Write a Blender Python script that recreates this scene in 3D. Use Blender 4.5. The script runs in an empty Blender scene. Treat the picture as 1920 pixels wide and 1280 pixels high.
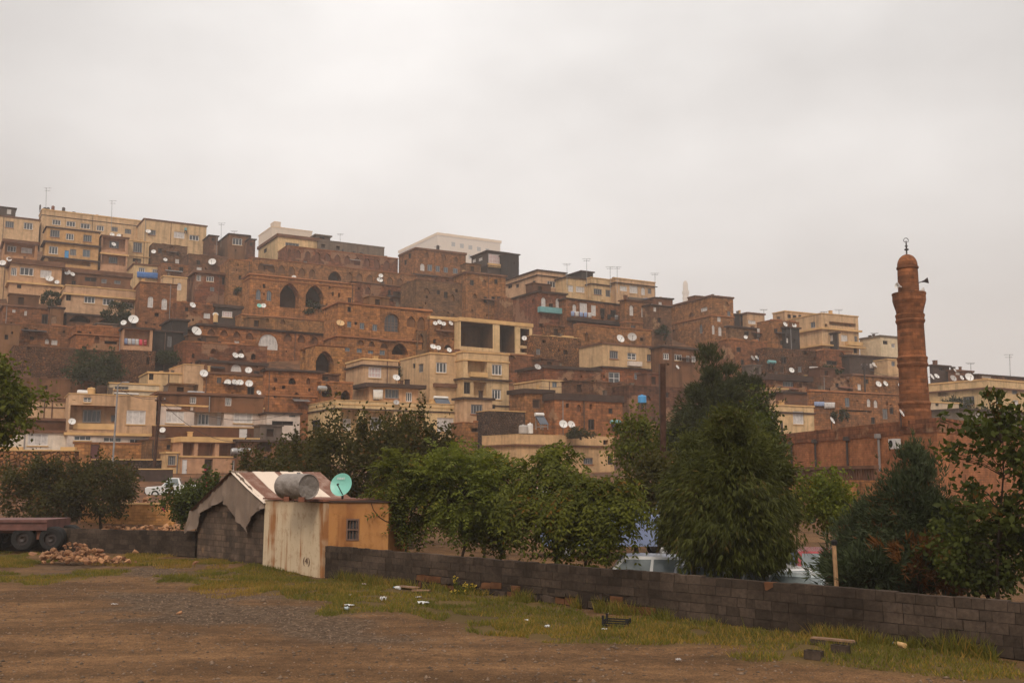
import bpy, math, random
import numpy as np
from mathutils import Vector, Matrix
R = math.radians
random.seed(7); RNG = np.random.default_rng(7)
HAZE = 0.00052
scene = bpy.context.scene
COL = scene.collection

# ------------------------------------------------------------------ camera
F = 1900.0                       # focal length in pixels of the 1920 px wide photograph
PITCH = R(7.585); EYE = Vector((0, 0, 3.1))
cam = bpy.data.cameras.new('camera'); camo = bpy.data.objects.new('camera', cam); COL.objects.link(camo)
cam.sensor_width = 36; cam.lens = 36 * F / 1920; cam.clip_start = 0.1; cam.clip_end = 6000
camo.location = EYE; camo.rotation_euler = (math.pi / 2 + PITCH, 0, 0)
scene.camera = camo

# ------------------------------------------------------------------ world: overcast sky (low cloud) over a Nishita sky
SUN_EL, SUN_AZ = R(42), R(186)   # azimuth clockwise from +Y: behind the camera, to the right
w = bpy.data.worlds.new('World'); scene.world = w; w.use_nodes = True
nt = w.node_tree; nt.nodes.clear()
def WN(t, **k):
    n = nt.nodes.new(t)
    for a, b in k.items(): setattr(n, a, b)
    return n
sky = WN('ShaderNodeTexSky', sky_type='NISHITA', sun_disc=False, sun_elevation=SUN_EL, sun_rotation=SUN_AZ)
skb = WN('ShaderNodeVectorMath', operation='SCALE'); skb.inputs['Scale'].default_value = 0.9
nt.links.new(sky.outputs[0], skb.inputs[0])
tc = WN('ShaderNodeTexCoord'); sep = WN('ShaderNodeSeparateXYZ'); nt.links.new(tc.outputs['Generated'], sep.inputs[0])
mx = WN('ShaderNodeMath', operation='MAXIMUM'); nt.links.new(sep.outputs[2], mx.inputs[0]); mx.inputs[1].default_value = 0
# overcast luminance rises towards the zenith
lum = WN('ShaderNodeMapRange'); nt.links.new(mx.outputs[0], lum.inputs[0])
lum.inputs[1].default_value = 0.42; lum.inputs[2].default_value = 1.0; lum.inputs[3].default_value = 6.9; lum.inputs[4].default_value = 16.0
mp = WN('ShaderNodeMapping'); mp.inputs['Scale'].default_value = (1.6, 1.6, 3.2); nt.links.new(tc.outputs['Generated'], mp.inputs[0])
ns = WN('ShaderNodeTexNoise'); ns.inputs['Scale'].default_value = 2.2; ns.inputs['Detail'].default_value = 5; ns.inputs['Roughness'].default_value = .45
nt.links.new(mp.outputs[0], ns.inputs[0])
nr = WN('ShaderNodeMapRange'); nt.links.new(ns.outputs[0], nr.inputs[0])
nr.inputs[1].default_value = .3; nr.inputs[2].default_value = .7; nr.inputs[3].default_value = .80; nr.inputs[4].default_value = 1.18
# thinner cloud (brighter) ahead of the hill
dt = WN('ShaderNodeVectorMath', operation='DOT_PRODUCT'); nt.links.new(tc.outputs['Generated'], dt.inputs[0])
dt.inputs[1].default_value = Vector((-0.02, 0.95, 0.31)).normalized()
dr = WN('ShaderNodeMapRange', interpolation_type='SMOOTHSTEP'); nt.links.new(dt.outputs['Value'], dr.inputs[0])
dr.inputs[1].default_value = .84; dr.inputs[2].default_value = 1.0; dr.inputs[3].default_value = .85; dr.inputs[4].default_value = 1.19
m1 = WN('ShaderNodeMath', operation='MULTIPLY'); nt.links.new(lum.outputs[0], m1.inputs[0]); nt.links.new(nr.outputs[0], m1.inputs[1])
m2 = WN('ShaderNodeMath', operation='MULTIPLY'); nt.links.new(m1.outputs[0], m2.inputs[0]); nt.links.new(dr.outputs[0], m2.inputs[1])
cc = WN('ShaderNodeVectorMath', operation='SCALE'); cc.inputs[0].default_value = (1.0, .976, .957); nt.links.new(m2.outputs[0], cc.inputs['Scale'])
mixw = WN('ShaderNodeMixRGB'); mixw.inputs[0].default_value = .95
nt.links.new(skb.outputs[0], mixw.inputs[1]); nt.links.new(cc.outputs[0], mixw.inputs[2])
bg = WN('ShaderNodeBackground'); bg.inputs[1].default_value = 0.105
nt.links.new(mixw.outputs[0], bg.inputs[0])
wo = WN('ShaderNodeOutputWorld'); nt.links.new(bg.outputs[0], wo.inputs[0])

# ------------------------------------------------------------------ sun behind cloud
sl = bpy.data.lights.new('sun', 'SUN'); sl.energy = 1.5; sl.angle = R(14); sl.color = (1.0, .90, .76)
so = bpy.data.objects.new('sun', sl); COL.objects.link(so); so.location = (30, -40, 60)
sd = Vector((math.sin(SUN_AZ) * math.cos(SUN_EL), math.cos(SUN_AZ) * math.cos(SUN_EL), math.sin(SUN_EL)))
so.rotation_euler = sd.to_track_quat('Z', 'Y').to_euler()

vs = scene.view_settings; scene.display_settings.display_device = 'sRGB'
vs.view_transform = 'Standard'; vs.look = 'None'; vs.exposure = 0.25; vs.gamma = 1.0; vs.use_curve_mapping = False
cy = scene.cycles
cy.max_bounces = 6; cy.diffuse_bounces = 3; cy.glossy_bounces = 2; cy.transmission_bounces = 3; cy.transparent_max_bounces = 6; cy.volume_bounces = 1
cy.use_denoising = True
try: cy.denoiser = 'OPENIMAGEDENOISE'
except Exception: pass

# ------------------------------------------------------------------ pixels (1920x1280) to rays and back
SP, CP = math.sin(PITCH), math.cos(PITCH)
def ray(px, py):
    dx = (px - 960) / F; uy = (640 - py) / F
    d = Vector((dx, CP - SP * uy, SP + CP * uy))
    return d / d.y
def at(px, py, Y): return EYE + ray(px, py) * Y
HY = R(15)                       # the hill's contour lines run 15 degrees off the picture plane
SLOPE = .386
def yhit(px, py):                # distance at which a pixel's ray meets the hillside
    d = ray(px, py); c = .966 - .259 * d.x
    return 43.65 / (SLOPE * c - d.z)
def gpt(px, py, z=0.0):          # point of a pixel on level ground
    d = ray(px, py); return EYE + d * ((z - EYE.z) / d.z)

# ------------------------------------------------------------------ mesh helpers
class MB:
    def __init__(s): s.v = []; s.f = []; s.m = []
    def add(s, vs, fs, mi=0):
        b = len(s.v); s.v += [tuple(x) for x in vs]
        for f in fs: s.f.append(tuple(b + i for i in f)); s.m.append(mi)
    def quad(s, a, b, c, d, mi=0): s.add([a, b, c, d], [(0, 1, 2, 3)], mi)
    def box(s, x0, y0, z0, x1, y1, z1, mi=0, M=None, jit=0):
        P = [Vector((x, y, z)) for z in (z0, z1) for x, y in ((x0, y0), (x1, y0), (x1, y1), (x0, y1))]
        if jit: P = [p + Vector((random.uniform(-jit, jit), random.uniform(-jit, jit), random.uniform(-jit, jit))) for p in P]
        if M is not None: P = [M @ p for p in P]
        s.add(P, [(3, 2, 1, 0), (4, 5, 6, 7), (0, 1, 5, 4), (1, 2, 6, 5), (2, 3, 7, 6), (3, 0, 4, 7)], mi)
    def prism(s, poly, z0, z1, mi=0):          # poly counter-clockwise in plan
        n = len(poly); P = [(x, y, z0) for x, y in poly] + [(x, y, z1) for x, y in poly]
        s.add(P, [tuple(range(n - 1, -1, -1)), tuple(range(n, 2 * n))] + [(i, (i + 1) % n, n + (i + 1) % n, n + i) for i in range(n)], mi)
    def tube(s, pts, rads, n=7, mi=0, cap=True):
        pts = [Vector(p) for p in pts]; rings = []
        for i, p in enumerate(pts):
            t = (pts[min(i + 1, len(pts) - 1)] - pts[max(i - 1, 0)]).normalized()
            a = t.cross(Vector((0, 0, 1)) if abs(t.z) < .9 else Vector((1, 0, 0))).normalized(); b = t.cross(a)
            r = rads[i] if hasattr(rads, '__len__') else rads
            rings.append([p + a * (r * math.cos(2 * math.pi * k / n)) + b * (r * math.sin(2 * math.pi * k / n)) for k in range(n)])
        V = [v for r in rings for v in r]; Fs = []
        for i in range(len(pts) - 1):
            for k in range(n):
                Fs.append((i * n + k, i * n + (k + 1) % n, (i + 1) * n + (k + 1) % n, (i + 1) * n + k))
        if cap: Fs += [tuple(range(n - 1, -1, -1)), tuple((len(pts) - 1) * n + k for k in range(n))]
        s.add(V, Fs, mi)
    def lathe(s, prof, n=24, mi=0, c=(0, 0), M=None):   # prof: list of (r, z)
        V = []; Fs = []
        for r, z in prof:
            for k in range(n):
                p = Vector((c[0] + r * math.cos(2 * math.pi * k / n), c[1] + r * math.sin(2 * math.pi * k / n), z))
                V.append(M @ p if M is not None else p)
        for i in range(len(prof) - 1):
            for k in range(n): Fs.append((i * n + k, i * n + (k + 1) % n, (i + 1) * n + (k + 1) % n, (i + 1) * n + k))
        s.add(V, Fs, mi)
    def build(s, name, mats, parent=None, smooth=False):
        me = bpy.data.meshes.new(name); me.from_pydata(s.v, [], s.f)
        if not isinstance(mats, (list, tuple)): mats = [mats]
        for m in mats: me.materials.append(m)
        if len(mats) > 1: me.polygons.foreach_set('material_index', s.m)
        if smooth: me.polygons.foreach_set('use_smooth', [True] * len(s.f))
        me.update()
        o = bpy.data.objects.new(name, me); COL.objects.link(o)
        if parent is not None: o.parent = parent
        return o
def npmesh(name, V, quads, mats, parent=None, smooth=False, mi=None, nv=4):
    me = bpy.data.meshes.new(name); V = np.asarray(V, 'f').reshape(-1, 3); quads = np.asarray(quads, 'i').reshape(-1, nv)
    me.vertices.add(len(V)); me.vertices.foreach_set('co', V.ravel())
    me.loops.add(quads.size); me.loops.foreach_set('vertex_index', quads.ravel())
    me.polygons.add(len(quads)); me.polygons.foreach_set('loop_start', np.arange(0, quads.size, nv, dtype='i'))
    if not isinstance(mats, (list, tuple)): mats = [mats]
    for m in mats: me.materials.append(m)
    if mi is not None: me.polygons.foreach_set('material_index', np.asarray(mi, 'i'))
    if smooth: me.polygons.foreach_set('use_smooth', np.ones(len(quads), bool))
    me.update(calc_edges=True); me.validate()
    o = bpy.data.objects.new(name, me); COL.objects.link(o)
    if parent is not None: o.parent = parent
    return o
def tag(o, label=None, cat=None, group=None, kind=None):
    if label: o['label'] = label
    if cat: o['category'] = cat
    if group: o['group'] = group
    if kind: o['kind'] = kind
    return o
def empty(name, loc, rz=0):
    o = bpy.data.objects.new(name, None); COL.objects.link(o); o.location = loc; o.rotation_euler = (0, 0, rz); o.empty_display_size = .3
    return o

# ------------------------------------------------------------------ materials
MAT = {}
class NT:
    def __init__(s, name):
        s.mat = bpy.data.materials.new(name); s.mat.use_nodes = True; s.t = s.mat.node_tree; s.t.nodes.clear()
        s.out = s.n('ShaderNodeOutputMaterial'); s.bsdf = s.n('ShaderNodeBsdfPrincipled'); s.l(s.bsdf, 0, s.out, 0)
    def n(s, t, ins=None, **k):
        x = s.t.nodes.new(t)
        for a, b in k.items(): setattr(x, a, b)
        for a, b in (ins or {}).items():
            if isinstance(b, tuple) and len(b) == 2 and hasattr(b[0], 'outputs'): s.t.links.new(b[0].outputs[b[1]], x.inputs[a])
            else: x.inputs[a].default_value = b
        return x
    def l(s, a, i, b, j): s.t.links.new(a.outputs[i], b.inputs[j])
    def noise(s, vec, scale, det=4, rough=.55): return s.n('ShaderNodeTexNoise', {'Vector': vec, 'Scale': scale, 'Detail': det, 'Roughness': rough})
    def rng(s, v, a, b, c, d): return s.n('ShaderNodeMapRange', {0: v, 1: a, 2: b, 3: c, 4: d})
    def mix(s, f, a, b, mode='MIX'): return s.n('ShaderNodeMixRGB', {0: f, 1: a, 2: b}, blend_type=mode)
    def math(s, op, a, b=0.0): return s.n('ShaderNodeMath', {0: a, 1: b}, operation=op)
    def bump(s, h, st=.5, d=.05):
        b = s.n('ShaderNodeBump', {'Height': h, 'Strength': st, 'Distance': d}); s.l(b, 0, s.bsdf, 'Normal')
    def col(s, c): s.t.links.new(c[0].outputs[c[1]], s.bsdf.inputs['Base Color'])
def c4(c): return (c[0], c[1], c[2], 1)
def simple(name, c, rough=.7, metal=0.0, spec=.5, var=.12, scale=3.0):
    t = NT(name); co = t.n('ShaderNodeTexCoord'); n = t.noise((co, 3), scale)
    r = t.rng((n, 0), .3, .7, 1 - var, 1 + var)
    m = t.n('ShaderNodeVectorMath', {0: c[:3]}, operation='SCALE'); t.l(r, 0, m, 'Scale'); t.col((m, 0))
    t.bsdf.inputs['Roughness'].default_value = rough; t.bsdf.inputs['Metallic'].default_value = metal
    t.bsdf.inputs['Specular IOR Level'].default_value = spec
    MAT[name] = t.mat; return t.mat
def wallmat(name, c, c2, brick=None, stain=.35, bumpst=.5, streak=.35, patch=.5, scale=.35, huev=.12, bc=1.0):
    """plaster or masonry: two tones in patches, rain streaks, courses; each house a slightly different tone"""
    t = NT(name); co = t.n('ShaderNodeTexCoord'); ob = (co, 3)
    oi = t.n('ShaderNodeObjectInfo')
    off = t.n('ShaderNodeVectorMath', {0: ob, 1: (0, 0, 0)}, operation='ADD')
    rv = t.n('ShaderNodeVectorMath', {0: (37., 17., 53.)}, operation='SCALE'); t.l(oi, 'Random', rv, 'Scale'); t.l(rv, 0, off, 1)
    P = (off, 0)
    n1 = t.noise(P, scale, 5, .62); f1 = t.rng((n1, 0), .5 - patch / 3, .5 + patch / 3, 0, 1)
    m = t.mix((f1, 0), c4(c), c4(c2))
    s = t.n('ShaderNodeSeparateXYZ', {0: ob}); hx = t.math('ADD', (s, 0), (s, 1))
    n2 = t.noise(P, 1.6, 5, .68); r2 = t.rng((n2, 0), .3, .7, .62 if brick else .82, 1.34 if brick else 1.14)
    m = t.mix(1.0, (m, 0), (r2, 0), 'MULTIPLY')
    h = (n2, 0)
    if brick:
        cv = t.n('ShaderNodeCombineXYZ', {0: (hx, 0), 1: (s, 2), 2: 0.0})
        b = t.n('ShaderNodeTexBrick', {'Vector': (cv, 0), 'Color1': (1 + .32 * bc, 1 + .24 * bc, 1 + .16 * bc, 1), 'Color2': (1 - .36 * bc, 1 - .35 * bc, 1 - .33 * bc, 1), 'Mortar': (.72, .7, .68, 1), 'Scale': 1.0,
              'Mortar Size': brick[1] * .09, 'Mortar Smooth': .3, 'Bias': 0.0, 'Brick Width': brick[0], 'Row Height': brick[1]})
        m = t.mix(.85, (m, 0), (b, 0), 'MULTIPLY'); h = (b, 1)
        inv = t.math('SUBTRACT', 1.0, (b, 1)); hh = t.math('ADD', (inv, 0), (n2, 0)); h = (hh, 0)
    if streak:
        sc = t.n('ShaderNodeMapping', {0: P, 'Scale': (1.0, 1.0, .07)}); n3 = t.noise((sc, 0), 1.5, 4, .6)
        r3 = t.rng((n3, 0), .48, .72, 1.0, 1 - streak); m = t.mix(1.0, (m, 0), (r3, 0), 'MULTIPLY')
    if stain:
        n4 = t.noise(P, .9, 6, .7); r4 = t.rng((n4, 0), .56, .74, 1.0, 1 - stain); m = t.mix(1.0, (m, 0), (r4, 0), 'MULTIPLY')
    if brick and bc == 1.0:
        n5 = t.noise(P, .22, 4, .6); th_ = t.rng((oi, 'Random'), 0, 1, .50, .74); d5 = t.math('SUBTRACT', (n5, 0), (th_, 0)); f5 = t.rng((d5, 0), 0, .035, 0, .8)
        m = t.mix((f5, 0), (m, 0), (.34, .19, .10, 1)); n6 = t.noise(P, 4.0, 5, .7); r6 = t.rng((n6, 0), .3, .7, .8, 1.2); m = t.mix(1.0, (m, 0), (r6, 0), 'MULTIPLY')
    hs = t.n('ShaderNodeHueSaturation', {'Color': (m, 0), 'Saturation': 1.0})
    huev = huev * (2.0 if brick else 1.0)
    v = t.rng((oi, 'Random'), 0, 1, 1 - huev, 1 + huev); t.l(v, 0, hs, 'Value')
    hv = t.rng((oi, 'Random'), 0, 1, .490 if huev else .5, .512 if huev else .5); t.l(hv, 0, hs, 'Hue')
    t.col((hs, 0)); t.bsdf.inputs['Roughness'].default_value = .9; t.bsdf.inputs['Specular IOR Level'].default_value = .15
    if bumpst: t.bump(h, bumpst, .06)
    MAT[name] = t.mat; return t.mat
wallmat('cream', (.60, .385, .215), (.50, .315, .17), streak=.4, stain=.3, bumpst=.15)
wallmat('peach', (.57, .335, .18), (.47, .27, .145), streak=.35, stain=.3, bumpst=.15)
wallmat('ochre', (.52, .28, .125), (.43, .225, .10), streak=.35, stain=.35, bumpst=.15)
wallmat('pale', (.62, .47, .32), (.55, .41, .27), streak=.2, stain=.2, bumpst=.15)
wallmat('white', (.66, .54, .45), (.60, .48, .39), streak=.25, stain=.2, bumpst=.1)
wallmat('stone', (.305, .122, .050), (.170, .074, .036), brick=(.68, .34), stain=.55, streak=.4, patch=.7, bumpst=.8)
wallmat('warmstone', (.40, .160, .060), (.235, .096, .041), brick=(.68, .34), stain=.5, streak=.4, patch=.7, bumpst=.8)
wallmat('greystone', (.20, .094, .048), (.115, .058, .034), brick=(.62, .31), stain=.55, streak=.4, patch=.7, bumpst=.8)
wallmat('mud', (.21, .090, .043), (.15, .068, .036), stain=.55, streak=.5, bumpst=.4, scale=.8)
wallmat('brownroof', (.135, .058, .028), (.10, .046, .026), stain=.3, streak=.2, bumpst=.3, scale=.6)
wallmat('charcoal', (.048, .036, .031), (.036, .028, .026), stain=.2, streak=.4, bumpst=.2)
wallmat('concrete', (.17, .125, .095), (.125, .092, .070), stain=.4, streak=.45, bumpst=.3)
wallmat('mosquebrick', (.47, .200, .078), (.36, .152, .062), brick=(.36, .16), bc=.5, stain=.3, streak=.25, patch=.6, bumpst=.6)
wallmat('tarnish', (.085, .055, .042), (.06, .042, .034), stain=.3, streak=.3)
def rubblemat(name, ca, cb, dark, scale=3.4):
    t = NT(name); co = t.n('ShaderNodeTexCoord'); P = (co, 3)
    n0 = t.noise(P, 1.2, 3); wv = t.mix(.12, P, (n0, 1))
    v = t.n('ShaderNodeTexVoronoi', {'Vector': (wv, 0), 'Scale': scale}); v2 = t.n('ShaderNodeTexVoronoi', {'Vector': (wv, 0), 'Scale': scale}, feature='DISTANCE_TO_EDGE')
    sp = t.n('ShaderNodeSeparateXYZ', {0: (v, 1)})
    m = t.mix((sp, 0), c4(ca), c4(cb)); r = t.rng((sp, 1), 0, 1, .6, 1.3); m = t.mix(1.0, (m, 0), (r, 0), 'MULTIPLY')
    e = t.rng((v2, 0), .01, .09, 0, 1); m = t.mix((e, 0), c4(dark), (m, 0))
    n = t.noise(P, .35, 5, .65); r = t.rng((n, 0), .35, .7, 1.15, .55); m = t.mix(1.0, (m, 0), (r, 0), 'MULTIPLY')
    t.col((m, 0)); t.bsdf.inputs['Roughness'].default_value = .95; t.bsdf.inputs['Specular IOR Level'].default_value = .1
    h = t.rng((v2, 0), 0, .2, 0, 1); t.bump((h, 0), .8, .12); MAT[name] = t.mat
rubblemat('rubble', (.20, .085, .04), (.12, .062, .036), (.04, .023, .016))
rubblemat('warmrubble', (.34, .145, .055), (.17, .08, .038), (.045, .025, .016), 3.4)
rubblemat('darkrubble', (.105, .062, .042), (.07, .043, .031), (.03, .02, .016))
simple('frame_white', (.62, .57, .53), .6); simple('frame_dark', (.05, .036, .03), .6); simple('frame_brown', (.13, .065, .04), .6); simple('frame_grey', (.22, .20, .19), .6)
simple('glass', (.050, .050, .052), .12, spec=.6, var=.3, scale=.8); simple('glass_blue', (.085, .105, .125), .12, spec=.6)
simple('curtain', (.50, .45, .42), .35, var=.25, scale=2.5); simple('curtain_pink', (.52, .37, .35), .4, var=.2)
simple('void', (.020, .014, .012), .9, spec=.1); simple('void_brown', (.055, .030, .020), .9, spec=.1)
simple('cap_dark', (.062, .038, .030), .9, spec=.1, var=.3, scale=.7); simple('cap_brown', (.15, .072, .042), .9, spec=.1, var=.3, scale=.7); simple('cap_cream', (.56, .34, .15), .9, spec=.1, var=.2, scale=.7)
simple('cap_stone', (.30, .12, .05), .9, spec=.1, var=.3, scale=.9); simple('cap_white', (.62, .52, .44), .9, spec=.1)
simple('blue_tarp', (.05, .14, .36), .5); simple('teal_paint', (.13, .30, .30), .6); simple('azure_plastic', (.05, .25, .50), .4)
simple('metal_grey', (.30, .28, .27), .45, .6, var=.2); simple('metal_dark', (.045, .032, .028), .6, .3); simple('dish_white', (.64, .60, .56), .5, var=.14, scale=1.5); simple('dish_grey', (.36, .32, .29), .5)
simple('pole_brown', (.060, .030, .021), .85, spec=.1, var=.4); simple('dish_gold', (.55, .33, .14), .5); simple('wood', (.34, .19, .09), .8, var=.35, scale=6); simple('rust', (.16, .055, .028), .85, var=.4); simple('oldwood', (.20, .11, .06), .9, var=.4, scale=5)
simple('door_red', (.10, .028, .022), .6); simple('door_white', (.60, .55, .52), .6); simple('rubber', (.018, .016, .015), .85, spec=.2, var=.3); simple('lightplastic', (.60, .58, .56), .5, var=.1)
simple('solar', (.03, .035, .05), .15, spec=.6)
# ------------------------------------------------------------------ ground: one sheet from the lot up the hill to the horizon
W0 = gpt(607, 1075); W1 = gpt(1920, 1226)          # foot of the block wall
WD = (W1 - W0).normalized(); WN_ = Vector((-WD.y, WD.x, 0))      # WN_ points away from the camera
if WN_.y < 0: WN_ = -WN_
SKYX = [-400, 0, 400, 500, 750, 950, 1230, 1400, 1700, 1920, 2300]
SKYY = [440, 440, 475, 505, 515, 545, 605, 655, 695, 738, 760]
def smooth(t): t = np.clip(t, 0, 1); return t * t * (3 - 2 * t)
def vnoise(X, Y, sc, seed):
    """cheap smooth noise from a lattice"""
    r = np.random.default_rng(seed).random((256, 256)); x = X / sc; y = Y / sc
    xi = np.floor(x).astype(int); yi = np.floor(y).astype(int); fx = x - xi; fy = y - yi
    fx = fx * fx * (3 - 2 * fx); fy = fy * fy * (3 - 2 * fy)
    g = lambda a, b: r[a % 256, b % 256]
    return (g(xi, yi) * (1 - fx) + g(xi + 1, yi) * fx) * (1 - fy) + (g(xi, yi + 1) * (1 - fx) + g(xi + 1, yi + 1) * fx) * fy
def terrain(X, Y):
    X = np.asarray(X, float); Y = np.asarray(Y, float)
    s = .966 * Y - .259 * X
    low = np.interp(s, [58, 63, 66, 80, 118], [-.1, 0, 1.0, 1.5, 3.8])
    hill = 5 + SLOPE * (s - 118) - 1.2
    Yc = np.minimum(np.maximum(Y, 30), 1550)
    cone = 3.1 + (893 - np.interp(960 + F * X / Yc, SKYX, SKYY)) / F * Yc - 2.5 - .012 * np.maximum(0, Yc - 250)
    z = np.where(s < 118, low, np.minimum(hill, np.maximum(cone, 3.0)))
    z = z + np.where(s > 118, (vnoise(X, Y, 9, 3) - .5) * 1.2, 0)
    dw = (X - W0.x) * WN_.x + (Y - W0.y) * WN_.y                # beyond the block wall the yard lies lower
    aw = (X - W0.x) * WD.x + (Y - W0.y) * WD.y
    yard = smooth((dw - .3) / 1.0) * smooth((aw - 1) / 6) * smooth((58 - Y) / 10)
    z = z - .45 * yard
    near = smooth((60 - Y) / 10)
    z = z + near * ((vnoise(X, Y, 3.1, 5) - .5) * .10 + (vnoise(X, Y, .7, 6) - .5) * .035)
    return z
def tz(x, y): return float(terrain(np.array([x]), np.array([y]))[0])
def inpoly(X, Y, P):
    c = np.zeros(X.shape, bool); n = len(P)
    for i in range(n):
        x0, y0 = P[i]; x1, y1 = P[i - 1]
        c ^= ((y0 > Y) != (y1 > Y)) & (X < (x1 - x0) * (Y - y0) / ((y1 - y0) or 1e-9) + x0)
    return c
def pxpoly(pts): return [tuple(gpt(*p)[:2]) for p in pts]
GRASS = [pxpoly([(470, 1050), (607, 1075), (760, 1095), (1000, 1120), (1250, 1150), (1500, 1180), (1700, 1205), (1990, 1236), (1990, 1275), (1760, 1262), (1640, 1236), (1500, 1226), (1350, 1208), (1200, 1200),
                 (1060, 1192), (920, 1178), (780, 1156), (640, 1138), (560, 1118), (430, 1100), (300, 1092), (260, 1078), (380, 1068)]),
         pxpoly([(-200, 1028), (60, 1034), (100, 1050), (40, 1060), (-200, 1062)]),
         pxpoly([(-200, 1070), (60, 1068), (170, 1066), (200, 1078), (80, 1084), (-200, 1090)]),
         pxpoly([(200, 1040), (260, 1036), (400, 1046), (470, 1052), (360, 1056), (250, 1054)])]
YELLOW = [pxpoly([(200, 1036), (470, 1046), (420, 1060), (230, 1058)]), pxpoly([(400, 1085), (640, 1092), (700, 1108), (520, 1112), (400, 1100)]), pxpoly([(860, 1150), (1260, 1170), (1560, 1206), (1300, 1200), (900, 1170)]),
          pxpoly([(-200, 1032), (90, 1040), (60, 1058), (-200, 1064)])]
GRAVEL = [pxpoly([(250, 1105), (560, 1122), (780, 1160), (640, 1185), (330, 1165), (200, 1130)]), pxpoly([(60, 1058), (480, 1062), (420, 1078), (60, 1072)])]
def area(polys, X, Y, jit=.9, seed=11):
    Xj = X + (vnoise(X, Y, 1.3, seed) - .5) * 2 * jit; Yj = Y + (vnoise(X, Y, 1.1, seed + 1) - .5) * 3 * jit
    m = np.zeros(X.shape, bool)
    for p in polys: m |= inpoly(Xj, Yj, p)
    return m.astype(float)
def blur(A, n=2):
    for _ in range(n):
        A = (A + np.roll(A, 1, 0) + np.roll(A, -1, 0) + np.roll(A, 1, 1) + np.roll(A, -1, 1)) / 5
    return A
xs = np.concatenate([-np.geomspace(1500, 24, 46), np.arange(-22, 22.01, .22), np.geomspace(24, 1500, 46)])
ys = np.concatenate([[-60, -30, -10, 0, 5, 9], np.arange(11, 46, .22), np.arange(46, 300, 2.6), np.geomspace(302, 2600, 34)])
GX, GY = np.meshgrid(xs, ys); GZ = terrain(GX, GY)
ii = np.arange(len(ys) - 1)[:, None] * len(xs) + np.arange(len(xs) - 1)[None]
quads = np.stack([ii, ii + 1, ii + len(xs) + 1, ii + len(xs)], -1).reshape(-1, 4)
t = NT('ground'); co = t.n('ShaderNodeTexCoord'); P = (co, 3)
ga = t.n('ShaderNodeAttribute', attribute_name='grass'); va = t.n('ShaderNodeAttribute', attribute_name='gravel'); ha = t.n('ShaderNodeAttribute', attribute_name='hill')
n1 = t.noise(P, .35, 6, .6); n2 = t.noise(P, 5.0, 5, .7); n3 = t.noise(P, 28, 3, .7)
f = t.rng((n1, 0), .35, .65, 0, 1); dirt = t.mix((f, 0), (.118, .060, .026, 1), (.190, .099, .044, 1))
r = t.rng((n2, 0), .3, .72, .62, 1.35); dirt = t.mix(1.0, (dirt, 0), (r, 0), 'MULTIPLY')
r = t.rng((n3, 0), .32, .68, .5, 1.5); dirt = t.mix(1.0, (dirt, 0), (r, 0), 'MULTIPLY')
tm = t.n('ShaderNodeMapping', {0: P, 'Scale': (.12, 1.0, 1.0), 'Rotation': (0, 0, R(6))}); tr = t.noise((tm, 0), 1.1, 4, .6); r = t.rng((tr, 0), .42, .62, .72, 1.1)
dirt = t.mix(1.0, (dirt, 0), (r, 0), 'MULTIPLY')
pv = t.n('ShaderNodeTexVoronoi', {'Vector': P, 'Scale': 9.0}); ps = t.n('ShaderNodeSeparateXYZ', {0: (pv, 1)})
gm = t.mix((ps, 0), (.070, .046, .030, 1), (.20, .135, .088, 1)); pr = t.rng((pv, 0), .1, .6, 1.1, .5); gm = t.mix(1.0, (gm, 0), (pr, 0), 'MULTIPLY')
gf = t.math('MULTIPLY', (va, 2), .75); col = t.mix((gf, 0), (dirt, 0), (gm, 0))
soil = t.mix((f, 0), (.085, .055, .020, 1), (.12, .075, .026, 1)); col = t.mix((ga, 2), (col, 0), (soil, 0))
hm = t.noise(P, .22, 6, .65); hf = t.rng((hm, 0), .36, .62, 0, 1); hc = t.mix((hf, 0), (.085, .046, .027, 1), (.17, .075, .034, 1))
hv = t.n('ShaderNodeTexVoronoi', {'Vector': P, 'Scale': 1.1}); hs = t.n('ShaderNodeSeparateXYZ', {0: (hv, 1)}); hr = t.rng((hs, 0), 0, 1, .55, 1.45); hc = t.mix(1.0, (hc, 0), (hr, 0), 'MULTIPLY')
col = t.mix((ha, 2), (col, 0), (hc, 0)); t.col((col, 0)); t.bsdf.inputs['Roughness'].default_value = .95; t.bsdf.inputs['Specular IOR Level'].default_value = .12
hh = t.math('MULTIPLY', (n3, 0), 1.0); hh = t.math('ADD', (hh, 0), (n2, 0)); t.bump((hh, 0), .7, .05)
ground = npmesh('ground', np.stack([GX, GY, GZ], -1), quads, t.mat, smooth=True); tag(ground, kind='structure')
grassm = blur(area(GRASS, GX, GY)); gravm = blur(area(GRAVEL, GX, GY, 1.3, 21)); hillm = smooth((.966 * GY - .259 * GX - 56) / 14)
for nm, A in (('grass', grassm), ('gravel', gravm), ('hill', hillm)):
    a = ground.data.attributes.new(nm, 'FLOAT', 'POINT'); a.data.foreach_set('value', A.astype('f').ravel())

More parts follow.
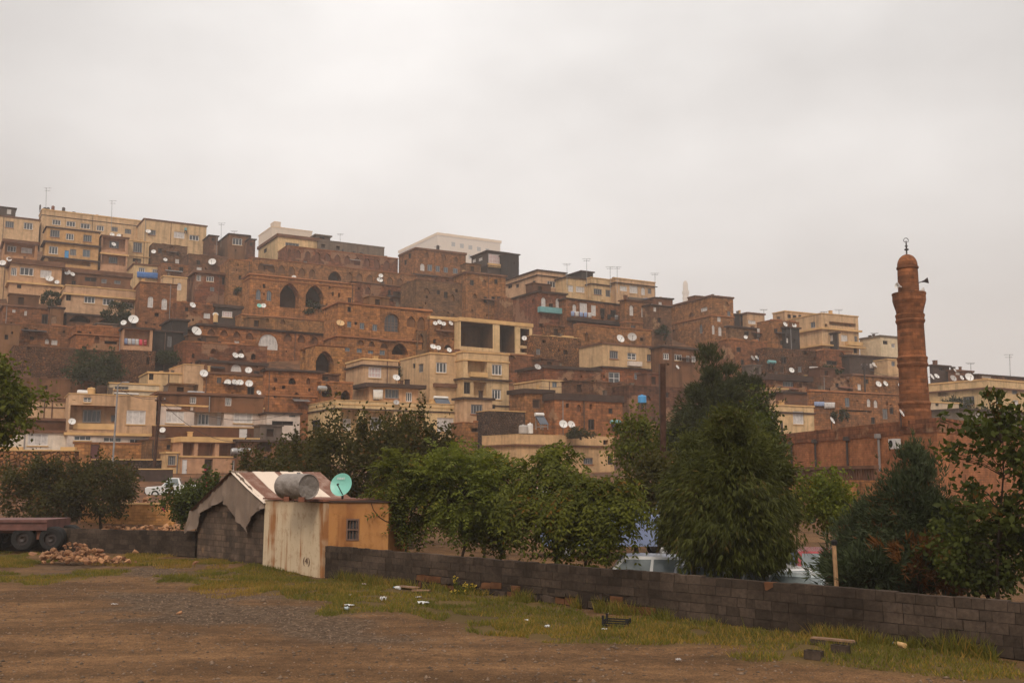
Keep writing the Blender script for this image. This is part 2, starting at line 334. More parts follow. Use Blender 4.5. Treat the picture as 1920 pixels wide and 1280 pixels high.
# ------------------------------------------------------------------ houses
HS = {}      # key -> (root, origin, yaw, W, D, H, roof thickness)
def plane_hit(px, py, O, nrm):
    d = ray(px, py); return EYE + d * ((O - EYE).dot(nrm) / d.dot(nrm))
KINDS = {  # frame, pane, vertical and horizontal bars, recess, arch
    'w': ('frame_white', 'glass', 2, 0, .22, 0), 'W': ('frame_white', 'glass', 1, 1, .22, 0), 'c': ('frame_white', 'curtain', 2, 0, .18, 0), 'p': ('frame_white', 'curtain_pink', 3, 1, .15, 0),
    'd': ('frame_dark', 'void', 1, 0, .25, 0), 'b': ('frame_brown', 'glass', 1, 0, .22, 0), 'g': ('frame_grey', 'glass', 3, 0, .22, 0), 'u': ('frame_grey', 'glass_blue', 1, 0, .2, 0),
    'a': ('frame_white', 'curtain', 1, 1, .2, 1), 'q': ('frame_grey', 'glass_blue', 1, 0, .25, 1.25), 'B': ('frame_brown', 'glass', 3, 3, .5, 1), 'F': ('frame_white', 'curtain', 5, 3, .2, 1),
    'h': ('frame_brown', 'void_brown', 0, 0, .3, 0), 'R': ('door_red', None, 0, 0, .2, 0), 'D': ('door_white', None, 0, 0, .15, 0), 'T': ('oldwood', None, 0, 0, .2, 0), 'Z': ('azure_plastic', None, 0, 0, .2, 0)}
def arch_pts(u0, u1, z0, z1, arch, n=12):
    r = (u1 - u0) / 2; rise = min(r * arch, (z1 - z0) * .75); zs = z1 - rise; out = []
    for i in range(n + 1):
        a = i / n; q = 2 * a - 1
        if arch > 1.1: h = (1 - abs(q) ** 1.6) ** .75       # pointed
        else: h = math.sqrt(max(0, 1 - q * q))
        out.append((u0 + (u1 - u0) * a, zs + rise * h))
    return zs, out
def panel(mb, U, Z0, Z1, holes, PF, mi=0):
    """wall face with real openings; PF(u, z, d) gives the 3D point d metres inside the face"""
    us = sorted({0.0, U} | {h[k] for h in holes for k in (0, 1)}); zs = sorted({Z0, Z1} | {h[k] for h in holes for k in (2, 3)})
    for i in range(len(us) - 1):
        for j in range(len(zs) - 1):
            cu, cz = (us[i] + us[i + 1]) / 2, (zs[j] + zs[j + 1]) / 2
            if us[i + 1] - us[i] < 1e-5 or zs[j + 1] - zs[j] < 1e-5 or any(h[0] < cu < h[1] and h[2] < cz < h[3] for h in holes): continue
            mb.quad(PF(us[i], zs[j], 0), PF(us[i + 1], zs[j], 0), PF(us[i + 1], zs[j + 1], 0), PF(us[i], zs[j + 1], 0), mi)
    for u0, u1, z0, z1, d, arch, bm in holes:
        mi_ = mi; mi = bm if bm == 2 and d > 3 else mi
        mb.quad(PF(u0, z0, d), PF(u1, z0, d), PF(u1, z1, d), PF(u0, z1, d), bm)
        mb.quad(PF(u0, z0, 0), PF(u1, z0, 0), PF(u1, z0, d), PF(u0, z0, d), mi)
        zt = z1
        if arch:
            zt, P = arch_pts(u0, u1, z0, z1, arch)
            for (a, za), (b, zb) in zip(P[:-1], P[1:]):
                mb.quad(PF(a, za, 0), PF(b, zb, 0), PF(b, z1, 0), PF(a, z1, 0), mi)
                mb.quad(PF(a, za, 0), PF(a, za, d), PF(b, zb, d), PF(b, zb, 0), mi)
        else: mb.quad(PF(u0, z1, d), PF(u1, z1, d), PF(u1, z1, 0), PF(u0, z1, 0), mi)
        mb.quad(PF(u0, z0, 0), PF(u0, z0, d), PF(u0, zt, d), PF(u0, zt, 0), mi)
        mb.quad(PF(u1, z0, d), PF(u1, z0, 0), PF(u1, zt, 0), PF(u1, zt, d), mi)
        mi = mi_
def pbox(mb, PF, u0, u1, z0, z1, d0, d1, mi=0):    # d0 nearer the viewer than d1
    P = [PF(u, z, d) for d in (d0, d1) for u, z in ((u0, z0), (u1, z0), (u1, z1), (u0, z1))]
    mb.add(P, [(0, 1, 2, 3), (7, 6, 5, 4), (1, 0, 4, 5), (2, 1, 5, 6), (3, 2, 6, 7), (0, 3, 7, 4)], mi)
def window(root, kind, u0, u1, z0, z1, PF, base_d, sill):
    fm, pm, nv, nh, d, arch = KINDS[kind]; dd = base_d - .04
    wd, ht = u1 - u0, z1 - z0
    name = 'door' if kind in 'RDTZ' else 'shutter' if kind == 'h' else 'window'
    mb = MB()
    if name == 'door':
        pbox(mb, PF, u0, u1, z0, z1, dd - .04, dd); pbox(mb, PF, u0 + wd * .15, u1 - wd * .15, z0 + ht * .1, z0 + ht * .45, dd - .06, dd - .04); pbox(mb, PF, u0 + wd * .15, u1 - wd * .15, z0 + ht * .52, z1 - ht * .08, dd - .06, dd - .04)
        o = mb.build(name, MAT[fm], root); h = MB(); pbox(h, PF, u1 - wd * .13, u1 - wd * .07, z0 + ht * .46, z0 + ht * .51, dd - .12, dd - .04); h.build('handle', MAT['metal_dark'], o); return o
    ft = min(.13, wd * .12, ht * .14)
    if arch:
        zs, P = arch_pts(u0, u1, z0, z1, arch)
        for (a, za), (b, zb) in zip(P[:-1], P[1:]):
            cu = (u0 + u1) / 2; k = 1 - 2 * ft / wd
            A, B = (cu + (a - cu) * k, zs + (za - zs) * k), (cu + (b - cu) * k, zs + (zb - zs) * k)
            mb.quad(PF(a, za, dd - .05), PF(b, zb, dd - .05), PF(B[0], B[1], dd - .05), PF(A[0], A[1], dd - .05))
        zt = zs
    else:
        pbox(mb, PF, u0, u1, z1 - ft, z1, dd - .06, dd); zt = z1 - ft
    pbox(mb, PF, u0, u0 + ft, z0 + ft, zt, dd - .06, dd); pbox(mb, PF, u1 - ft, u1, z0 + ft, zt, dd - .06, dd); pbox(mb, PF, u0, u1, z0, z0 + ft, dd - .06, dd)
    for i in range(1, nv + 1):
        u = u0 + wd * i / (nv + 1); top = zt
        if arch:
            q = abs(2 * (u - u0) / wd - 1); top = zs + (z1 - zs) * math.sqrt(max(0, 1 - q * q)) - ft
        pbox(mb, PF, u - ft * .4, u + ft * .4, z0 + ft, top, dd - .045, dd)
    for i in range(1, nh + 1):
        z = z0 + (zt - z0) * i / (nh + (0 if arch else 1)) - (ft if arch and i == nh else 0); pbox(mb, PF, u0 + ft, u1 - ft, z - ft * .35, z + ft * .35, dd - .04, dd)
    o = mb.build(name, MAT[fm], root)
    g = MB()
    if arch:
        g.add([PF(u0, z0, dd - .01), PF(u1, z0, dd - .01)] + [PF(a, b, dd - .01) for a, b in reversed(P)], [tuple(range(2 + len(P)))])
    else: g.quad(PF(u0 + ft * .5, z0 + ft * .5, dd - .01), PF(u1 - ft * .5, z0 + ft * .5, dd - .01), PF(u1 - ft * .5, z1 - ft * .5, dd - .01), PF(u0 + ft * .5, z1 - ft * .5, dd - .01))
    g.build('pane', MAT[pm], o)
    if sill:
        s = MB(); pbox(s, PF, u0 - .08, u1 + .08, z0 - .12, z0 - .005, -.1, base_d - .06 if base_d < 1 else base_d - .2); s.build('sill', MAT['cap_cream' if fm == 'frame_white' else 'cap_stone'], o)
    return o
def house(key, xl, xr, yt, yb, m, label, wins=(), L=None, dep=7.5, yaw=30, yd=None, Y=None, ext=4, cap=('cap_dark', .22, .25), bands=(), par=0, name='house', cat='house', bandm='cap_dark'):
    yaw = yaw + (random.Random(key + 'y').uniform(-3.5, 3.5) if cat == 'house' and yb > 560 and Y is None and L is None else 0)
    yw = R(yaw); cyw, syw = math.cos(yw), math.sin(yw); Yc = Y or yhit(xl, yd or yb)
    O = at(xl, yb, Yc); H = at(xl, yt, Yc).z - O.z; rx = ray(xr, yb).x
    Wd = (rx * O.y - O.x) / (cyw - rx * syw)
    if L is not None:
        rl = ray(L, yb).x; dep = (O.x - rl * O.y) / (syw + rl * cyw)
    root = empty(name, O, yw); tag(root, label, cat, 'houses stacked up the hillside' if cat == 'house' else None)
    HS[key] = (root, O, yw, Wd, dep, H)
    M = Matrix.Translation(O) @ Matrix.Rotation(yw, 4, 'Z'); MI = M.inverted(); M3 = M.to_3x3()
    PFf = lambda u, z, d: Vector((u, d, z)); PFl = lambda u, z, d: Vector((d, dep - u, z))
    th = cap[1] if cap else 0
    Ht = H - th
    hf, hl, todo = [], [], []
    for wn in wins:
        px, py, ww, hh, k = wn[:5]; face = 'l' if 'l' in wn[5:] else 'f'
        inner = '@' in k; k = k.replace('@', '')
        nrm = M3 @ Vector((0, 1, 0) if face == 'f' else (1, 0, 0))
        Op = M @ Vector((0, 1.5, 0)) if inner else O
        A, B, C_, D_ = (MI @ plane_hit(px + a, py + b, Op, nrm) for a, b in ((-ww / 2, 0), (ww / 2, 0), (0, hh / 2), (0, -hh / 2)))
        u0, u1 = (A.x, B.x) if face == 'f' else (dep - A.y, dep - B.y)
        z0, z1 = C_.z, D_.z; U = Wd if face == 'f' else dep
        u0, u1 = max(u0, .12), min(u1, U - .12); z0, z1 = max(z0, -ext + .1), min(z1, Ht - .08)
        if u1 - u0 < .2 or z1 - z0 < .2: continue
        PF = PFf if face == 'f' else PFl
        lst = hf if face == 'f' else hl
        if inner:
            todo.append((k, u0, u1, z0, z1, PF, 1.55, False)); continue
        if any(u0 < h[1] and u1 > h[0] and z0 < h[3] and z1 > h[2] for h in lst): continue
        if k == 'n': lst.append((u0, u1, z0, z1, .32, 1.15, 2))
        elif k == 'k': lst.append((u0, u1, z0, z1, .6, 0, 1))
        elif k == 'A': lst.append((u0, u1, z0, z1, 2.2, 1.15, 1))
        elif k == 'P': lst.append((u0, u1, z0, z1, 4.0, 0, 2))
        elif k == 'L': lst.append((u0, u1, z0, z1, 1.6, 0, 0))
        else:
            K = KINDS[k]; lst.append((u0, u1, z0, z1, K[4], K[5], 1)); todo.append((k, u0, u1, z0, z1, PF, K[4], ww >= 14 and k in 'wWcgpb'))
    rr = random.Random(key); masonry = m in ('stone', 'warmstone', 'greystone', 'mud', 'rubble', 'warmrubble')
    if masonry and cat == 'house':
        free = lambda a, w_, b, q: a > .3 and a + w_ < Wd - .3 and b + q < Ht - .3 and not any(a - .35 < h_[1] and a + w_ + .35 > h_[0] and b - .35 < h_[3] and b + q + .35 > h_[2] for h_ in hf)
        for _ in range(int(Wd * Ht / 26) + rr.choice((0, 1))):     # small windows, blind arches and doorways
            k = rr.choice(('d', 'g', 'u', 'b', 'c', 'n', 'n', 'h')); w_ = rr.uniform(.7, 1.15); q = w_ * rr.uniform(1.0, 1.5); a = rr.uniform(.4, max(.5, Wd - 1.6)); b = rr.uniform(.2, max(.3, Ht - 2.2))
            if not free(a, w_, b, q): continue
            if k == 'n': hf.append((a, a + w_, b, b + q, .32, 1.15, 2))
            else: hf.append((a, a + w_, b, b + q, KINDS[k][4], 0, 1)); todo.append((k, a, a + w_, b, b + q, PFf, KINDS[k][4], False))
        if rr.random() < .45 and Wd > 5:      # tin canopy on struts
            w_ = rr.uniform(1.6, 3.4); a = rr.uniform(.3, Wd - w_ - .3) if Wd > w_ + .7 else .3; b = rr.uniform(.4, .75) * Ht; o_ = rr.uniform(.6, 1.1); c_ = MB()
            c_.add([(a, -.003, b + .3), (a + w_, -.003, b + .3), (a + w_, -o_, b), (a, -o_, b), (a, -.003, b + .24), (a + w_, -.003, b + .24), (a + w_, -o_, b - .05), (a, -o_, b - .05)], [(0, 3, 2, 1), (4, 5, 6, 7), (3, 7, 6, 2), (0, 4, 7, 3), (1, 2, 6, 5)]); c_.build('canopy', MAT[rr.choice(('cap_dark', 'metal_dark', 'rust', 'cap_brown', 'metal_grey'))], root)
        for _ in range(int(Wd * Ht / 11)):
            a = rr.uniform(.5, max(.6, Wd - 1)); b = rr.uniform(-.5, max(.3, Ht - .9)); w_ = rr.uniform(.18, .45); q = rr.uniform(.2, .5)
            if not any(a - .3 < h_[1] and a + w_ + .3 > h_[0] and b - .3 < h_[3] and b + q + .3 > h_[2] for h_ in hf) and a + w_ < Wd - .1 and b + q < Ht - .15: hf.append((a, a + w_, b, b + q, .4, 0, 1))
    hf = [h_[:4] + (min(h_[4], dep - .12),) + h_[5:] for h_ in hf]; hl = [h_[:4] + (min(h_[4], Wd - .12),) + h_[5:] for h_ in hl]
    mb = MB(); panel(mb, Wd, -ext, Ht, hf, PFf); panel(mb, dep, -ext, Ht, hl, PFl)
    mb.quad((Wd, 0, -ext), (Wd, dep, -ext), (Wd, dep, Ht), (Wd, 0, Ht)); mb.quad((Wd, dep, -ext), (0, dep, -ext), (0, dep, Ht), (Wd, dep, Ht))
    mb.quad((0, 0, Ht - .01), (Wd, 0, Ht - .01), (Wd, dep, Ht - .01), (0, dep, Ht - .01))
    mb.build('wall', [MAT[m], MAT['void_brown'], MAT['mud' if m in ('stone', 'warmstone', 'greystone', 'mud', 'mosquebrick') else 'brownroof']], root)  # darker slots paint shade onto the backs of holes, niches and portico bays
    for a in todo: window(root, *a)
    if cap:
        o = cap[2]; r = MB(); r.box(-o, -o, Ht, Wd + o, dep + o, H, jit=.07 if masonry else .015)
        if par: # parapet above the slab, set back
            r.box(.05, .05, H + .002, Wd - .05, .2, H + par); r.box(.05, .2, H + .002, .2, dep, H + par); r.box(Wd - .2, .2, H + .002, Wd - .05, dep, H + par)
        r.build('roof', MAT[cap[0]], root)
    else:
        r = MB(); c = .07; a = -c
        while a < Wd + c:       # uneven courses along the wall top
            b = min(Wd + c, a + rr.uniform(.5, 1.6)); r.box(a, -c, H + .003, b - .004, .25, H + (rr.choice((.06, .1, .1, .18, .3)) if masonry else .1)); a = b
        if True:  r.box(-c, .25, H + .003, .25, dep + c, H + .1); r.box(Wd - .25, .25, H + .003, Wd + c, dep + c, H + .1); r.box(.25, dep - .2, H + .003, Wd - .25, dep + c, H + .1)
        r.build('coping', MAT[{'stone': 'cap_stone', 'warmstone': 'cap_stone', 'mud': 'cap_brown', 'rubble': 'cap_brown', 'greystone': 'cap_brown', 'white': 'cap_white', 'charcoal': 'charcoal', 'concrete': 'concrete'}.get(m, 'cap_cream')], root)
    if cat == 'house' and Y is None and masonry and yb > 575 and Wd > 4 and dep > 5 and rr.random() < .6:    # small room or stair head set back on the flat roof
        a = rr.uniform(.2, Wd * .55); w_ = min(Wd - a - .2, rr.uniform(1.8, 4.5)); q = rr.uniform(.9, 2.1); b = rr.uniform(1.5, dep - 3.2); c_ = MB()
        panel(c_, w_, H - .1, H + q, [(w_ * .3, w_ * .3 + min(.8, w_ * .4), H + q * .25, H + q * .8, .3, 0, 1)], lambda u, z, d: Vector((a + u, b + d, z)))
        c_.quad((a, b + 2.5, H - .1), (a, b, H - .1), (a, b, H + q), (a, b + 2.5, H + q)); c_.quad((a + w_, b, H - .1), (a + w_, b + 2.5, H - .1), (a + w_, b + 2.5, H + q), (a + w_, b, H + q)); c_.box(a - .15, b - .15, H + q + .002, a + w_ + .15, b + 2.6, H + q + .16, jit=.04)
        c_.build('roof_room', [MAT[rr.choice((m, 'mud', 'greystone', 'concrete', 'brownroof'))], MAT['void_brown']], root)
    if cat == 'house' and Y is None:
        for _ in range(rr.choice((0, 1, 1, 2))):      # rain pipes
            a = rr.uniform(.2, max(.3, Wd - .2))
            if not any(a - .15 < h_[1] and a + .15 > h_[0] for h_ in hf): b = MB(); b.tube([(a, -.08, -ext), (a, -.08, Ht - .05)], .06, 6); b.build('drain_pipe', MAT[rr.choice(('metal_dark', 'frame_brown', 'frame_grey'))], root)
        for _ in range(rr.choice((0, 1, 1, 2))):      # chimney stubs on the flat roof
            a = rr.uniform(.4, max(.5, Wd - .8)); b = rr.uniform(.5, max(.6, dep - 1)); w_ = rr.uniform(.25, .6); q = rr.uniform(.3, .9); c_ = MB(); c_.box(a, b, H - .05, a + w_, b + w_, H + q); c_.box(a - .06, b - .06, H + q + .002, a + w_ + .06, b + w_ + .06, H + q + .08); c_.build('chimney', MAT[rr.choice(('cap_dark', 'cap_brown', 'cap_cream', 'concrete'))], root)
    for bd in bands:
        by, bth, bo = bd[:3]; z = (MI @ plane_hit(xl + .5, by, O, M3 @ Vector((0, 1, 0)))).z
        b = MB(); b.box(-bo, -bo, z - bth, Wd + bo, -.003, z); b.box(-bo, -.003, z - bth, -.003, dep, z); b.build('ledge', MAT[bd[3] if len(bd) > 3 else bandm], root)
    return root
# ------------------------------------------------------------------ the town, row by row from the skyline down
h = house
ST = ('cap_stone', .18, .12); BR = ('cap_brown', .3, .2); DK = ('cap_dark', .25, .3); CR = ('cap_cream', .2, .12)
# far away in the cloud
far1 = dict(Y=1500, ext=90, dep=150, yaw=30)
h('far_a', 820, 938, 436, 500, 'pale', 'huge pale apartment block fading into the cloud on the summit', [(850 + i * 16, 458 + i * 3, 7, 8, 'g') for i in range(5)] + [(850 + i * 16, 476 + i * 3, 7, 8, 'g') for i in range(5)], L=748, cap=('cap_cream', 4, 1.5), **far1)
h('far_b', 508, 584, 424, 475, 'pale', 'stepped pale concrete block hazy behind the gabled house on the skyline', [(535, 443, 6, 7, 'g'), (560, 446, 6, 7, 'g')], L=484, Y=900, ext=60, dep=30, cap=('cap_cream', 1, .4))
h('far_b2', 514, 526, 415, 430, 'pale', 'small pale stair tower on the roof of the stepped block', [], Y=910, ext=3, dep=12, cap=('cap_cream', .6, .3), name='stair_tower', cat='tower')
# skyline, from one end to the other
h('a0', -60, 27, 380, 432, 'tarnish', 'dark brown flat roofed house at the high end of the skyline', [(17, 397, 8, 9, 'c')], yd=445)
h('a1', -40, 72, 399, 452, 'cream', 'cream house under a brown roof slab beside the dark skyline house', [(18, 421, 16, 12, 'g'), (53, 424, 17, 13, 'w')], yd=455, cap=BR)
h('b1', 76, 268, 391, 442, 'cream', 'long cream apartment block on the skyline carrying four roof tanks', [(106, 417, 16, 10, 'w'), (133, 420, 17, 10, 'w'), (160, 424, 18, 10, 'w'), (188, 428, 14, 10, 'w'), (215, 430, 12, 9, 'g'), (240, 434, 12, 9, 'g')], yd=455, cap=('cap_cream', .3, .1), bands=[(402, .12, .12)])
h('d1', 268, 386, 409, 462, 'cream', 'cream skyline house with two big windows and a curved dark end', [(285, 436, 14, 10, 'g'), (336, 441, 20, 12, 'c'), (364, 446, 18, 10, 'w')], L=248, yd=470, cap=BR)
h('d1b', 392, 408, 440, 470, 'greystone', 'tiny stone hut on the skyline between the cream house and the gable', [(400, 449, 7, 6, 'd')], yd=480)
h('d2', 428, 466, 437, 482, 'mud', 'brown skyline cottage with one white triple window', [(445, 453, 18, 13, 'w')], L=398, yd=484, cap=DK)
h('d2b', 466, 478, 447, 480, 'greystone', 'narrow grey block leaning against the brown skyline cottage', [(471, 458, 5, 7, 'd')], yd=489)
h('e2', 520, 600, 438, 490, 'cream', 'cream house with a long sloping brown roof below the hazy block', [(548, 461, 26, 11, 'g'), (580, 447, 6, 6, 'k'), (497, 470, 6, 8, 'd', 'l')], L=484, yd=492, cap=('cap_brown', .7, .35))
h('e2b', 592, 619, 439, 456, 'concrete', 'small grey rooftop hut on the skyline', [(604, 446, 10, 5, 'd')], yd=489, cap=('concrete', .3, .4))
h('e2c', 600, 720, 449, 492, 'concrete', 'long low grey wall of a roof terrace along the skyline', [(606, 461, 7, 7, 'k'), (634, 465, 7, 7, 'k')], yd=496, cap=('concrete', .3, .1))
h('e4', 778, 873, 463, 540, 'stone', 'tall brown stone house with four windows standing up on the skyline', [(792, 501, 8, 13, 'a'), (806, 502, 9, 12, 'u'), (821, 504, 8, 11, 'u'), (836, 506, 8, 10, 'u'), (854, 508, 9, 10, 'u'), (768, 480, 5, 10, 'd', 'l'), (760, 492, 5, 10, 'd', 'l'), (800, 478, 9, 10, 'n'), (832, 482, 9, 10, 'n'), (855, 486, 9, 10, 'n')], L=747, yd=520, cap=('cap_brown', .5, .2), bands=[(513, .3, .5)])
h('e8', 914, 953, 469, 500, 'tarnish', 'dark house with a pink glazed balcony on the skyline', [(932, 486, 32, 17, 'p'), (889, 489, 6, 6, 'c', 'l'), (901, 486, 7, 6, 'c', 'l')], L=884, yd=528, cap=DK, ext=6, bands=[(497, .3, .5)])
h('e8b', 952, 973, 474, 516, 'charcoal', 'plain dark end block beside the pink balcony', [(962, 493, 5, 6, 'd')], yd=534, cap=DK)
h('f1', 1008, 1061, 505, 543, 'cream', 'cream corner house overhanging two white arched windows', [(1034, 533, 16, 12, 'w'), (956, 537, 8, 7, 'd', 'l'), (970, 536, 6, 7, 'd', 'l'), (988, 539, 7, 10, 'd', 'l'), (1001, 532, 6, 11, 'd', 'l'), (1048, 526, 7, 6, 'k')], L=948, yd=585, ext=.2, cap=DK, bands=[(515, .15, .3)])
h('f1g', 1090, 1112, 507, 522, 'charcoal', 'dark tin gable peeking over the row of cream flats', [], yd=592, ext=1, cap=DK)
h('f3', 1062, 1108, 518, 557, 'cream', 'cream flat with one broad white window in the middle of the row', [(1070, 541, 9, 12, 'c'), (1088, 543, 16, 11, 'c')], yd=593, ext=.2, cap=DK)
h('f3b', 1109, 1155, 519, 563, 'cream', 'cream flat with three brown windows beside the broad white window', [(1121, 547, 15, 11, 'g'), (1140, 550, 9, 13, 'g'), (1149, 551, 6, 12, 'b')], yd=596, ext=.2, cap=CR, bands=[(531, .2, .3)])
h('f6', 1155, 1229, 520, 560, 'cream', 'cream flat with white balcony doors at the far end of the row', [(1169, 541, 13, 9, 'c'), (1188, 543, 15, 14, 'c'), (1206, 546, 7, 14, 'a'), (1218, 546, 7, 10, 'g')], yd=598, ext=6, cap=CR, bands=[(529, .15, .35)])
h('i0', 1228, 1262, 556, 600, 'mud', 'low brown house with a cluttered roof behind the row of flats', [(1238, 570, 6, 8, 'c')], yd=618)
h('i1', 1335, 1377, 553, 648, 'stone', 'tall brown stone house with two slim white arched windows on a street corner', [(1337.5, 618, 5, 17, 'a'), (1350, 621, 6, 17, 'a'), (1367, 588, 6, 9, 'u'), (1363, 570, 7, 8, 'n'), (1314, 616, 6, 18, 'q', 'l'), (1263, 630, 12, 26, 'n', 'l'), (1320, 580, 12, 7, 'c', 'l'), (1296, 590, 9, 8, 'n', 'l')], L=1252, yd=648, yaw=27, cap=('cap_brown', .35, .2), bands=[(590, .25, .15, 'cap_stone')])
h('i2', 1402, 1434, 585, 610, 'cream', 'small cream house with a dark sheet metal flank on the skyline', [(1410, 604, 14, 7, 'c')], L=1364, yd=640, yaw=27, cap=BR)
h('i2b', 1364, 1401, 587, 612, 'charcoal', 'black sheet metal lean-to beside the tall stone corner house', [], L=1362, yd=636, yaw=20, cap=DK)
h('i3b', 1473, 1560, 582, 625, 'cream', 'hazy cream block set back behind the big villa', [(1480, 593, 7, 7, 'd'), (1490, 594, 7, 7, 'd'), (1500, 594, 6, 7, 'd')], L=1450, yd=640, yaw=27, ext=8, cap=CR)
h('i3', 1543, 1612, 586, 668, 'cream', 'big cream villa with a balcony and dark lower flank on the skyline', [(1524, 609, 9, 11, 'u', 'l'), (1549, 610, 5, 6, 'k'), (1583, 634, 12, 12, 'c'), (1604, 656, 7, 12, 'd'), (1605, 637, 6, 14, 'g'), (1580, 608, 50, 7, 'L')], L=1478, yd=672, yaw=27, cap=CR, bands=[(614, .35, .5, 'cap_cream'), (646, .3, .9, 'cap_cream')])
h('i3d', 1570, 1574, 622, 668, 'charcoal', 'dark sheet metal annex clinging under the big cream villa', [(1557, 634, 9, 11, 'c', 'l'), (1527, 634, 5, 5, 'c', 'l')], L=1492, yd=676, yaw=27, cap=DK)
h('i4', 1652, 1686, 628, 668, 'pale', 'hazy block with a dark flank just beside the minaret on the skyline', [(1660, 642, 9, 7, 'd'), (1675, 648, 7, 8, 'w')], L=1613, yd=678, yaw=27, cap=('concrete', .3, .2))
h('k1', 1750, 1781, 683, 712, 'tarnish', 'dark brown house just past the minaret on the skyline', [(1765, 692, 8, 6, 'd')], L=1744, yd=735, cap=DK)
h('k2', 1788, 1825, 692, 714, 'mud', 'flat roofed low brown house past the minaret under a thin brown roof', [(1796, 700, 8, 5, 'c')], L=1778, yd=738, cap=BR)
h('k3', 1836, 1980, 700, 722, 'greystone', 'long low grey stone house ending the skyline', [(1850, 706, 18, 5, 'c')], L=1826, yd=742, cap=DK)
# upper slopes, first columns
h('a2', 6, 69, 448, 492, 'ochre', 'ochre house with a deep covered veranda under a brown roof', [(37, 468, 56, 24, 'L'), (22, 467, 17, 11, 'w@'), (50, 470, 20, 10, 'c@')], yd=505, cap=('cap_brown', .6, .4))
h('b2', 83, 183, 424, 502, 'ochre', 'three storey ochre house with a sky blue door', [(103, 438, 18, 14, 'g'), (131, 444, 15, 12, 'w'), (164, 447, 16, 13, 'g'), (100, 469, 17, 15, 'w'), (125, 477, 8, 15, 'Z'), (137, 473, 12, 12, 'g'), (162, 475, 14, 14, 'u'), (130, 492, 80, 8, 'L')], L=78, yd=512, bands=[(451, .3, .5), (480, .3, .5)])
h('b3', 188, 238, 440, 506, 'peach', 'peach house with two stacked loggias beside the three storey ochre house', [(212, 458, 46, 24, 'L'), (214, 459, 18, 13, 'g@'), (213, 487, 46, 20, 'L'), (212, 488, 16, 12, 'g@')], yd=512, cap=BR, bands=[(473, .3, .25, 'cap_cream')])
h('b3b', 238, 278, 449, 500, 'cream', 'cream end house with a tall window next to the stacked loggias', [(258, 464, 17, 19, 'g'), (257, 488, 16, 7, 'd')], yd=508, cap=CR, bands=[(478, .15, .2, 'cap_cream')])
h('a3', -40, 15, 493, 545, 'cream', 'cream house cut by the picture edge below the ochre veranda', [], yd=548)
h('a4', 16, 113, 484, 556, 'peach', 'peach house with three wide white windows under a dark brown roof', [(25, 509, 13, 15, 'w'), (50, 509, 26, 15, 'w'), (86, 514, 21, 15, 'c'), (36, 537, 8, 7, 'd')], yd=560, cap=('cap_brown', .9, .5), bands=[(526, .35, .4, 'cap_cream')])
h('b4', 113, 244, 501, 540, 'mud', 'long mud brown house under a heavy brown roof', [(170, 524, 22, 8, 'd'), (195, 527, 10, 8, 'g'), (220, 529, 12, 7, 'g')], yd=556, cap=('cap_brown', .8, .4))
h('b6', 250, 300, 493, 525, 'cream', 'small cream house with a blue tarpaulin along its front', [(266, 506, 12, 9, 'w'), (291, 509, 11, 9, 'w')], yd=528, cap=BR)
h('b8', 305, 350, 516, 552, 'cream', 'plain cream house with one round headed window', [(336, 537, 8, 14, 'a')], L=300, yd=556, cap=CR)
h('b5', 121, 257, 533, 584, 'cream', 'long cream house raised over a dark open basement', [(128, 556, 11, 15, 'd'), (168, 562, 21, 13, 'w'), (203, 566, 21, 13, 'w'), (240, 572, 26, 14, 'L'), (240, 573, 18, 10, 'w@')], L=113, yd=606, ext=.1, cap=CR, bands=[(549, .25, .35, 'cap_cream')])
h('b5u', 124, 250, 586, 612, 'greystone', 'dark basement wall with pillars below the long cream house', [(150, 597, 40, 14, 'A'), (205, 604, 44, 14, 'A')], yd=614, ext=3, name='basement', cat='wall')
h('b7', 259, 329, 527, 612, 'stone', 'brown stone house with two tall white arched windows', [(282, 566, 10, 21, 'a'), (308, 570, 10, 21, 'a'), (294, 590, 8, 7, 'k')], yd=618, cap=ST)
h('c1', 4, 92, 570, 614, 'stone', 'low brown stone house on the terrace under the peach house', [(26, 583, 6, 6, 'c'), (48, 587, 5, 9, 'c'), (84, 598, 12, 18, 'd')], yd=618, cap=BR)
h('c1b', 92, 118, 574, 616, 'mud', 'plain mud brown annex with a dark doorway by the basement', [(101, 600, 10, 16, 'T')], yd=619)
h('c3', -60, 34, 604, 668, 'mud', 'smooth mud plastered house at the edge below the terrace', [(12, 632, 7, 9, 'd')], yd=690, cap=None)
h('c4', 30, 140, 606, 652, 'stone', 'ruined brown stone house with small black holes in its wall', [(49, 618, 8, 8, 'k'), (67, 619, 6, 6, 'k'), (88, 640, 7, 9, 'a'), (102, 642, 11, 9, 'c'), (120, 622, 5, 5, 'k'), (60, 634, 8, 6, 'k')], yd=668, cap=None)
h('c5', 140, 228, 610, 668, 'warmstone', 'warm orange stone house with a broken ledge beside the laundry loggia', [(149, 624, 8, 7, 'k'), (158, 652, 9, 7, 'k'), (208, 642, 24, 6, 'k'), (182, 636, 10, 14, 'n')], yd=686, cap=None, bands=[(624, .15, .2, 'cap_stone')])
h('c6', 22, 226, 648, 712, 'rubble', 'high rubble retaining wall behind the bushy hillside tree', [(54, 652, 6, 5, 'k')], yd=724, cap=None, name='retaining_wall', cat='wall')
h('c7', 36, 205, 708, 748, 'mud', 'brown plastered terrace wall above the plain cream side house', [(87, 726, 5, 8, 'k')], yd=764, cap=None, name='terrace_wall', cat='wall')
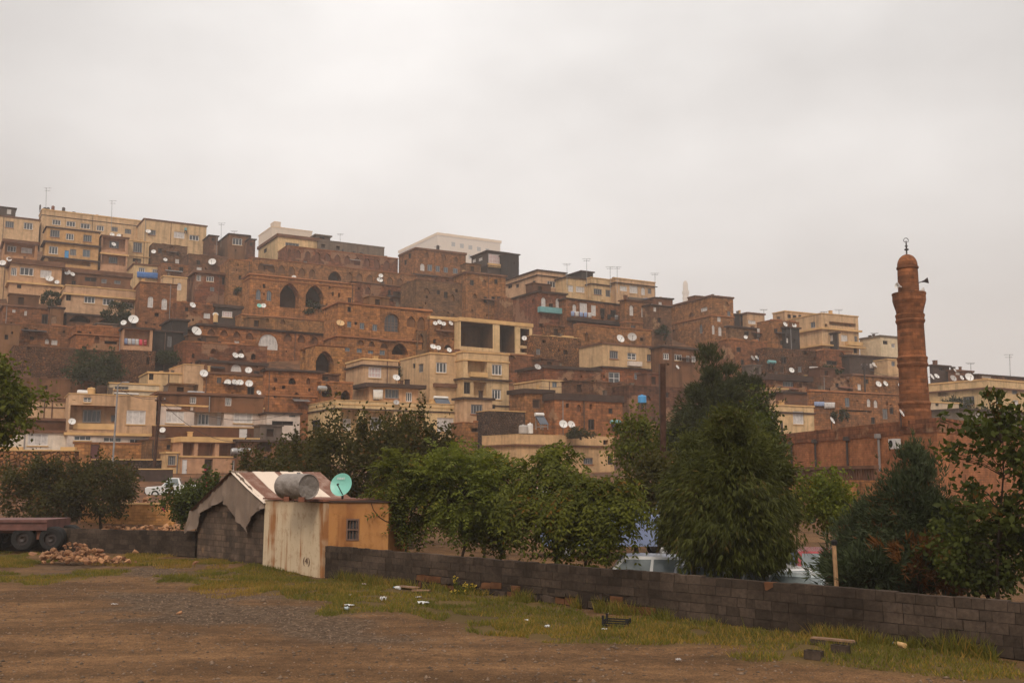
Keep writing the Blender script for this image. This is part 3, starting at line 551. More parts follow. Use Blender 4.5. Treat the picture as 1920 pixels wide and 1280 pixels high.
# centre upper: the stone palaces
h('d3', 352, 425, 476, 522, 'greystone', 'dark stone house with a single dish on its plain front', [(372, 492, 7, 9, 'd'), (427, 494, 6, 9, 'd'), (405, 500, 9, 9, 'n')], L=322, yd=528, cap=None)
h('d3b', 285, 350, 456, 500, 'greystone', 'brown stone house with a row of tiny openings below the cream skyline house', [(322, 464, 8, 8, 'n'), (334, 475, 5, 8, 'k'), (300, 470, 7, 9, 'd'), (310, 487, 6, 8, 'd')], yd=512, cap=None)
h('d3c', 302, 352, 494, 530, 'stone', 'brown stone house filling the gap above the round headed window', [(340, 505, 8, 9, 'd'), (318, 504, 6, 8, 'd')], yd=536, cap=None)
h('d4', 366, 432, 507, 552, 'stone', 'brown house with two white windows under a pale roof edge', [(372, 521, 10, 11, 'w'), (394, 523, 14, 10, 'w'), (423, 527, 14, 14, 'd')], L=350, yd=560, cap=('cap_brown', .4, .5))
h('d5', 428, 470, 486, 560, 'stone', 'plain tall brown stone flank beside the great arches', [(428, 495, 6, 8, 'd'), (450, 520, 5, 8, 'k')], yd=566, cap=None)
h('p1', 538, 746, 460, 500, 'stone', 'topmost tier of the arcaded stone palace with a row of blind arches', [(540 + i * 18.5, 474 + i * 2.2, 11, 15, 'n') for i in range(11)], yd=506, ext=3, cap=ST, bands=[(494, .25, .15, 'cap_stone')])
h('p2', 470, 778, 482, 528, 'stone', 'middle tier of the arcaded stone palace with one dark low arch', [(628, 517, 25, 18, 'A')] + [(490 + i * 19, 500 + i * 2.5, 12, 15, 'n') for i in range(6)] + [(655 + i * 19, 518 + i * 2.2, 12, 15, 'n') for i in range(6)], yd=532, ext=3, cap=ST)
h('p3', 466, 664, 512, 606, 'warmstone', 'stone palace front with two great dark pointed arches', [(543, 554, 36, 46, 'A'), (590, 556, 34, 42, 'A'), (484.5, 552, 9, 20, 'q'), (504.5, 554, 9, 20, 'q'), (495, 536, 5, 8, 'k'), (624, 551, 4, 8, 'k'), (636, 553, 4, 8, 'k'), (640, 585, 10, 14, 'n')], L=452, yd=612, cap=('cap_stone', .25, .2), bands=[(520, .15, .15, 'cap_stone')])
h('p3b', 660, 830, 526, 572, 'stone', 'terrace house of brown stone with a small shuttered bay behind the dishes', [(730, 552, 6, 16, 'd'), (745, 552, 16, 11, 'h'), (790, 560, 5, 12, 'k'), (690, 545, 10, 14, 'n')], yd=580, cap=('cap_brown', .25, .2))
h('p3c', 780, 890, 524, 590, 'greystone', 'shadowy brown stone house stepping down beside the shuttered bay', [(800, 545, 12, 10, 'n'), (822, 548, 6, 8, 'd'), (836, 553, 7, 12, 'd'), (856, 545, 5, 6, 'k')], yd=596, cap=None)
h('e6', 874, 948, 508, 592, 'stone', 'gabled brown stone house below the pink balcony', [(855, 545, 5, 6, 'k', 'l'), (845, 557, 6, 9, 'd', 'l'), (890, 555, 7, 10, 'n'), (925, 560, 7, 9, 'd'), (908, 530, 8, 12, 'n'), (930, 528, 6, 9, 'd'), (885, 530, 7, 10, 'd'), (910, 562, 6, 12, 'd')], L=829, yd=598, cap=('cap_brown', .3, .3))
h('e7', 945, 1012, 558, 600, 'stone', 'rough brown stone house under the cream corner flat', [(965, 575, 7, 10, 'd'), (985, 572, 6, 9, 'n')], yd=606, cap=None)
h('f2', 1008, 1062, 545, 628, 'stone', 'brown stone house with a teal balcony under the cream corner flat', [(1019, 566, 8, 17, 'a'), (1046, 568, 8, 17, 'a'), (1000, 565, 5, 12, 'n', 'l'), (1015, 610, 8, 7, 'k'), (1028, 618, 6, 5, 'k')], L=962, yd=640, cap=DK)
h('f4', 1062, 1172, 558, 628, 'stone', 'brown stone house with a long washing line balcony below the cream row', [(1077, 578, 7, 15, 'a'), (1094, 577, 14, 18, 'c'), (1113, 582, 9, 20, 'c'), (1130, 585, 9, 14, 'd'), (1150, 588, 11, 14, 'd')], yd=644, cap=DK)
h('f5', 1173, 1219, 560, 640, 'stone', 'square brown stone tower house with two slim white windows', [(1184, 582, 7, 19, 'a'), (1206, 585, 7, 19, 'a'), (1195, 632, 5, 5, 'k')], L=1163, yd=650, cap=('cap_brown', .3, .3), bands=[(602, .2, .15, 'cap_stone')])
h('f7', 1000, 1090, 628, 690, 'warmrubble', 'rough ruined stone slope house below the teal balcony', [(1020, 640, 7, 6, 'k'), (1060, 660, 8, 8, 'k')], yd=702, cap=None)
h('f8', 1084, 1222, 606, 668, 'stone', 'blank brown stone terrace wall behind two large dishes', [(1100, 632, 7, 18, 'n'), (1203, 636, 6, 6, 'k')], L=1076, yd=690, cap=('cap_stone', .2, .1), name='terrace_wall', cat='wall')
h('f9', 1222, 1260, 570, 640, 'greystone', 'shadowy stone house in the gap past the square tower house', [(1236, 600, 6, 9, 'd'), (1228, 580, 5, 8, 'c')], yd=655)
# centre: second palace, portico, shaded houses
h('g11', 402, 452, 570, 612, 'tarnish', 'small dark house with one pink and white window', [(426, 589, 19, 11, 'p')], L=396, yd=622, cap=('cap_dark', .5, .3))
h('g11b', 452, 610, 588, 622, 'stone', 'garden terrace wall of brown stone below the great pointed arches', [(500, 600, 10, 9, 'n'), (530, 603, 10, 9, 'n')], yd=632, cap=ST, name='terrace_wall', cat='wall')
h('g11c', 330, 402, 566, 612, 'stone', 'brown stone house with a dish beside the small dark house', [(350, 580, 6, 8, 'd'), (388, 592, 12, 10, 'c')], yd=624, cap=None)
h('g4', 372, 614, 606, 662, 'warmstone', 'long brown stone house with a big white fan window', [(503, 641, 36, 29, 'F'), (395, 639, 9, 4, 'c'), (444, 641, 9, 4, 'c'), (396, 622, 14, 12, 'n'), (420, 624, 14, 12, 'n'), (444, 627, 14, 12, 'n'), (468, 630, 14, 13, 'n'), (540, 632, 14, 14, 'n'), (565, 635, 14, 14, 'n'), (590, 638, 14, 14, 'n')], yd=672, cap=('cap_dark', .35, .3))
h('g9', 320, 350, 597, 664, 'charcoal', 'tall charcoal sheet metal stair box between stone houses', [(334, 646, 8, 16, 'g')], yd=672, cap=DK)
h('g9b', 286, 338, 618, 668, 'charcoal', 'dark metal shed with a slanting roof beside the laundry loggia', [(318, 640, 8, 20, 'g')], yd=678, cap=DK)
h('g10', 230, 285, 612, 658, 'peach', 'peach house whose open loggia is hung with laundry', [(257, 632, 48, 34, 'L')], yd=696, ext=.2, cap=DK)
h('g10b', 226, 290, 656, 700, 'rubble', 'rubble base wall carrying the laundry loggia', [(278, 676, 6, 14, 'k')], yd=712, cap=None, name='retaining_wall', cat='wall')
h('g6', 342, 500, 640, 692, 'stone', 'brown stone terrace house with an arched dark doorway', [(362, 667, 5, 8, 'k'), (475, 668, 9, 11, 'A'), (452, 660, 9, 9, 'n'), (400, 658, 11, 10, 'n')], yd=700, cap=None)
h('g6b', 376, 500, 674, 706, 'mud', 'low brown house with a white arched dormer', [(443, 688, 20, 17, 'F'), (480, 684, 8, 10, 'n')], yd=716, cap=('cap_dark', .3, .2))
h('g6c', 378, 500, 696, 742, 'warmstone', 'orange stone terrace wall behind a row of dishes', [(411, 713, 9, 11, 'b'), (430, 716, 9, 11, 'n')], yd=750, cap=('cap_brown', .25, .2))
h('g5', 590, 646, 646, 706, 'warmstone', 'orange stone house with a wide dark archway', [(607, 678, 38, 40, 'A'), (569, 668, 6, 22, 'k', 'l')], L=562, yd=724, cap=ST)
h('g7', 498, 602, 690, 800, 'warmstone', 'tall orange stone house with a small triangular opening', [(548, 714, 14, 12, 'A'), (517, 712, 7, 9, 'n'), (578, 714, 7, 12, 'n'), (516, 742, 6, 7, 'k'), (514, 728, 6, 7, 'n')], L=490, yd=806, cap=('cap_dark', .3, .3), bands=[(738, .2, .12, 'cap_stone')])
h('g7b', 600, 660, 716, 800, 'stone', 'brown stone house with a dark arch below the wide archway', [(612, 732, 22, 24, 'A'), (588, 730, 8, 10, 'd'), (648, 742, 18, 22, 'A')], yd=806, cap=None)
h('g1', 631, 806, 565, 700, 'warmstone', 'great orange stone mansion with one tall latticed arch', [(655, 580, 7, 10, 'd'), (655, 608, 8, 11, 'u'), (679, 611, 9, 12, 'u'), (703, 614, 9, 12, 'u'), (735, 605, 28, 34, 'B'), (771, 603, 16, 20, 'n'), (790, 606, 14, 24, 'n'), (770, 618, 7, 14, 'q'), (651, 655, 10, 7, 'u'), (674, 657, 10, 8, 'u'), (695, 660, 10, 6, 'u'), (717, 661, 10, 9, 'u'), (750, 654, 30, 22, 'A'), (676, 642, 14, 10, 'n'), (697, 645, 12, 10, 'n'), (720, 648, 14, 10, 'n')], L=605, yd=706, cap=('cap_stone', .3, .25), bands=[(628, .2, .3, 'cap_stone')])
h('g2', 782, 800, 620, 668, 'greystone', 'narrow dark stair tower between mansion and cream house', [(789, 640, 10, 30, 'A')], yd=700, cap=None, name='stair_tower', cat='tower')
h('g3w', 806, 862, 592, 666, 'stone', 'brown stone wing covered in white dishes beside the portico', [(815, 640, 6, 8, 'k'), (840, 650, 14, 9, 'A')], yd=700, cap=('cap_cream', .5, .1))
h('g3', 862, 998, 594, 660, 'cream', 'cream concrete portico open in front of a dark courtyard', [(894, 626, 60, 50, 'P'), (951, 634, 28, 54, 'P'), (984, 632, 17, 32, 'P'), (984, 657, 17, 8, 'L')], dep=7, yd=704, cap=('cap_cream', .6, .15))
h('g3b', 856, 1000, 656, 705, 'stone', 'stone terrace under the cream portico', [(925, 664, 10, 8, 'k'), (960, 668, 12, 8, 'n')], yd=712, cap=ST, name='terrace_wall', cat='wall')
# lower rows
h('h3', 276, 346, 696, 742, 'cream', 'cream house behind with a ramp shaped parapet', [(282, 706, 12, 12, 'd')], yd=752, cap=CR)
h('h3c', 344, 380, 683, 742, 'cream', 'cream sloping gable end beside the hedge on the roof', [(362, 727, 20, 14, 'L')], yd=753, cap=None)
h('h3b', 203, 297, 716, 760, 'pale', 'pale box house behind the balcony house with round vents', [(228, 728, 26, 8, 'g')], L=199, yd=766, cap=CR, bands=[(729, .12, .2, 'cap_cream')])
h('h2', 34, 128, 744, 806, 'cream', 'plain cream side house below the brown terrace wall', [], yd=834, cap=BR, bands=[(761, .1, .05)])
h('h2r', 36, 122, 782, 806, 'brownroof', 'brown wall stub on the roof of the low white house', [], yd=850, ext=.1, cap=BR, name='roof_wall', cat='wall')
h('h2w', -10, 124, 804, 858, 'white', 'low white house with one broad window behind the rubble wall', [(71, 822, 38, 26, 'c')], yd=866, cap=BR)
h('h1', 126, 291, 738, 812, 'cream', 'cream house with a recessed balcony and a paired white vent', [(175, 783, 88, 46, 'L'), (172, 780, 34, 24, 'g@'), (212, 784, 8, 12, 'u@'), (255, 782, 36, 26, 'c'), (164, 749, 15, 9, 'W'), (229, 772, 3, 8, 'k')], yd=862, ext=.1, cap=None, bands=[(810, .3, .3, 'cap_cream')])
h('h1w', 124, 282, 813, 866, 'white', 'white ground floor with strip windows under the balcony house', [(155, 821, 32, 9, 'w'), (211, 824, 34, 9, 'w'), (258, 827, 30, 9, 'w')], yd=863, cap=None)
h('h1s', 138, 280, 828, 870, 'warmstone', 'orange stone yard wall with a dark red door', [(178, 847, 17, 36, 'R'), (127, 840, 6, 16, 'k')], yd=874, cap=ST, dep=.5, name='yard_wall', cat='wall')
h('h4r', 296, 493, 734, 768, 'mud', 'long brown roof storey with two small white dormer windows', [(362, 750, 12, 13, 'w'), (428, 753, 12, 15, 'w')], yd=846, ext=.1, cap=BR)
h('h4', 300, 493, 757, 800, 'white', 'long white house with a recessed entrance under the brown roof storey', [(328, 780, 34, 26, 'c'), (392, 782, 56, 30, 'L'), (381, 786, 22, 22, 'w@'), (412, 784, 9, 24, 'D@'), (456, 782, 36, 22, 'c')], yd=846, cap=CR)
h('h4b', 286, 562, 798, 836, 'brownroof', 'long brown plastered terrace wall below the white house', [(456, 811, 15, 24, 'D')], yd=856, cap=None, name='terrace_wall', cat='wall')
h('h4c', 500, 562, 772, 800, 'white', 'small white annex with a dark awning by the tall orange house', [(548, 778, 12, 7, 'g'), (530, 793, 40, 8, 'd')], yd=850)
h('h5s', 278, 336, 824, 880, 'greystone', 'dark stone house corner above the grey yard gate', [(316, 838, 7, 9, 'd')], yd=886, cap=None)
h('h5', 338, 480, 818, 904, 'peach', 'peach plastered house with three open bays between cream pillars', [(352, 840, 24, 27, 'L'), (387, 840, 32, 30, 'L'), (427, 842, 32, 29, 'L'), (345, 880, 11, 38, 'D'), (391, 876, 16, 32, 'h'), (441, 872, 12, 20, 'w')], yd=906, cap=('cap_cream', .55, .2), bands=[(854, .15, .12, 'cap_cream')])
h('h5l', 311, 336, 846, 902, 'peach', 'peach side wing with one grey window', [(322, 863, 15, 18, 'g')], yd=905, cap=CR)
h('h6', 444, 566, 822, 900, 'mud', 'brown plaster house under a thin dark roof behind the olive trees', [(480, 836, 60, 20, 'L'), (500, 862, 12, 14, 'd')], yd=902, cap=DK)
h('h9s', 806, 868, 660, 736, 'cream', 'cream three storey house with a shaded side and a square window', [(828, 689, 20, 20, 'w'), (776, 686, 5, 9, 'd', 'l'), (789, 690, 9, 16, 'g', 'l'), (838, 722, 8, 8, 'd')], L=750, yd=786, cap=CR, ext=4)
h('h9', 868, 954, 657, 782, 'cream', 'tall cream house with corner balconies on two floors', [(895, 688, 36, 26, 'L'), (872, 690, 8, 18, 'g@'), (932, 693, 19, 20, 'w'), (900, 729, 24, 26, 'L'), (875, 727, 14, 22, 'd'), (931, 739, 17, 19, 'w'), (924, 762, 10, 8, 'd')], yd=792, cap=CR, bands=[(673, .15, .12, 'cap_cream'), (708, .2, .35), (757, .15, .12)])
h('h8c', 680, 746, 671, 730, 'cream', 'cream house with a white barred window and blank grey flank', [(703, 698, 24, 20, 'p'), (694, 676, 5, 5, 'k')], L=648, yd=790, cap=CR, bands=[(683, .2, .3)])
h('h8', 692, 784, 718, 768, 'peach', 'peach house under a dark awning with a white sheet hung out', [(735, 738, 26, 18, 'g'), (767, 744, 12, 18, 'w'), (705, 742, 12, 16, 'd')], L=672, yd=800, cap=('cap_dark', .5, .8))
h('h7b', 870, 923, 744, 794, 'cream', 'cream rooftop block with one grey window', [(894, 767, 22, 18, 'g'), (895, 747, 5, 5, 'k')], L=852, yd=846, ext=.1, cap=DK)
h('h7s', 868, 924, 792, 860, 'stone', 'brown brick wall below the cream rooftop block', [(894, 806, 20, 7, 'k')], yd=848, cap=None, name='brick_wall', cat='wall')
h('h7', 627, 870, 750, 846, 'cream', 'broad cream house with three shaded veranda bays behind the trees', [(655, 792, 34, 50, 'L'), (712, 796, 52, 50, 'L'), (771, 800, 54, 48, 'L'), (650, 796, 14, 22, 'c@'), (705, 794, 22, 24, 'w@'), (835, 796, 31, 26, 'c'), (592, 800, 16, 26, 'd', 'l')], L=558, yd=852, cap=None, bands=[(764, .14, .14), (756, .1, .06, 'cap_cream')])
h('h13', 984, 1036, 728, 806, 'stone', 'brown stone cube house with a dark shutter', [(1006, 757, 15, 17, 'h')], L=956, yd=816, cap=('cap_dark', .6, .3))
h('h13b', 918, 985, 770, 862, 'darkrubble', 'dark rubble retaining wall beside the cream rooftop block', [], yd=862, cap=None, name='retaining_wall', cat='wall')
h('h12', 1020, 1126, 684, 730, 'stone', 'long brown stone house under a black roof edge', [(1045, 722, 20, 10, 'c'), (1060, 712, 10, 9, 'n'), (1085, 716, 10, 9, 'n')], yd=756, cap=('cap_dark', .4, .3))
h('h12b', 1016, 1062, 711, 736, 'cream', 'small cream house with a yellow panel squeezed between stone roofs', [(1040, 720, 9, 12, 'u')], yd=768, cap=CR)
h('h14', 1040, 1168, 736, 812, 'warmstone', 'orange stone house with a crooked dark roof above the low cream parapet', [(1064, 760, 6, 8, 'k'), (1108, 762, 5, 10, 'k'), (1145, 770, 8, 10, 'd'), (1085, 765, 9, 14, 'n')], yd=826, cap=('cap_dark', .9, .2))
h('h14b', 1120, 1180, 716, 760, 'greystone', 'rough grey stone garden wall under a hanging vine', [(1150, 740, 10, 10, 'n')], yd=790, cap=None, name='garden_wall', cat='wall')
h('h15', 968, 1152, 813, 900, 'peach', 'low peach house with a tall cream parapet behind the green trees', [(1103, 864, 18, 12, 'g'), (1146, 862, 13, 17, 'd'), (1136, 829, 10, 9, 'k')], yd=904, cap=('cap_cream', .06, .02), bands=[(832, .2, .3, 'cap_brown')])
h('h15b', 985, 1205, 905, 985, 'peach', 'ruined peach house half hidden behind the green trees', [(1190, 925, 40, 26, 'L'), (1060, 950, 30, 20, 'L')], Y=88, yd=930, cap=CR)
h('h10', 1130, 1241, 641, 688, 'cream', 'cream upper house with three windows and a blank peach side', [(1151, 665, 16, 15, 'g'), (1185, 668, 17, 13, 'W'), (1220, 671, 14, 13, 'g')], L=1086, yd=738, ext=.1, cap=BR, bands=[(686, .2, .25)])
h('h10b', 1130, 1242, 689, 742, 'warmstone', 'orange stone lower storey with a big grey window', [(1152, 708, 21, 21, 'W'), (1197, 705, 15, 13, 'u'), (1220, 704, 15, 13, 'u'), (1132, 706, 5, 6, 'k')], L=1120, yd=738, cap=None)
h('h11', 1243, 1312, 648, 700, 'mud', 'brown plaster house with three bright white windows', [(1249, 668, 12, 12, 'w'), (1272, 670, 15, 12, 'w'), (1290, 672, 7, 12, 'w'), (1301, 673, 9, 11, 'w')], yd=742, cap=DK)
h('h10c', 1180, 1330, 722, 800, 'greystone', 'broken stone terrace behind the blue tank', [(1250, 740, 8, 10, 'd'), (1215, 746, 10, 10, 'n')], yd=806, cap=None)
# towards the minaret
h('j1', 1366, 1440, 636, 700, 'stone', 'brown stone house stepping down from the tall corner house', [(1398, 632, 5, 5, 'c'), (1385, 655, 8, 9, 'd'), (1420, 662, 8, 8, 'n')], yd=715, yaw=27, cap=None)
h('j1b', 1368, 1450, 610, 645, 'greystone', 'grey brown stone house with a white cloth over its roof edge', [(1400, 625, 9, 8, 'd')], L=1362, yd=678, yaw=27, cap=DK)
h('j1c', 1448, 1500, 600, 650, 'stone', 'small brown stone house with dishes below the hazy cream block', [(1455, 620, 7, 8, 'd')], L=1420, yd=686, yaw=27, cap=None)
h('j1d', 1474, 1500, 612, 650, 'charcoal', 'dark tin house with one white window under the big villa', [(1475, 638, 6, 9, 'c'), (1488, 640, 6, 8, 'd')], L=1466, yd=688, yaw=27, cap=DK)
h('j2', 1440, 1552, 652, 712, 'rubble', 'crumbling rubble house wall under the big cream villa', [(1470, 675, 10, 13, 'd'), (1510, 660, 8, 10, 'k'), (1530, 672, 6, 8, 'k')], yd=722, yaw=27, cap=None)
h('j2b', 1548, 1600, 654, 715, 'stone', 'square brown brick house with a dark tin awning beside the villa', [(1578, 664, 12, 9, 'n'), (1560, 680, 20, 8, 'd')], yd=724, yaw=27, cap=ST)
h('j2c', 1594, 1694, 664, 712, 'tarnish', 'dark sprawling house with laundry poles beside the minaret', [(1672, 683, 8, 11, 'u'), (1620, 690, 8, 8, 'd')], yd=728, yaw=27, cap=DK)
h('j2d', 1666, 1694, 672, 708, 'cream', 'small cream house half behind the minaret', [(1675, 682, 7, 9, 'u'), (1687, 688, 5, 14, 'a')], yd=736, yaw=27, cap=CR)
h('j2e', 1600, 1700, 700, 740, 'stone', 'brown stone house with three white dishes before the minaret', [(1625, 715, 8, 8, 'd')], yd=750, yaw=27, cap=BR)
h('j3', 1438, 1514, 701, 740, 'stone', 'brown house with a wide dark hip roof and a grey shuttered window', [(1478, 717, 20, 16, 'g'), (1500, 720, 8, 12, 'n')], yd=756, yaw=27, cap=('cap_dark', .9, .7))
h('j3b', 1440, 1478, 726, 758, 'cream', 'cream balcony strip under the hip roofed house', [(1452, 741, 20, 9, 'L')], yd=766, yaw=27, cap=CR)
h('j3c', 1470, 1530, 733, 770, 'mud', 'brown plaster wall between cream balcony and cream block', [], yd=772, yaw=27, cap=DK, name='terrace_wall', cat='wall')
h('j4', 1428, 1528, 756, 830, 'cream', 'cream block behind the dark conifer with a curtained window', [(1497, 783, 20, 24, 'c'), (1450, 780, 10, 14, 'g')], yd=836, yaw=27, cap=CR, bands=[(770, .2, .2)])
h('j5', 1522, 1692, 730, 806, 'stone', 'long brown stone house with a pair of pale slim windows', [(1589, 754, 9, 17, 'u'), (1629, 755, 7, 15, 'a'), (1642, 757, 7, 14, 'a'), (1605, 770, 60, 3, 'k'), (1672, 770, 8, 12, 'd')], L=1516, yd=812, yaw=27, cap=ST)
h('j6', 1540, 1610, 706, 745, 'greystone', 'stone house behind a bush with white laundry in front', [(1570, 722, 7, 8, 'd'), (1590, 716, 7, 9, 'n')], yd=752, yaw=27, cap=None)
h('k4', 1858, 1990, 709, 790, 'cream', 'large cream apartment house beyond the mosque with rows of windows', [(1872, 735, 8, 6, 'd'), (1853, 750, 11, 11, 'c'), (1873, 752, 11, 10, 'w'), (1905, 755, 10, 10, 'c'), (1903, 735, 10, 8, 'g'), (1816, 751, 22, 16, 'g', 'l'), (1768, 738, 20, 9, 'L', 'l')], L=1742, yd=800, yaw=32, cap=('cap_cream', .25, .1), bands=[(726, .2, .5, 'cap_brown')])
h('k5', 1748, 1800, 752, 800, 'pale', 'small white walled house under the bushy slope past the minaret', [(1757, 757, 6, 8, 'd')], yd=806, yaw=30, cap=CR)
h('k6', 1800, 1990, 765, 830, 'concrete', 'grey concrete garage block below the large cream apartment house', [(1835, 775, 12, 16, 'c'), (1880, 778, 18, 10, 'd')], yd=826, yaw=32, cap=DK)
# loose walls near the foot of the hill
h('s1', -60, 132, 845, 975, 'warmrubble', 'high wall of orange rubble stones behind the trees', [], Y=74, yaw=4, dep=1.0, ext=2, cap=None, name='stone_wall', cat='wall')
h('s2', 150, 326, 946, 992, 'mosquebrick', 'low brown brick wall in front of the parked white pickup', [(267, 951, 2.5, 12, 'd')], Y=60, yaw=3, dep=.4, ext=1, cap=None, name='brick_wall', cat='wall')
h('s3', 260, 322, 880, 908, 'tarnish', 'dark grey yard wall beside the peach house door', [], Y=94, yaw=10, dep=.4, ext=3, cap=None, name='yard_wall', cat='wall')
h('s4', 170, 300, 862, 905, 'darkrubble', 'dark stone street wall below the orange yard wall', [], Y=100, yaw=12, dep=.6, ext=3, cap=None, name='street_wall', cat='wall')
# ------------------------------------------------------------------ materials of the foreground things
wallmat('minstone', (.255, .095, .038), (.175, .068, .030), brick=(.52, .24), bc=1.1, stain=.25, streak=.3, patch=.5, bumpst=.6, huev=0)
wallmat('hutstone', (.125, .086, .062), (.080, .056, .042), brick=(.42, .22), stain=.3, streak=.3, bumpst=.8, huev=0, scale=1.2)
t = NT('tarp'); co = t.n('ShaderNodeTexCoord'); n1 = t.noise((co, 3), 2.2, 5, .6); m = t.mix((n1, 0), (.115, .076, .054, 1), (.215, .150, .108, 1)); t.col((m, 0)); t.bsdf.inputs['Roughness'].default_value = .85; n2 = t.noise((co, 3), 14, 3); t.bump((n2, 0), .4, .02); MAT['tarp'] = t.mat
t = NT('corrugated'); co = t.n('ShaderNodeTexCoord'); ge = t.n('ShaderNodeNewGeometry'); n1 = t.noise((co, 3), 2.5, 5, .7); f = t.math('GREATER_THAN', (ge, 'Random Per Island'), .42)
a = t.math('ADD', (n1, 0), (f, 0)); r = t.rng((a, 0), .45, 1.25, 0, 1); m = t.mix((r, 0), (.15, .052, .024, 1), (.62, .50, .40, 1)); t.col((m, 0)); t.bsdf.inputs['Roughness'].default_value = .6; MAT['corrugated'] = t.mat
def rustwash(name, c, c2, rc, thin, amt):
    t = NT(name); co = t.n('ShaderNodeTexCoord'); P = (co, 3)
    n0 = t.noise(P, 1.3, 5, .65); m = t.mix((n0, 0), c4(c), c4(c2))
    mp_ = t.n('ShaderNodeMapping', {0: P, 'Scale': (1, 1, thin)}); n1 = t.noise((mp_, 0), 1.9, 3, .6); f1 = t.rng((n1, 0), .50, .60, 0, amt)
    nf = t.noise(P, .8, 3); ff = t.rng((nf, 0), .38, .55, .15, 1); f1 = t.math('MULTIPLY', (f1, 0), (ff, 0)); m = t.mix((f1, 0), (m, 0), c4(rc)); n2 = t.noise(P, 3.0, 6, .75); f2 = t.rng((n2, 0), .52, .75, 0, .75); m = t.mix((f2, 0), (m, 0), c4([x * .8 for x in rc]))
    s = t.n('ShaderNodeSeparateXYZ', {0: P}); f3 = t.rng((s, 2), 2.27, 1.95, .8, 0); n3 = t.noise(P, 5, 3); f3 = t.math('MULTIPLY', (f3, 0), (n3, 0)); m = t.mix((f3, 0), (m, 0), (.20, .10, .05, 1))
    t.col((m, 0)); t.bsdf.inputs['Roughness'].default_value = .85; t.bsdf.inputs['Specular IOR Level'].default_value = .15; t.bump((n2, 0), .3, .03); MAT[name] = t.mat
rustwash('rustwash', (.64, .50, .34), (.50, .37, .24), (.30, .115, .034), .09, .92)
rustwash('rustplaster', (.46, .225, .080), (.34, .140, .045), (.20, .070, .024), .10, .75)
t = NT('galvanised'); co = t.n('ShaderNodeTexCoord'); n1 = t.noise((co, 3), 3, 4, .6); m = t.mix((n1, 0), (.15, .12, .10, 1), (.33, .28, .245, 1)); t.col((m, 0)); t.bsdf.inputs['Metallic'].default_value = .35; t.bsdf.inputs['Roughness'].default_value = .5; nb = t.noise((co, 3), 2.4, 3); t.bump((nb, 0), .9, .12); MAT['galvanised'] = t.mat
def paint(name, c, rough=.25):
    t = NT(name); t.bsdf.inputs['Base Color'].default_value = c4(c); t.bsdf.inputs['Roughness'].default_value = rough; t.bsdf.inputs['Coat Weight'].default_value = .4; MAT[name] = t.mat
paint('paint_white', (.62, .60, .58)); paint('paint_silver', (.36, .36, .40)); paint('paint_red', (.30, .012, .014)); paint('paint_blue', (.22, .27, .42)); paint('paint_ice', (.42, .47, .47))
simple('carglass', (.15, .17, .17), .08, spec=.7, var=.2); simple('hubcap', (.4, .4, .4), .3, .5); simple('lamp_red', (.3, .01, .01), .3); simple('lamp_clear', (.6, .6, .6), .15)
simple('dish_teal', (.20, .49, .40), .4, var=.06); simple('trailer_paint', (.12, .045, .034), .7, var=.35)
simple('flower_yellow', (.42, .28, .02), .7); simple('flower_pink', (.60, .06, .09), .7)
def leafmat(name, ca, cb, cd=None, dry=.1, tr=.3, sc=.8, trc=1.6):
    """leaves: per-leaf and per-clump variation of two greens, a share of dry ones, some light shining through"""
    t = NT(name); ge = t.n('ShaderNodeNewGeometry'); co = t.n('ShaderNodeTexCoord'); n = t.noise((co, 3), sc, 3, .6)
    r = t.math('MULTIPLY', (ge, 'Random Per Island'), .55); n_ = t.rng((n, 0), .32, .68, 0, .6); f = t.math('ADD', (r, 0), (n_, 0))
    m = t.mix((f, 0), c4(ca), c4(cb)); m.use_clamp = True
    if cd:
        rr = t.math('MULTIPLY', (ge, 'Random Per Island'), 7.31); rr = t.math('FRACT', (rr, 0)); n2 = t.noise((co, 3), sc * .7 + .13, 3); q = t.math('MULTIPLY', (n2, 0), 1.4); q = t.math('MULTIPLY', (rr, 0), (q, 0)); g = t.rng((q, 0), .78 - dry, .83 - dry, 0, 1); m = t.mix((g, 0), (m, 0), c4(cd))
    t.col((m, 0)); t.bsdf.inputs['Roughness'].default_value = .6; t.bsdf.inputs['Specular IOR Level'].default_value = .10
    tl = t.n('ShaderNodeBsdfTranslucent'); mm = t.mix(1.0, (m, 0), (trc, trc, trc * .6, 1), 'MULTIPLY'); t.l(mm, 0, tl, 0)
    ms = t.n('ShaderNodeMixShader', {0: tr}); t.l(t.bsdf, 0, ms, 1); t.l(tl, 0, ms, 2); t.l(ms, 0, t.out, 0); MAT[name] = t.mat
leafmat('leaf_olive', (.026, .024, .006), (.066, .056, .012), (.11, .055, .018), .12)
leafmat('leaf_green', (.026, .032, .004), (.118, .120, .015), (.15, .08, .014), .08)
leafmat('leaf_bright', (.045, .058, .008), (.15, .160, .024), (.24, .17, .02), .06)
leafmat('leaf_conifer', (.021, .025, .006), (.082, .084, .016), (.09, .06, .015), .04, tr=.15, sc=1.2)
leafmat('leaf_pine', (.017, .021, .007), (.056, .060, .016), None, tr=.1)
leafmat('leaf_blue', (.020, .028, .012), (.066, .078, .036), (.11, .045, .016), .04, tr=.15)
leafmat('leaf_rust', (.06, .028, .010), (.15, .06, .018), None, tr=.2)
leafmat('leaf_dark', (.016, .021, .004), (.072, .082, .015), (.12, .06, .015), .05)
leafmat('leaf_hill', (.020, .026, .010), (.045, .050, .016), (.08, .05, .02), .06, sc=.4)
leafmat('leaf_grass', (.062, .068, .012), (.18, .150, .028), (.27, .165, .038), .24, tr=.35, sc=.45)
leafmat('leaf_straw', (.16, .10, .025), (.30, .19, .045), None, tr=.35, sc=.6)
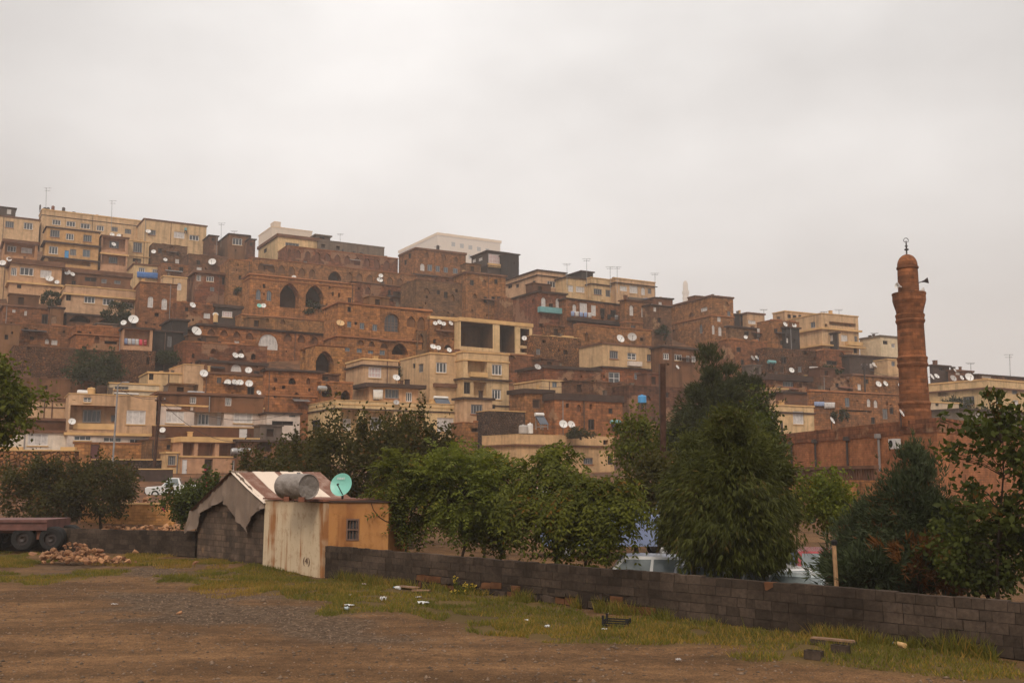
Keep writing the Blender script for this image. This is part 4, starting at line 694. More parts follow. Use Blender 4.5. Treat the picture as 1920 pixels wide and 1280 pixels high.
simple('bark', (.045, .030, .020), .95, spec=.1, var=.4, scale=5); simple('bark_pale', (.09, .06, .04), .95, spec=.1, var=.4, scale=5)
# ------------------------------------------------------------------ mosque and minaret
def wallseg(mb, A, B, z0, z1, th, mi=0):
    d = (B - A).normalized(); n = Vector((-d.y, d.x, 0)) * th
    if n.y < 0: n = -n
    P = [(A.x, A.y), (B.x, B.y), (B.x + n.x, B.y + n.y), (A.x + n.x, A.y + n.y)]
    mb.prism(P, z0, z1, mi)
MC = at(1755, 782, 63); MZ = MC.z
ML = at(1466, 812, 63 * (893 - 782) / (893 - 813.5)); MR = at(1990, 808, 63 * (893 - 782) / (893 - 808))
zt = MZ; zg = -.6
root = empty('mosque', (MC.x, MC.y, 0)); tag(root, 'long orange brick mosque hall with drain pipes below the minaret', 'mosque')
def rl(v): return Vector((v.x - MC.x, v.y - MC.y, 0))
A, B, C_ = rl(ML), Vector((0, 0, 0)), rl(MR); D_ = A + C_
mb = MB(); mb.prism([(p.x, p.y) for p in (A, B, C_, D_)], zg, zt - .9); mb.build('wall', MAT['mosquebrick'], root)
dl = (B - A).normalized(); nl = Vector((dl.y, -dl.x, 0)); nl = nl if nl.x < 0 else -nl
dr_ = (C_ - B).normalized(); nr_ = Vector((dr_.y, -dr_.x, 0)); nr_ = nr_ if nr_.y < 0 else -nr_
mb = MB(); k = .12
mb.prism([((A + nl * k).x, (A + nl * k).y), ((nl * k + nr_ * k).x, (nl * k + nr_ * k).y), ((C_ + nr_ * k).x, (C_ + nr_ * k).y), (D_.x, D_.y)], zt - .898, zt - .02)
mb.build('parapet', MAT['stone'], root)
for px in (1487, 1532, 1592, 1652):
    rx = ray(px, 850).x; tpar = (rx * ML.y - ML.x) / (dl.x - rx * dl.y); p = A + dl * tpar + nl * .14
    mb = MB(); mb.tube([(p.x, p.y, at(1560, 884, 75).z), (p.x, p.y, zt - .75)], .085, 8); q = p + nl * .05
    mb.box(q.x - .18, q.y - .18, zt - 1.02, q.x + .18, q.y + .18, zt - .72); mb.build('drain_pipe', MAT['frame_grey'] if px > 1600 else MAT['metal_dark'], root)
# lower gallery with a balustrade along the long wall
def onl(px, out, z):
    rx = ray(px, 880).x; tpar = (rx * ML.y - ML.x) / (dl.x - rx * dl.y); p = A + dl * tpar + nl * out; return Vector((p.x, p.y, z))
zb = at(1560, 880, (ML.y + 63) / 2).z
mb = MB(); P = [onl(1462, 0, 0), onl(1700, 0, 0), onl(1700, 2.2, 0), onl(1462, 2.2, 0)]
mb.prism([(p.x, p.y) for p in P][::-1], zg, zb - .75); mb.build('gallery', MAT['warmstone'], root)
mb = MB(); mb.prism([(p.x, p.y) for p in (onl(1462, 1.9, 0), onl(1700, 1.9, 0), onl(1700, 2.25, 0), onl(1462, 2.25, 0))][::-1], zb, zb + .22)
n = 60
for i in range(n):
    p = onl(1462, 2.07, 0).lerp(onl(1700, 2.07, 0), (i + .5) / n); mb.box(p.x - .1, p.y - .1, zb - .75, p.x + .1, p.y + .1, zb + .002)
mb.build('balustrade', MAT['cap_brown'], root)
# air conditioner
p = onl(1686, .0, at(1686, 830, 66).z)
ac = empty('air_conditioner', (MC.x + p.x, MC.y + p.y, p.z), math.atan2(nl.y, nl.x) + math.pi / 2); tag(ac, 'white air conditioner box on the orange mosque wall', 'air conditioner')
mb = MB(); mb.box(-.48, -.42, -.33, .48, -.05, .33); mb.box(-.4, -.05, -.3, -.34, .0, .1); mb.box(.34, -.05, -.3, .4, 0, .1); mb.build('casing', MAT['lightplastic'], ac)
mb = MB(); mb.lathe([(.001, 0), (.25, 0), (.25, .02), (.2, .03), (.001, .03)], 20, M=Matrix.Translation((-.16, -.421, 0)) @ Matrix.Rotation(math.pi / 2, 4, 'X')); mb.build('fan', MAT['void'], ac)
# minaret
MY = 67.0; mx0 = at(1716, 780, MY); top = at(1703, 478, MY)
mr = empty('minaret', (mx0.x, mx0.y, MZ - .9)); tag(mr, 'orange stone minaret with a ringed shaft and small dome', 'minaret')
z = lambda py: at(1710, py, MY).z - (MZ - .9); pr = lambda w_: w_ / F * MY / 2
def lat(prof, name, m, par=mr, n=32):
    mb = MB(); mb.lathe([(r, zz) for r, zz in prof], n); o = mb.build(name, MAT[m], par, smooth=False); return o
def ringp(w_, py): # small moulding
    return [(pr(w_ + 3.5), z(py + 3)), (pr(w_ + 5), z(py + 1)), (pr(w_ + 5), z(py - 1.5)), (pr(w_ + 2.5), z(py - 3))]
sh = [(pr(57), z(800)), (pr(57), z(772)), (pr(54), z(766))] + ringp(53, 757) + [(pr(53), z(752)), (pr(50.5), z(690))] + ringp(50.5, 684) + ringp(50, 672) + [(pr(50), z(668)), (pr(48), z(608))] + ringp(48, 602) + ringp(48, 592)
lat(sh, 'shaft', 'minstone')
lat([(pr(48), z(588)), (pr(50), z(582)), (pr(57), z(570)), (pr(60), z(564)), (pr(60), z(554)), (pr(61.5), z(553)), (pr(61.5), z(550)), (pr(54), z(550)), (pr(54), z(558)), (.001, z(558))], 'balcony', 'minstone')
lat([(pr(38), z(560)), (pr(37), z(512)), (pr(36.5), z(505)), (pr(40), z(504)), (pr(40), z(501)), (pr(36.5), z(500))], 'turret', 'minstone')
dome = [(pr(37) * math.cos(a) * (1 - .0 * a), z(500) + (z(477) - z(500)) * math.sin(a) ** .9) for a in np.linspace(0, math.pi / 2 * .97, 10)]
lat(dome + [(.001, z(476))], 'dome', 'minstone')
lat([(.05, z(478)), (.05, z(470)), (.14, z(469)), (.14, z(467)), (.05, z(466)), (.05, z(463)), (.11, z(461.5)), (.05, z(460)), (.04, z(452)), (.001, z(451))], 'finial', 'metal_dark', n=12)
o = MB(); o.tube([Vector((.16 * math.sin(a), 0, z(455) + .16 + .16 * -math.cos(a))) for a in np.linspace(.6, 5.7, 12)], .025, 5); o.build('crescent', MAT['metal_dark'], mr)
for px, py, s in ((1729, 528, 1), (1690, 538, -1), (1722, 546, .6)):
    c = at(px, py, MY - .4); lp = empty('loudspeaker', c, 0); tag(lp, {1: 'dark horn loudspeaker high on the minaret turret', -1: 'pale horn loudspeaker low on the minaret turret', .6: 'small white loudspeaker on the minaret balcony rim'}[s], 'loudspeaker')
    mb = MB(); mb.lathe([(.05, 0), (.07, .12), (.2, .36), (.22, .38), (.16, .36), (.04, .14)], 14, M=Matrix.Rotation(R(80) * (1 if s > 0 else -1), 4, 'Y') @ Matrix.Rotation(R(20), 4, 'X')); mb.build('horn', MAT['metal_dark'] if s == 1 else MAT['dish_white'], lp)
    mb = MB(); mb.tube([(0, 0, 0), (-(px - 1708) / F * MY * .35, .35, -.05)], .035, 5); mb.build('bracket', MAT['metal_dark'], lp)

# a second minaret far away in the cloud
fm = at(1286, 575, 1900); fmr = empty('far_minaret', (fm.x, fm.y, fm.z - 60)); tag(fmr, 'ghostly far minaret almost lost in the cloud', 'minaret')
fz = lambda py: at(1286, py, 1900).z - fm.z + 60
lat([(5.6, 0), (5.6, fz(553)), (7, fz(550)), (7, fz(546)), (4.8, fz(546)), (4.8, fz(534)), (4.1, fz(530)), (2.4, fz(527)), (.001, fz(525.5))], 'shaft', 'pale', fmr, 20)  # pale material paints extra haze fade into the far shaft
lat([(5.7, fz(560)), (6.4, fz(559)), (6.4, fz(558)), (5.7, fz(557))], 'ring', 'pale', fmr, 20)

# ------------------------------------------------------------------ block wall along the lot
t = NT('blockwork'); co = t.n('ShaderNodeTexCoord'); ge = t.n('ShaderNodeNewGeometry')
n1 = t.noise((co, 3), .6, 5, .65); n2 = t.noise((co, 3), 9, 4, .7)
m = t.mix((ge, 'Random Per Island'), (.036, .025, .018, 1), (.064, .044, .032, 1)); r = t.rng((n1, 0), .3, .7, .5, 1.6); m = t.mix(1.0, (m, 0), (r, 0), 'MULTIPLY'); r = t.rng((n2, 0), .3, .7, .7, 1.3); m = t.mix(1.0, (m, 0), (r, 0), 'MULTIPLY')
t.col((m, 0)); t.bsdf.inputs['Roughness'].default_value = .95; t.bsdf.inputs['Specular IOR Level'].default_value = .1; t.bump((n2, 0), .6, .02); MAT['blockwork'] = t.mat
simple('mortar', (.030, .021, .016), .95, spec=.1, var=.3); simple('orangestone', (.115, .050, .024), .95, spec=.1, var=.4, scale=2)
def blockwall(A, B, ht, name, label, rows, th=.2, stones=None, jit=.012):
    L = (B - A).length; yaw = math.atan2((B - A).y, (B - A).x); o = empty(name, (A.x, A.y, 0), yaw); tag(o, label, 'wall')
    bl, st = MB(), MB()
    for r in range(rows):
        u = -random.uniform(0, .4); z0 = ht - (rows - r) * .2
        while u < L:
            w_ = .4 * random.choice((1, 1, 1, 1, 1, .55, .8)); a, b = max(u, 0), min(u + w_, L); q = random.random()
            if b - a > .05:
                top = z0 + .2
                if r == rows - 1: top -= random.choice((0, 0, 0, 0, .015, .03))
                if stones and stones[0] < a < stones[1] and r < stones[2]:
                    (st if q < .4 else bl).box(a + .012, random.uniform(-.05, .02), z0 + random.uniform(.005, .03), b - .012, th, top - random.uniform(.005, .03), jit=.025)
                elif q < .025 and r == rows - 1: st.box(a + .007, .004, z0 + .006, b - .007, th, top - .006, jit=jit)
                else: bl.box(a + .006, random.uniform(-.008, .008), z0 + .006, b - .006, th + random.uniform(-.006, .006), top - .006, jit=jit * .5)
            u += w_
    w1 = bl.build('blocks', MAT['blockwork'], o)
    if st.v: st.build('stones', MAT['orangestone'], o)
    mb = MB(); mb.box(.004, .012, ht - rows * .2 - .2, L - .004, th - .012, ht - .03); mb.build('mortar', MAT['mortar'], o)
    return o
blockwall(W0 + WD * .05, W0 + WD * 27, .90, 'block_wall', 'long grey block wall running along the lot in front of the trees', 5, stones=(4.5, 13, 2))
LA, LB = gpt(96, 1030), gpt(365, 1039)
blockwall(LA - (LB - LA).normalized() * 3, LB, .92, 'low_wall', 'low dark block wall between the rubble heap and the tarpaulin hut', 5)

# ------------------------------------------------------------------ hut with tarpaulin, corrugated roof
G0, G1 = gpt(364, 1041), gpt(493, 1057); gd = (G1 - G0).normalized(); gn = Vector((gd.y, -gd.x, 0)); gn = gn if gn.y < 0 else -gn   # gn faces the camera
def gp(px, py, out=0):
    q = plane_hit(px, py, G0 + gn * out, gn); return q
hut = empty('hut', G0, math.atan2(gd.y, gd.x)); tag(hut, 'stone hut with a torn brown tarpaulin and rusty corrugated roof', 'hut')
HI = (Matrix.Translation(G0) @ Matrix.Rotation(math.atan2(gd.y, gd.x), 4, 'Z')).inverted()
hl_ = lambda v: HI @ v
pk, er, el = hl_(gp(437, 886)), hl_(gp(496, 944)), hl_(gp(366, 956)); GL = (G1 - G0).length; RL = 3.9
mb = MB(); V = [(0, .12, -.3), (GL, .12, -.3), (GL, .12, er.z - .05), (pk.x, .12, pk.z - .12), (0, .12, el.z - .05)]
V2 = [(x, RL, zz) for x, y, zz in V]; mb.add(V + V2, [(0, 1, 2, 3, 4), (9, 8, 7, 6, 5), (1, 6, 7, 2), (0, 4, 9, 5), (2, 7, 8, 3), (3, 8, 9, 4)]); mb.build('wall', MAT['hutstone'], hut)
mb = MB()   # corrugated sheets from ridge to eave
def slope(P, Q, ny, w0):
    nsh = 13; wid = RL / nsh
    for s_ in range(nsh):
        y0 = -.1 + s_ * wid; nn = 12; zo = .012 * (s_ % 2) + random.uniform(0, .02); ov = random.uniform(-.08, .18)
        dirv = (Q - P); Q2 = Q + dirv.normalized() * ov
        cols = []
        for i in range(nn + 1):
            y = y0 + (wid + .06) * i / nn; h_ = .02 * math.sin(i * math.pi) if False else (.022 if i % 2 else -.0)
            cols.append([(P.x, y, P.z + .02 + h_ + zo), ((P.x + Q2.x) / 2, y, (P.z + Q2.z) / 2 + h_ + zo - .02), (Q2.x, y, Q2.z + .02 + h_ + zo)])
        Vv = [p for c in cols for p in c]; Ff = []
        for i in range(nn):
            for j in range(2): Ff.append((i * 3 + j, i * 3 + j + 1, i * 3 + 3 + j + 1, i * 3 + 3 + j))
        mb.add(Vv, Ff)
slope(pk, Vector((er.x + .15, 0, er.z - .02)), 1, 0); slope(pk, Vector((el.x - .15, 0, el.z - .02)), -1, 0)
mb.build('roof', MAT['corrugated'], hut)
# tarpaulin draped over the gable
topl = [(352, 962), (366, 950), (400, 915), (424, 893), (437, 884), (448, 889), (470, 914), (497, 945), (499, 948)]
botl = [(352, 1002), (359, 994), (371, 990), (377, 968), (387, 957), (402, 950), (413, 942), (420, 938), (430, 946), (441, 963), (452, 980), (462, 994), (468, 1001), (473, 985), (478, 968), (486, 958), (499, 952)]
NU, NV = 72, 16; Vv = []
for i in range(NU + 1):
    px = 354 + (498 - 354) * i / NU; pt = np.interp(px, [a for a, b in topl], [b for a, b in topl]); pb = np.interp(px, [a for a, b in botl], [b for a, b in botl])
    for j in range(NV + 1):
        v = j / NV; py = pt + (pb - pt) * v; q = hl_(gp(px + 2.2 * math.sin(v * 5 + i * .3) * v, py)); fold = .10 * math.sin(i * .55 + 1.5 * math.sin(v * 3)) * (v ** .7) + .05 * math.sin(i * 1.7 + v * 2)
        Vv.append((q.x, .04 - .10 * v - max(0, fold * .9) - .02, q.z + .03 * math.sin(i * .9) * (1 - v)))
Qd = [(i * (NV + 1) + j, i * (NV + 1) + j + 1, (i + 1) * (NV + 1) + j + 1, (i + 1) * (NV + 1) + j) for i in range(NU) for j in range(NV)]
tp = npmesh('tarpaulin', Vv, Qd, MAT['tarp'], hut, smooth=True)
# tarpaulin also laid over the far slope edge
mb = MB(); mb.quad((el.x - .25, -.08, el.z + .02), (pk.x, -.1, pk.z + .07), (pk.x, 1.3, pk.z + .07), (el.x - .25, 1.5, el.z + .02)); mb.quad((pk.x, -.1, pk.z + .07), (pk.x + .22, -.1, pk.z - .1), (pk.x + .2, .5, pk.z - .09), (pk.x, .6, pk.z + .07)); so_ = mb.build('roof_cover', MAT['tarp'], hut)

# ------------------------------------------------------------------ whitewashed tank house and orange room
A, B = gpt(493, 1057), gpt(604, 1075); zt = 2.27
bd = (B - A).normalized(); bn = Vector((bd.y, -bd.x, 0)); bn = bn if bn.y < 0 else -bn
wh = empty('tank_house', A, math.atan2(bd.y, bd.x)); tag(wh, 'whitewashed shed streaked with rust standing before the hut', 'shed'); BL = (B - A).length
mb = MB(); mb.box(0, 0, -.3, BL, 2.2, zt, jit=.02)
mb.build('wall', MAT['rustwash'], wh)
mb = MB(); mb.box(-.06, -.05, zt + .025, BL + .05, 2.25, zt + .09, jit=.015); mb.build('roof', MAT['rust'], wh)
cu = bpy.data.curves.new('number', 'FONT'); cu.body = '(4)'; cu.size = .31; cu.extrude = .002; to = bpy.data.objects.new('tmp', cu); COL.objects.link(to)
me = bpy.data.meshes.new_from_object(to); bpy.data.objects.remove(to)
me.materials.clear(); me.materials.append(MAT['frame_brown']); go = bpy.data.objects.new('number', me); COL.objects.link(go); go.parent = wh
q = (Matrix.Translation(A) @ Matrix.Rotation(math.atan2(bd.y, bd.x), 4, 'Z')).inverted() @ plane_hit(569, 1054, A, bn)
go.location = (q.x, -.03, q.z - .03); go.rotation_euler = (math.pi / 2, 0, 0); go.scale = (1.5, 1.0, 1)
C0 = B + Vector((.03, .12, 0)); rx = ray(728, 1000).x; C1 = Vector((rx * 33.1, 33.1, 0)); od = (C1 - C0).normalized()
orr = empty('orange_room', C0, math.atan2(od.y, od.x)); tag(orr, 'small orange plastered room with one dark barred window', 'shed'); OL = (C1 - C0).length; ot = 2.26
on = Vector((od.y, -od.x, 0)); OI = (Matrix.Translation(C0) @ Matrix.Rotation(math.atan2(od.y, od.x), 4, 'Z')).inverted()
a_, b_ = OI @ plane_hit(649, 1013, C0, on), OI @ plane_hit(674, 972, C0, on)
mb = MB(); panel(mb, OL, -.3, ot, [(a_.x, b_.x, a_.z, b_.z, .14, 0, 1)], lambda u, z_, d: Vector((u, d, z_)))
mb.quad((OL, 0, -.3), (OL, 2.4, -.3), (OL, 2.4, ot), (OL, 0, ot)); mb.quad((0, 2.4, -.3), (0, 0, -.3), (0, 0, ot), (0, 2.4, ot)); mb.quad((OL, 2.4, -.3), (0, 2.4, -.3), (0, 2.4, ot), (OL, 2.4, ot)); mb.quad((0, 0, ot - .02), (OL, 0, ot - .02), (OL, 2.4, ot - .02), (0, 2.4, ot - .02))
mb.build('wall', [MAT['rustplaster'], MAT['void']], orr)
mb = MB(); mb.box(-.02, -.06, ot + .003, OL + .08, 2.45, ot + .06, jit=.012); mb.build('roof', MAT['cap_dark'], orr)
mb = MB(); u0, u1, z0, z1 = a_.x, b_.x, a_.z, b_.z; PF = lambda u, z_, d: Vector((u, d, z_)); f_ = .05
for q in ((u0, u1, z1 - f_, z1), (u0, u1, z0, z0 + f_), (u0, u0 + f_, z0 + f_, z1 - f_), (u1 - f_, u1, z0 + f_, z1 - f_), (u0 + f_, u1 - f_, (z0 + z1) / 2 - .02, (z0 + z1) / 2 + .02)): pbox(mb, PF, q[0], q[1], q[2], q[3], -.02, .05)
for i in range(1, 4): pbox(mb, PF, u0 + (u1 - u0) * i / 4 - .012, u0 + (u1 - u0) * i / 4 + .012, z0 + f_, z1 - f_, .03, .045)
wf = mb.build('window', MAT['frame_brown'], orr); mb = MB(); mb.quad(*[PF(u, z_, .10) for u, z_ in ((u0, z0), (u1, z0), (u1, z1), (u0, z1))]); mb.build('pane', MAT['glass'], wf)
mb = MB(); pp = [OI @ plane_hit(x, y, C0 + on * .02, on) for x, y in ((696, 943), (700, 955), (710, 968), (722, 976), (729, 978))]; mb.tube(pp, .012, 5); mb.build('cable', MAT['void'], orr)
# water tank lying on the shed roof
te = at(579, 912, 33.0); ta = Vector((-.71, .70, .006)).normalized(); tk = empty('water_tank', te, 0); tag(tk, 'dented grey steel water tank lying on the shed roof', 'water tank')
Mt = Vector((0, 0, 1)).rotation_difference(ta).to_matrix().to_4x4()
prof = [(.37, .03), (.385, .0), (.405, .0), (.405, .05)]
for i in range(16): zz = .06 + i * .083; prof += [(.40, zz), (.412, zz + .02), (.412, zz + .035), (.40, zz + .055)]
mb = MB(); mb.lathe(prof + [(.405, 1.40), (.001, 1.42)], 40, M=Mt); mb.build('drum', MAT['galvanised'], tk, smooth=True)
mb = MB(); mb.lathe([(.001, .045), (.2, .04), (.372, .03)], 40, M=Mt); mb.build('end_plate', MAT['galvanised'], tk, smooth=True)
mb = MB(); mb.tube([Mt @ Vector((-.0, 0, .6)) + Vector((0, 0, .39)), Mt @ Vector((0, 0, .6)) + Vector((0, 0, .46))], .06, 10); mb.build('filler_neck', MAT['metal_grey'], tk)
mb = MB()
for zz in (.25, 1.1):
    c = Mt @ Vector((0, 0, zz)); mb.box(c.x - .09, c.y - .45, -.48 + c.z, c.x + .09, c.y + .45, -.33 + c.z)
mb.build('cradle', MAT['rust'], tk)
# ------------------------------------------------------------------ trees: tapered trunk and limbs, crown of many separate leaves
def unit(v): return v / np.maximum(np.linalg.norm(v, axis=-1, keepdims=True), 1e-9)
def leaf_quads(c, d, l, wd, rng):
    """a rhombus per leaf: centre-line start c, direction d, length l, width wd"""
    s = unit(np.cross(d, rng.normal(size=c.shape))); l = np.asarray(l)[:, None]; wd = np.asarray(wd)[:, None]
    return np.stack([c, c + d * l * .45 + s * wd * .5, c + d * l, c + d * l * .45 - s * wd * .5], 1)
def frond_quads(c, d, L, n, ll, lw, rng, droop=.5):
    out = []; side = unit(np.cross(d, np.array([0, 0, 1.]) + rng.normal(size=c.shape) * .35)); N = len(c)
    for k in range(n):
        t = (k + 1) / n; p = c + d * (L[:, None] * t) + np.array([0, 0, -1.]) * (droop * L[:, None] * t * t)
        tang = unit(d + np.array([0, 0, -1.]) * (2 * droop * t))
        for sg in (-1, 1):
            dd = unit(side * sg + tang * .55 + np.array([0, 0, -.35]) + rng.normal(size=c.shape) * .18)
            nn = unit(np.cross(dd, tang) + rng.normal(size=c.shape) * .3); s = unit(np.cross(dd, nn)); l = ll * (1 - .35 * abs(t - .5)) * rng.uniform(.8, 1.2, (N, 1))
            out.append(np.stack([p, p + dd * l * .45 + s * lw * .5, p + dd * l, p + dd * l * .45 - s * lw * .5], 1))
    return np.concatenate(out)
def quads_mesh(name, Q, m, parent):
    Q = Q.reshape(-1, 3); return npmesh(name, Q, np.arange(len(Q)).reshape(-1, 4), m, parent)
def clumps(kind, rng, n, rx, ry, rz):
    """clump centres relative to the crown's centre, and the outward direction of each"""
    out = []
    while len(out) < n:
        p = rng.uniform(-1, 1, 3); r = np.linalg.norm(p)
        if kind == 'cone':
            h01 = (p[2] + 1) / 2; rad = min((1 - h01) ** .95 * 1.12, .62 + h01 * 1.3) + .04; q = math.hypot(p[0], p[1])
            if q > rad or q < rad * .35 and rng.random() < .75: continue
        elif kind == 'flat':
            if r > 1 or p[2] < -.55: continue
        else:
            if r > 1 or r < .45 and rng.random() < .8: continue
        out.append(p)
    P = np.array(out); th, el = np.arctan2(P[:, 1], P[:, 0]), np.arcsin(np.clip(P[:, 2] / np.maximum(np.linalg.norm(P, axis=1), 1e-6), -1, 1))
    a, b, c, d = rng.uniform(0, 6.28, 4); k = 1 + .20 * np.sin(2 * th + a) * np.cos(2.2 * el + b) + .20 * np.sin(4 * th + c + 2.5 * el) + .10 * np.sin(7 * el + d)
    P[:, :2] *= k[:, None]; P[:, 2] *= .9 + .1 * k
    return P * np.array([rx, ry, rz]), unit(P + 1e-6)
def tree(name, label, cat, base, top, cz, rx, rz, n, per, leaf, m, seed, ry=None, shape='ball', cr=None, tr=.12, lsize=.12, bark='bark', limbs=.5, group=None, lean=(0, 0), extra=None, tmin=0.0, trunk=True, shoots=0, droop=.5):
    rng = np.random.default_rng(seed); ry = ry or rx * .9
    root = empty(name, base); tag(root, label, cat, group)
    C = np.array([lean[0], lean[1], cz]); P, O = clumps(shape, rng, n, rx, ry, rz); P = P + C
    if shoots:   # upright shoots breaking the outline
        k = rng.integers(0, n, shoots); a = P[k].copy(); a[:, 2] = np.maximum(a[:, 2], cz + rz * .3) + rng.uniform(.1, .45, shoots) * rz; P = np.concatenate([P, a]); O = np.concatenate([O, np.tile([0, 0, 1.], (shoots, 1))])
    cr = cr or rx * .24; N = len(P)
    idx = np.repeat(np.arange(N), per); g = rng.normal(size=(len(idx), 3)) * cr * .55 * rng.uniform(.55, 1.35, N)[idx][:, None]; g[:, 2] *= .8
    if shoots: g[idx >= n, :2] *= .45; g[idx >= n, 2] *= 1.5
    c = P[idx] + g; c[:, 2] = np.maximum(c[:, 2], tmin + .03)
    if leaf == 'leaf':
        d = unit(O[idx] * .6 + rng.normal(size=c.shape) * .8 + np.array([0, 0, -.35])); l = lsize * rng.uniform(.65, 1.35, len(c)); Q = leaf_quads(c, d, l, l * .62, rng)
    elif leaf == 'frond':
        d = unit(O[idx] * .9 + rng.normal(size=c.shape) * .55 + np.array([0, 0, .15])); Q = frond_quads(c, d, lsize * 3.6 * rng.uniform(.7, 1.25, len(c)), 6, lsize, lsize * .36, rng, droop)
    elif leaf == 'spray':       # drooping feathery sprays
        k = 7; cc = np.repeat(c, k, 0); oo = np.repeat(O[idx], k, 0); d = unit(oo * .75 + rng.normal(size=cc.shape) * .38 + np.array([0, 0, -.55 * (droop + .5)])); l = lsize * rng.uniform(.5, 1.4, len(cc)); Q = leaf_quads(cc, d, l, l * .11 + .006, rng)
    elif leaf == 'feather':     # upward feathery plumes
        k = 7; cc = np.repeat(c, k, 0); oo = np.repeat(O[idx], k, 0); d = unit(oo * .8 + rng.normal(size=cc.shape) * .42 + np.array([0, 0, .35])); l = lsize * rng.uniform(.5, 1.4, len(cc)); Q = leaf_quads(cc, d, l, l * .11 + .006, rng)
    Q[:, :, 2] = np.maximum(Q[:, :, 2], tmin + .02)
    quads_mesh('crown', Q, MAT[m], root)
    if extra is not None:
        for nm, em, k, sz in extra:
            ii = rng.integers(0, len(c), k); e = c[ii] + O[idx[ii]] * cr * .25; ee = np.repeat(e, 5, 0); d = unit(rng.normal(size=ee.shape)); quads_mesh(nm, leaf_quads(ee, d, np.full(len(ee), sz), np.full(len(ee), sz * .8), rng), MAT[em], root)
    if trunk:
        mb = MB(); tp = Vector((C[0], C[1], cz + rz * .45)); pts = []; rad = []
        for i in range(7):
            f = i / 6; pts.append(Vector((tp.x * f + .12 * rx * math.sin(f * 5 + seed), tp.y * f + .1 * rx * math.sin(f * 4 + seed * 2), tp.z * f - (.15 if i == 0 else 0)))); rad.append(tr * (1.25 if i == 0 else 1) * (1 - .82 * f))
        mb.tube(pts, rad, 8)
        for k in rng.permutation(N)[:int(N * limbs)]:
            q = Vector(P[k]); f = min(.92, max(.25, (q.z - .35 * rx) / max(tp.z, .1))); a = tp * f; a = pts[min(6, int(round(f * 6)))].lerp(a, .3); r0 = tr * (1 - .8 * f) * .5
            mid = a.lerp(q, .55) + Vector((0, 0, .08 * rx)); mb.tube([a, mid, q], [r0, r0 * .55, .012], 5, cap=False)
        mb.build('trunk', MAT[bark], root)
    return root
def tpx(name, label, cat, px, pyb, Y, pytop, wpx, leaf, m, seed, crown_bottom=None, zb=None, **k):
    """place a tree by its foot (px at distance Y), its top and width as seen in the photograph"""
    x = ray(px, 900).x * Y; b = Vector((x, Y, tz(x, Y) if zb is None else zb)); zt_ = at(px, pytop, Y).z - b.z; cbz = (at(px, crown_bottom, Y).z - b.z) if crown_bottom else zt_ * .25
    rx = wpx / F * Y / 2; cz, rz = (zt_ + cbz) / 2, (zt_ - cbz) / 2
    return tree(name, label, cat, b, zt_, cz, rx * .88, rz * .9, leaf=leaf, m=m, seed=seed, **k)
GT = 'trees along the block wall'
tpx('olive_tree', 'dull olive tree with many upright shoots behind the orange room', 'tree', 668, 1010, 48, 792, 300, 'leaf', 'leaf_olive', 1, 1000, n=95, per=150, lsize=.17, cr=.75, group=GT, shoots=26, tr=.16)
tpx('olive_tree', 'dark olive tree just behind the hut roof, lower than its neighbour', 'tree', 545, 1000, 52, 828, 190, 'leaf', 'leaf_olive', 2, 1000, n=60, per=120, lsize=.17, cr=.6, group=GT, shoots=20, tr=.14)
tpx('olive_tree', 'tall dull tree in front of the three veranda bays', 'tree', 770, 1010, 46, 790, 170, 'leaf', 'leaf_olive', 3, 930, n=55, per=130, lsize=.17, cr=.7, group=GT, shoots=14, tr=.15)
tpx('ailanthus_tree', 'feathery green tree right against the end of the orange room', 'tree', 768, 1050, 34, 845, 130, 'frond', 'leaf_green', 4, 1005, n=40, per=22, lsize=0.17, cr=0.34, group=GT, tr=.05, bark='bark', droop=.35)
tpx('ailanthus_tree', 'bright feathery tree with pale yellow tips at its top', 'tree', 868, 1055, 33, 850, 190, 'frond', 'leaf_bright', 5, 1000, n=54, per=24, lsize=0.17, cr=0.4, group=GT, tr=.06, droop=.3)
tpx('ailanthus_tree', 'feathery tree with a forked thin trunk above the orange wall stones', 'tree', 935, 1060, 34, 868, 120, 'frond', 'leaf_green', 6, 1005, n=36, per=22, lsize=0.17, cr=0.36, group=GT, tr=.05, droop=.4)
tpx('sapling', 'yellow tipped young tree in front of the dark rubble wall', 'tree', 905, 1050, 38, 836, 80, 'frond', 'leaf_bright', 7, 930, n=26, per=18, lsize=.13, cr=.35, group=GT, tr=.04)
tpx('ailanthus_tree', 'tall tree with drooping pale fronds before the low peach house', 'tree', 1042, 1070, 31, 838, 170, 'frond', 'leaf_green', 8, 985, n=38, per=22, lsize=0.2, cr=0.4, group=GT, tr=.07, droop=0.9)
tpx('ailanthus_tree', 'wide tree with drooping fronds just before the white hatchback', 'tree', 1105, 1075, 29, 900, 165, 'frond', 'leaf_green', 9, 1005, n=46, per=20, lsize=0.18, cr=0.38, group=GT, tr=.06, droop=0.9)
tpx('thin_tree', 'loose yellow green tree beside the rusty pole', 'tree', 1195, 1050, 44, 772, 105, 'leaf', 'leaf_green', 10, 890, n=34, per=75, lsize=.17, cr=.55, group=GT, tr=.09, shoots=8)
tpx('thin_tree', 'dark leafy tree under the rusty pole reaching the car roofs', 'tree', 1232, 1060, 36, 850, 130, 'leaf', 'leaf_olive', 11, 965, n=60, per=85, lsize=.15, cr=.5, group=GT, tr=.07)
tpx('pine_tree', 'very dark pine rising behind the weeping conifer', 'tree', 1338, 1000, 62, 634, 205, 'feather', 'leaf_pine', 12, 880, n=120, per=85, lsize=0.36, cr=0.62, shape='cone', group=GT, tr=.2)
tpx('pine_tree', 'dark pine with a broad low crown beside the hip roofed house', 'tree', 1402, 1000, 64, 700, 120, 'feather', 'leaf_pine', 13, 890, n=60, per=70, lsize=.34, cr=0.7, group=GT, tr=.2)
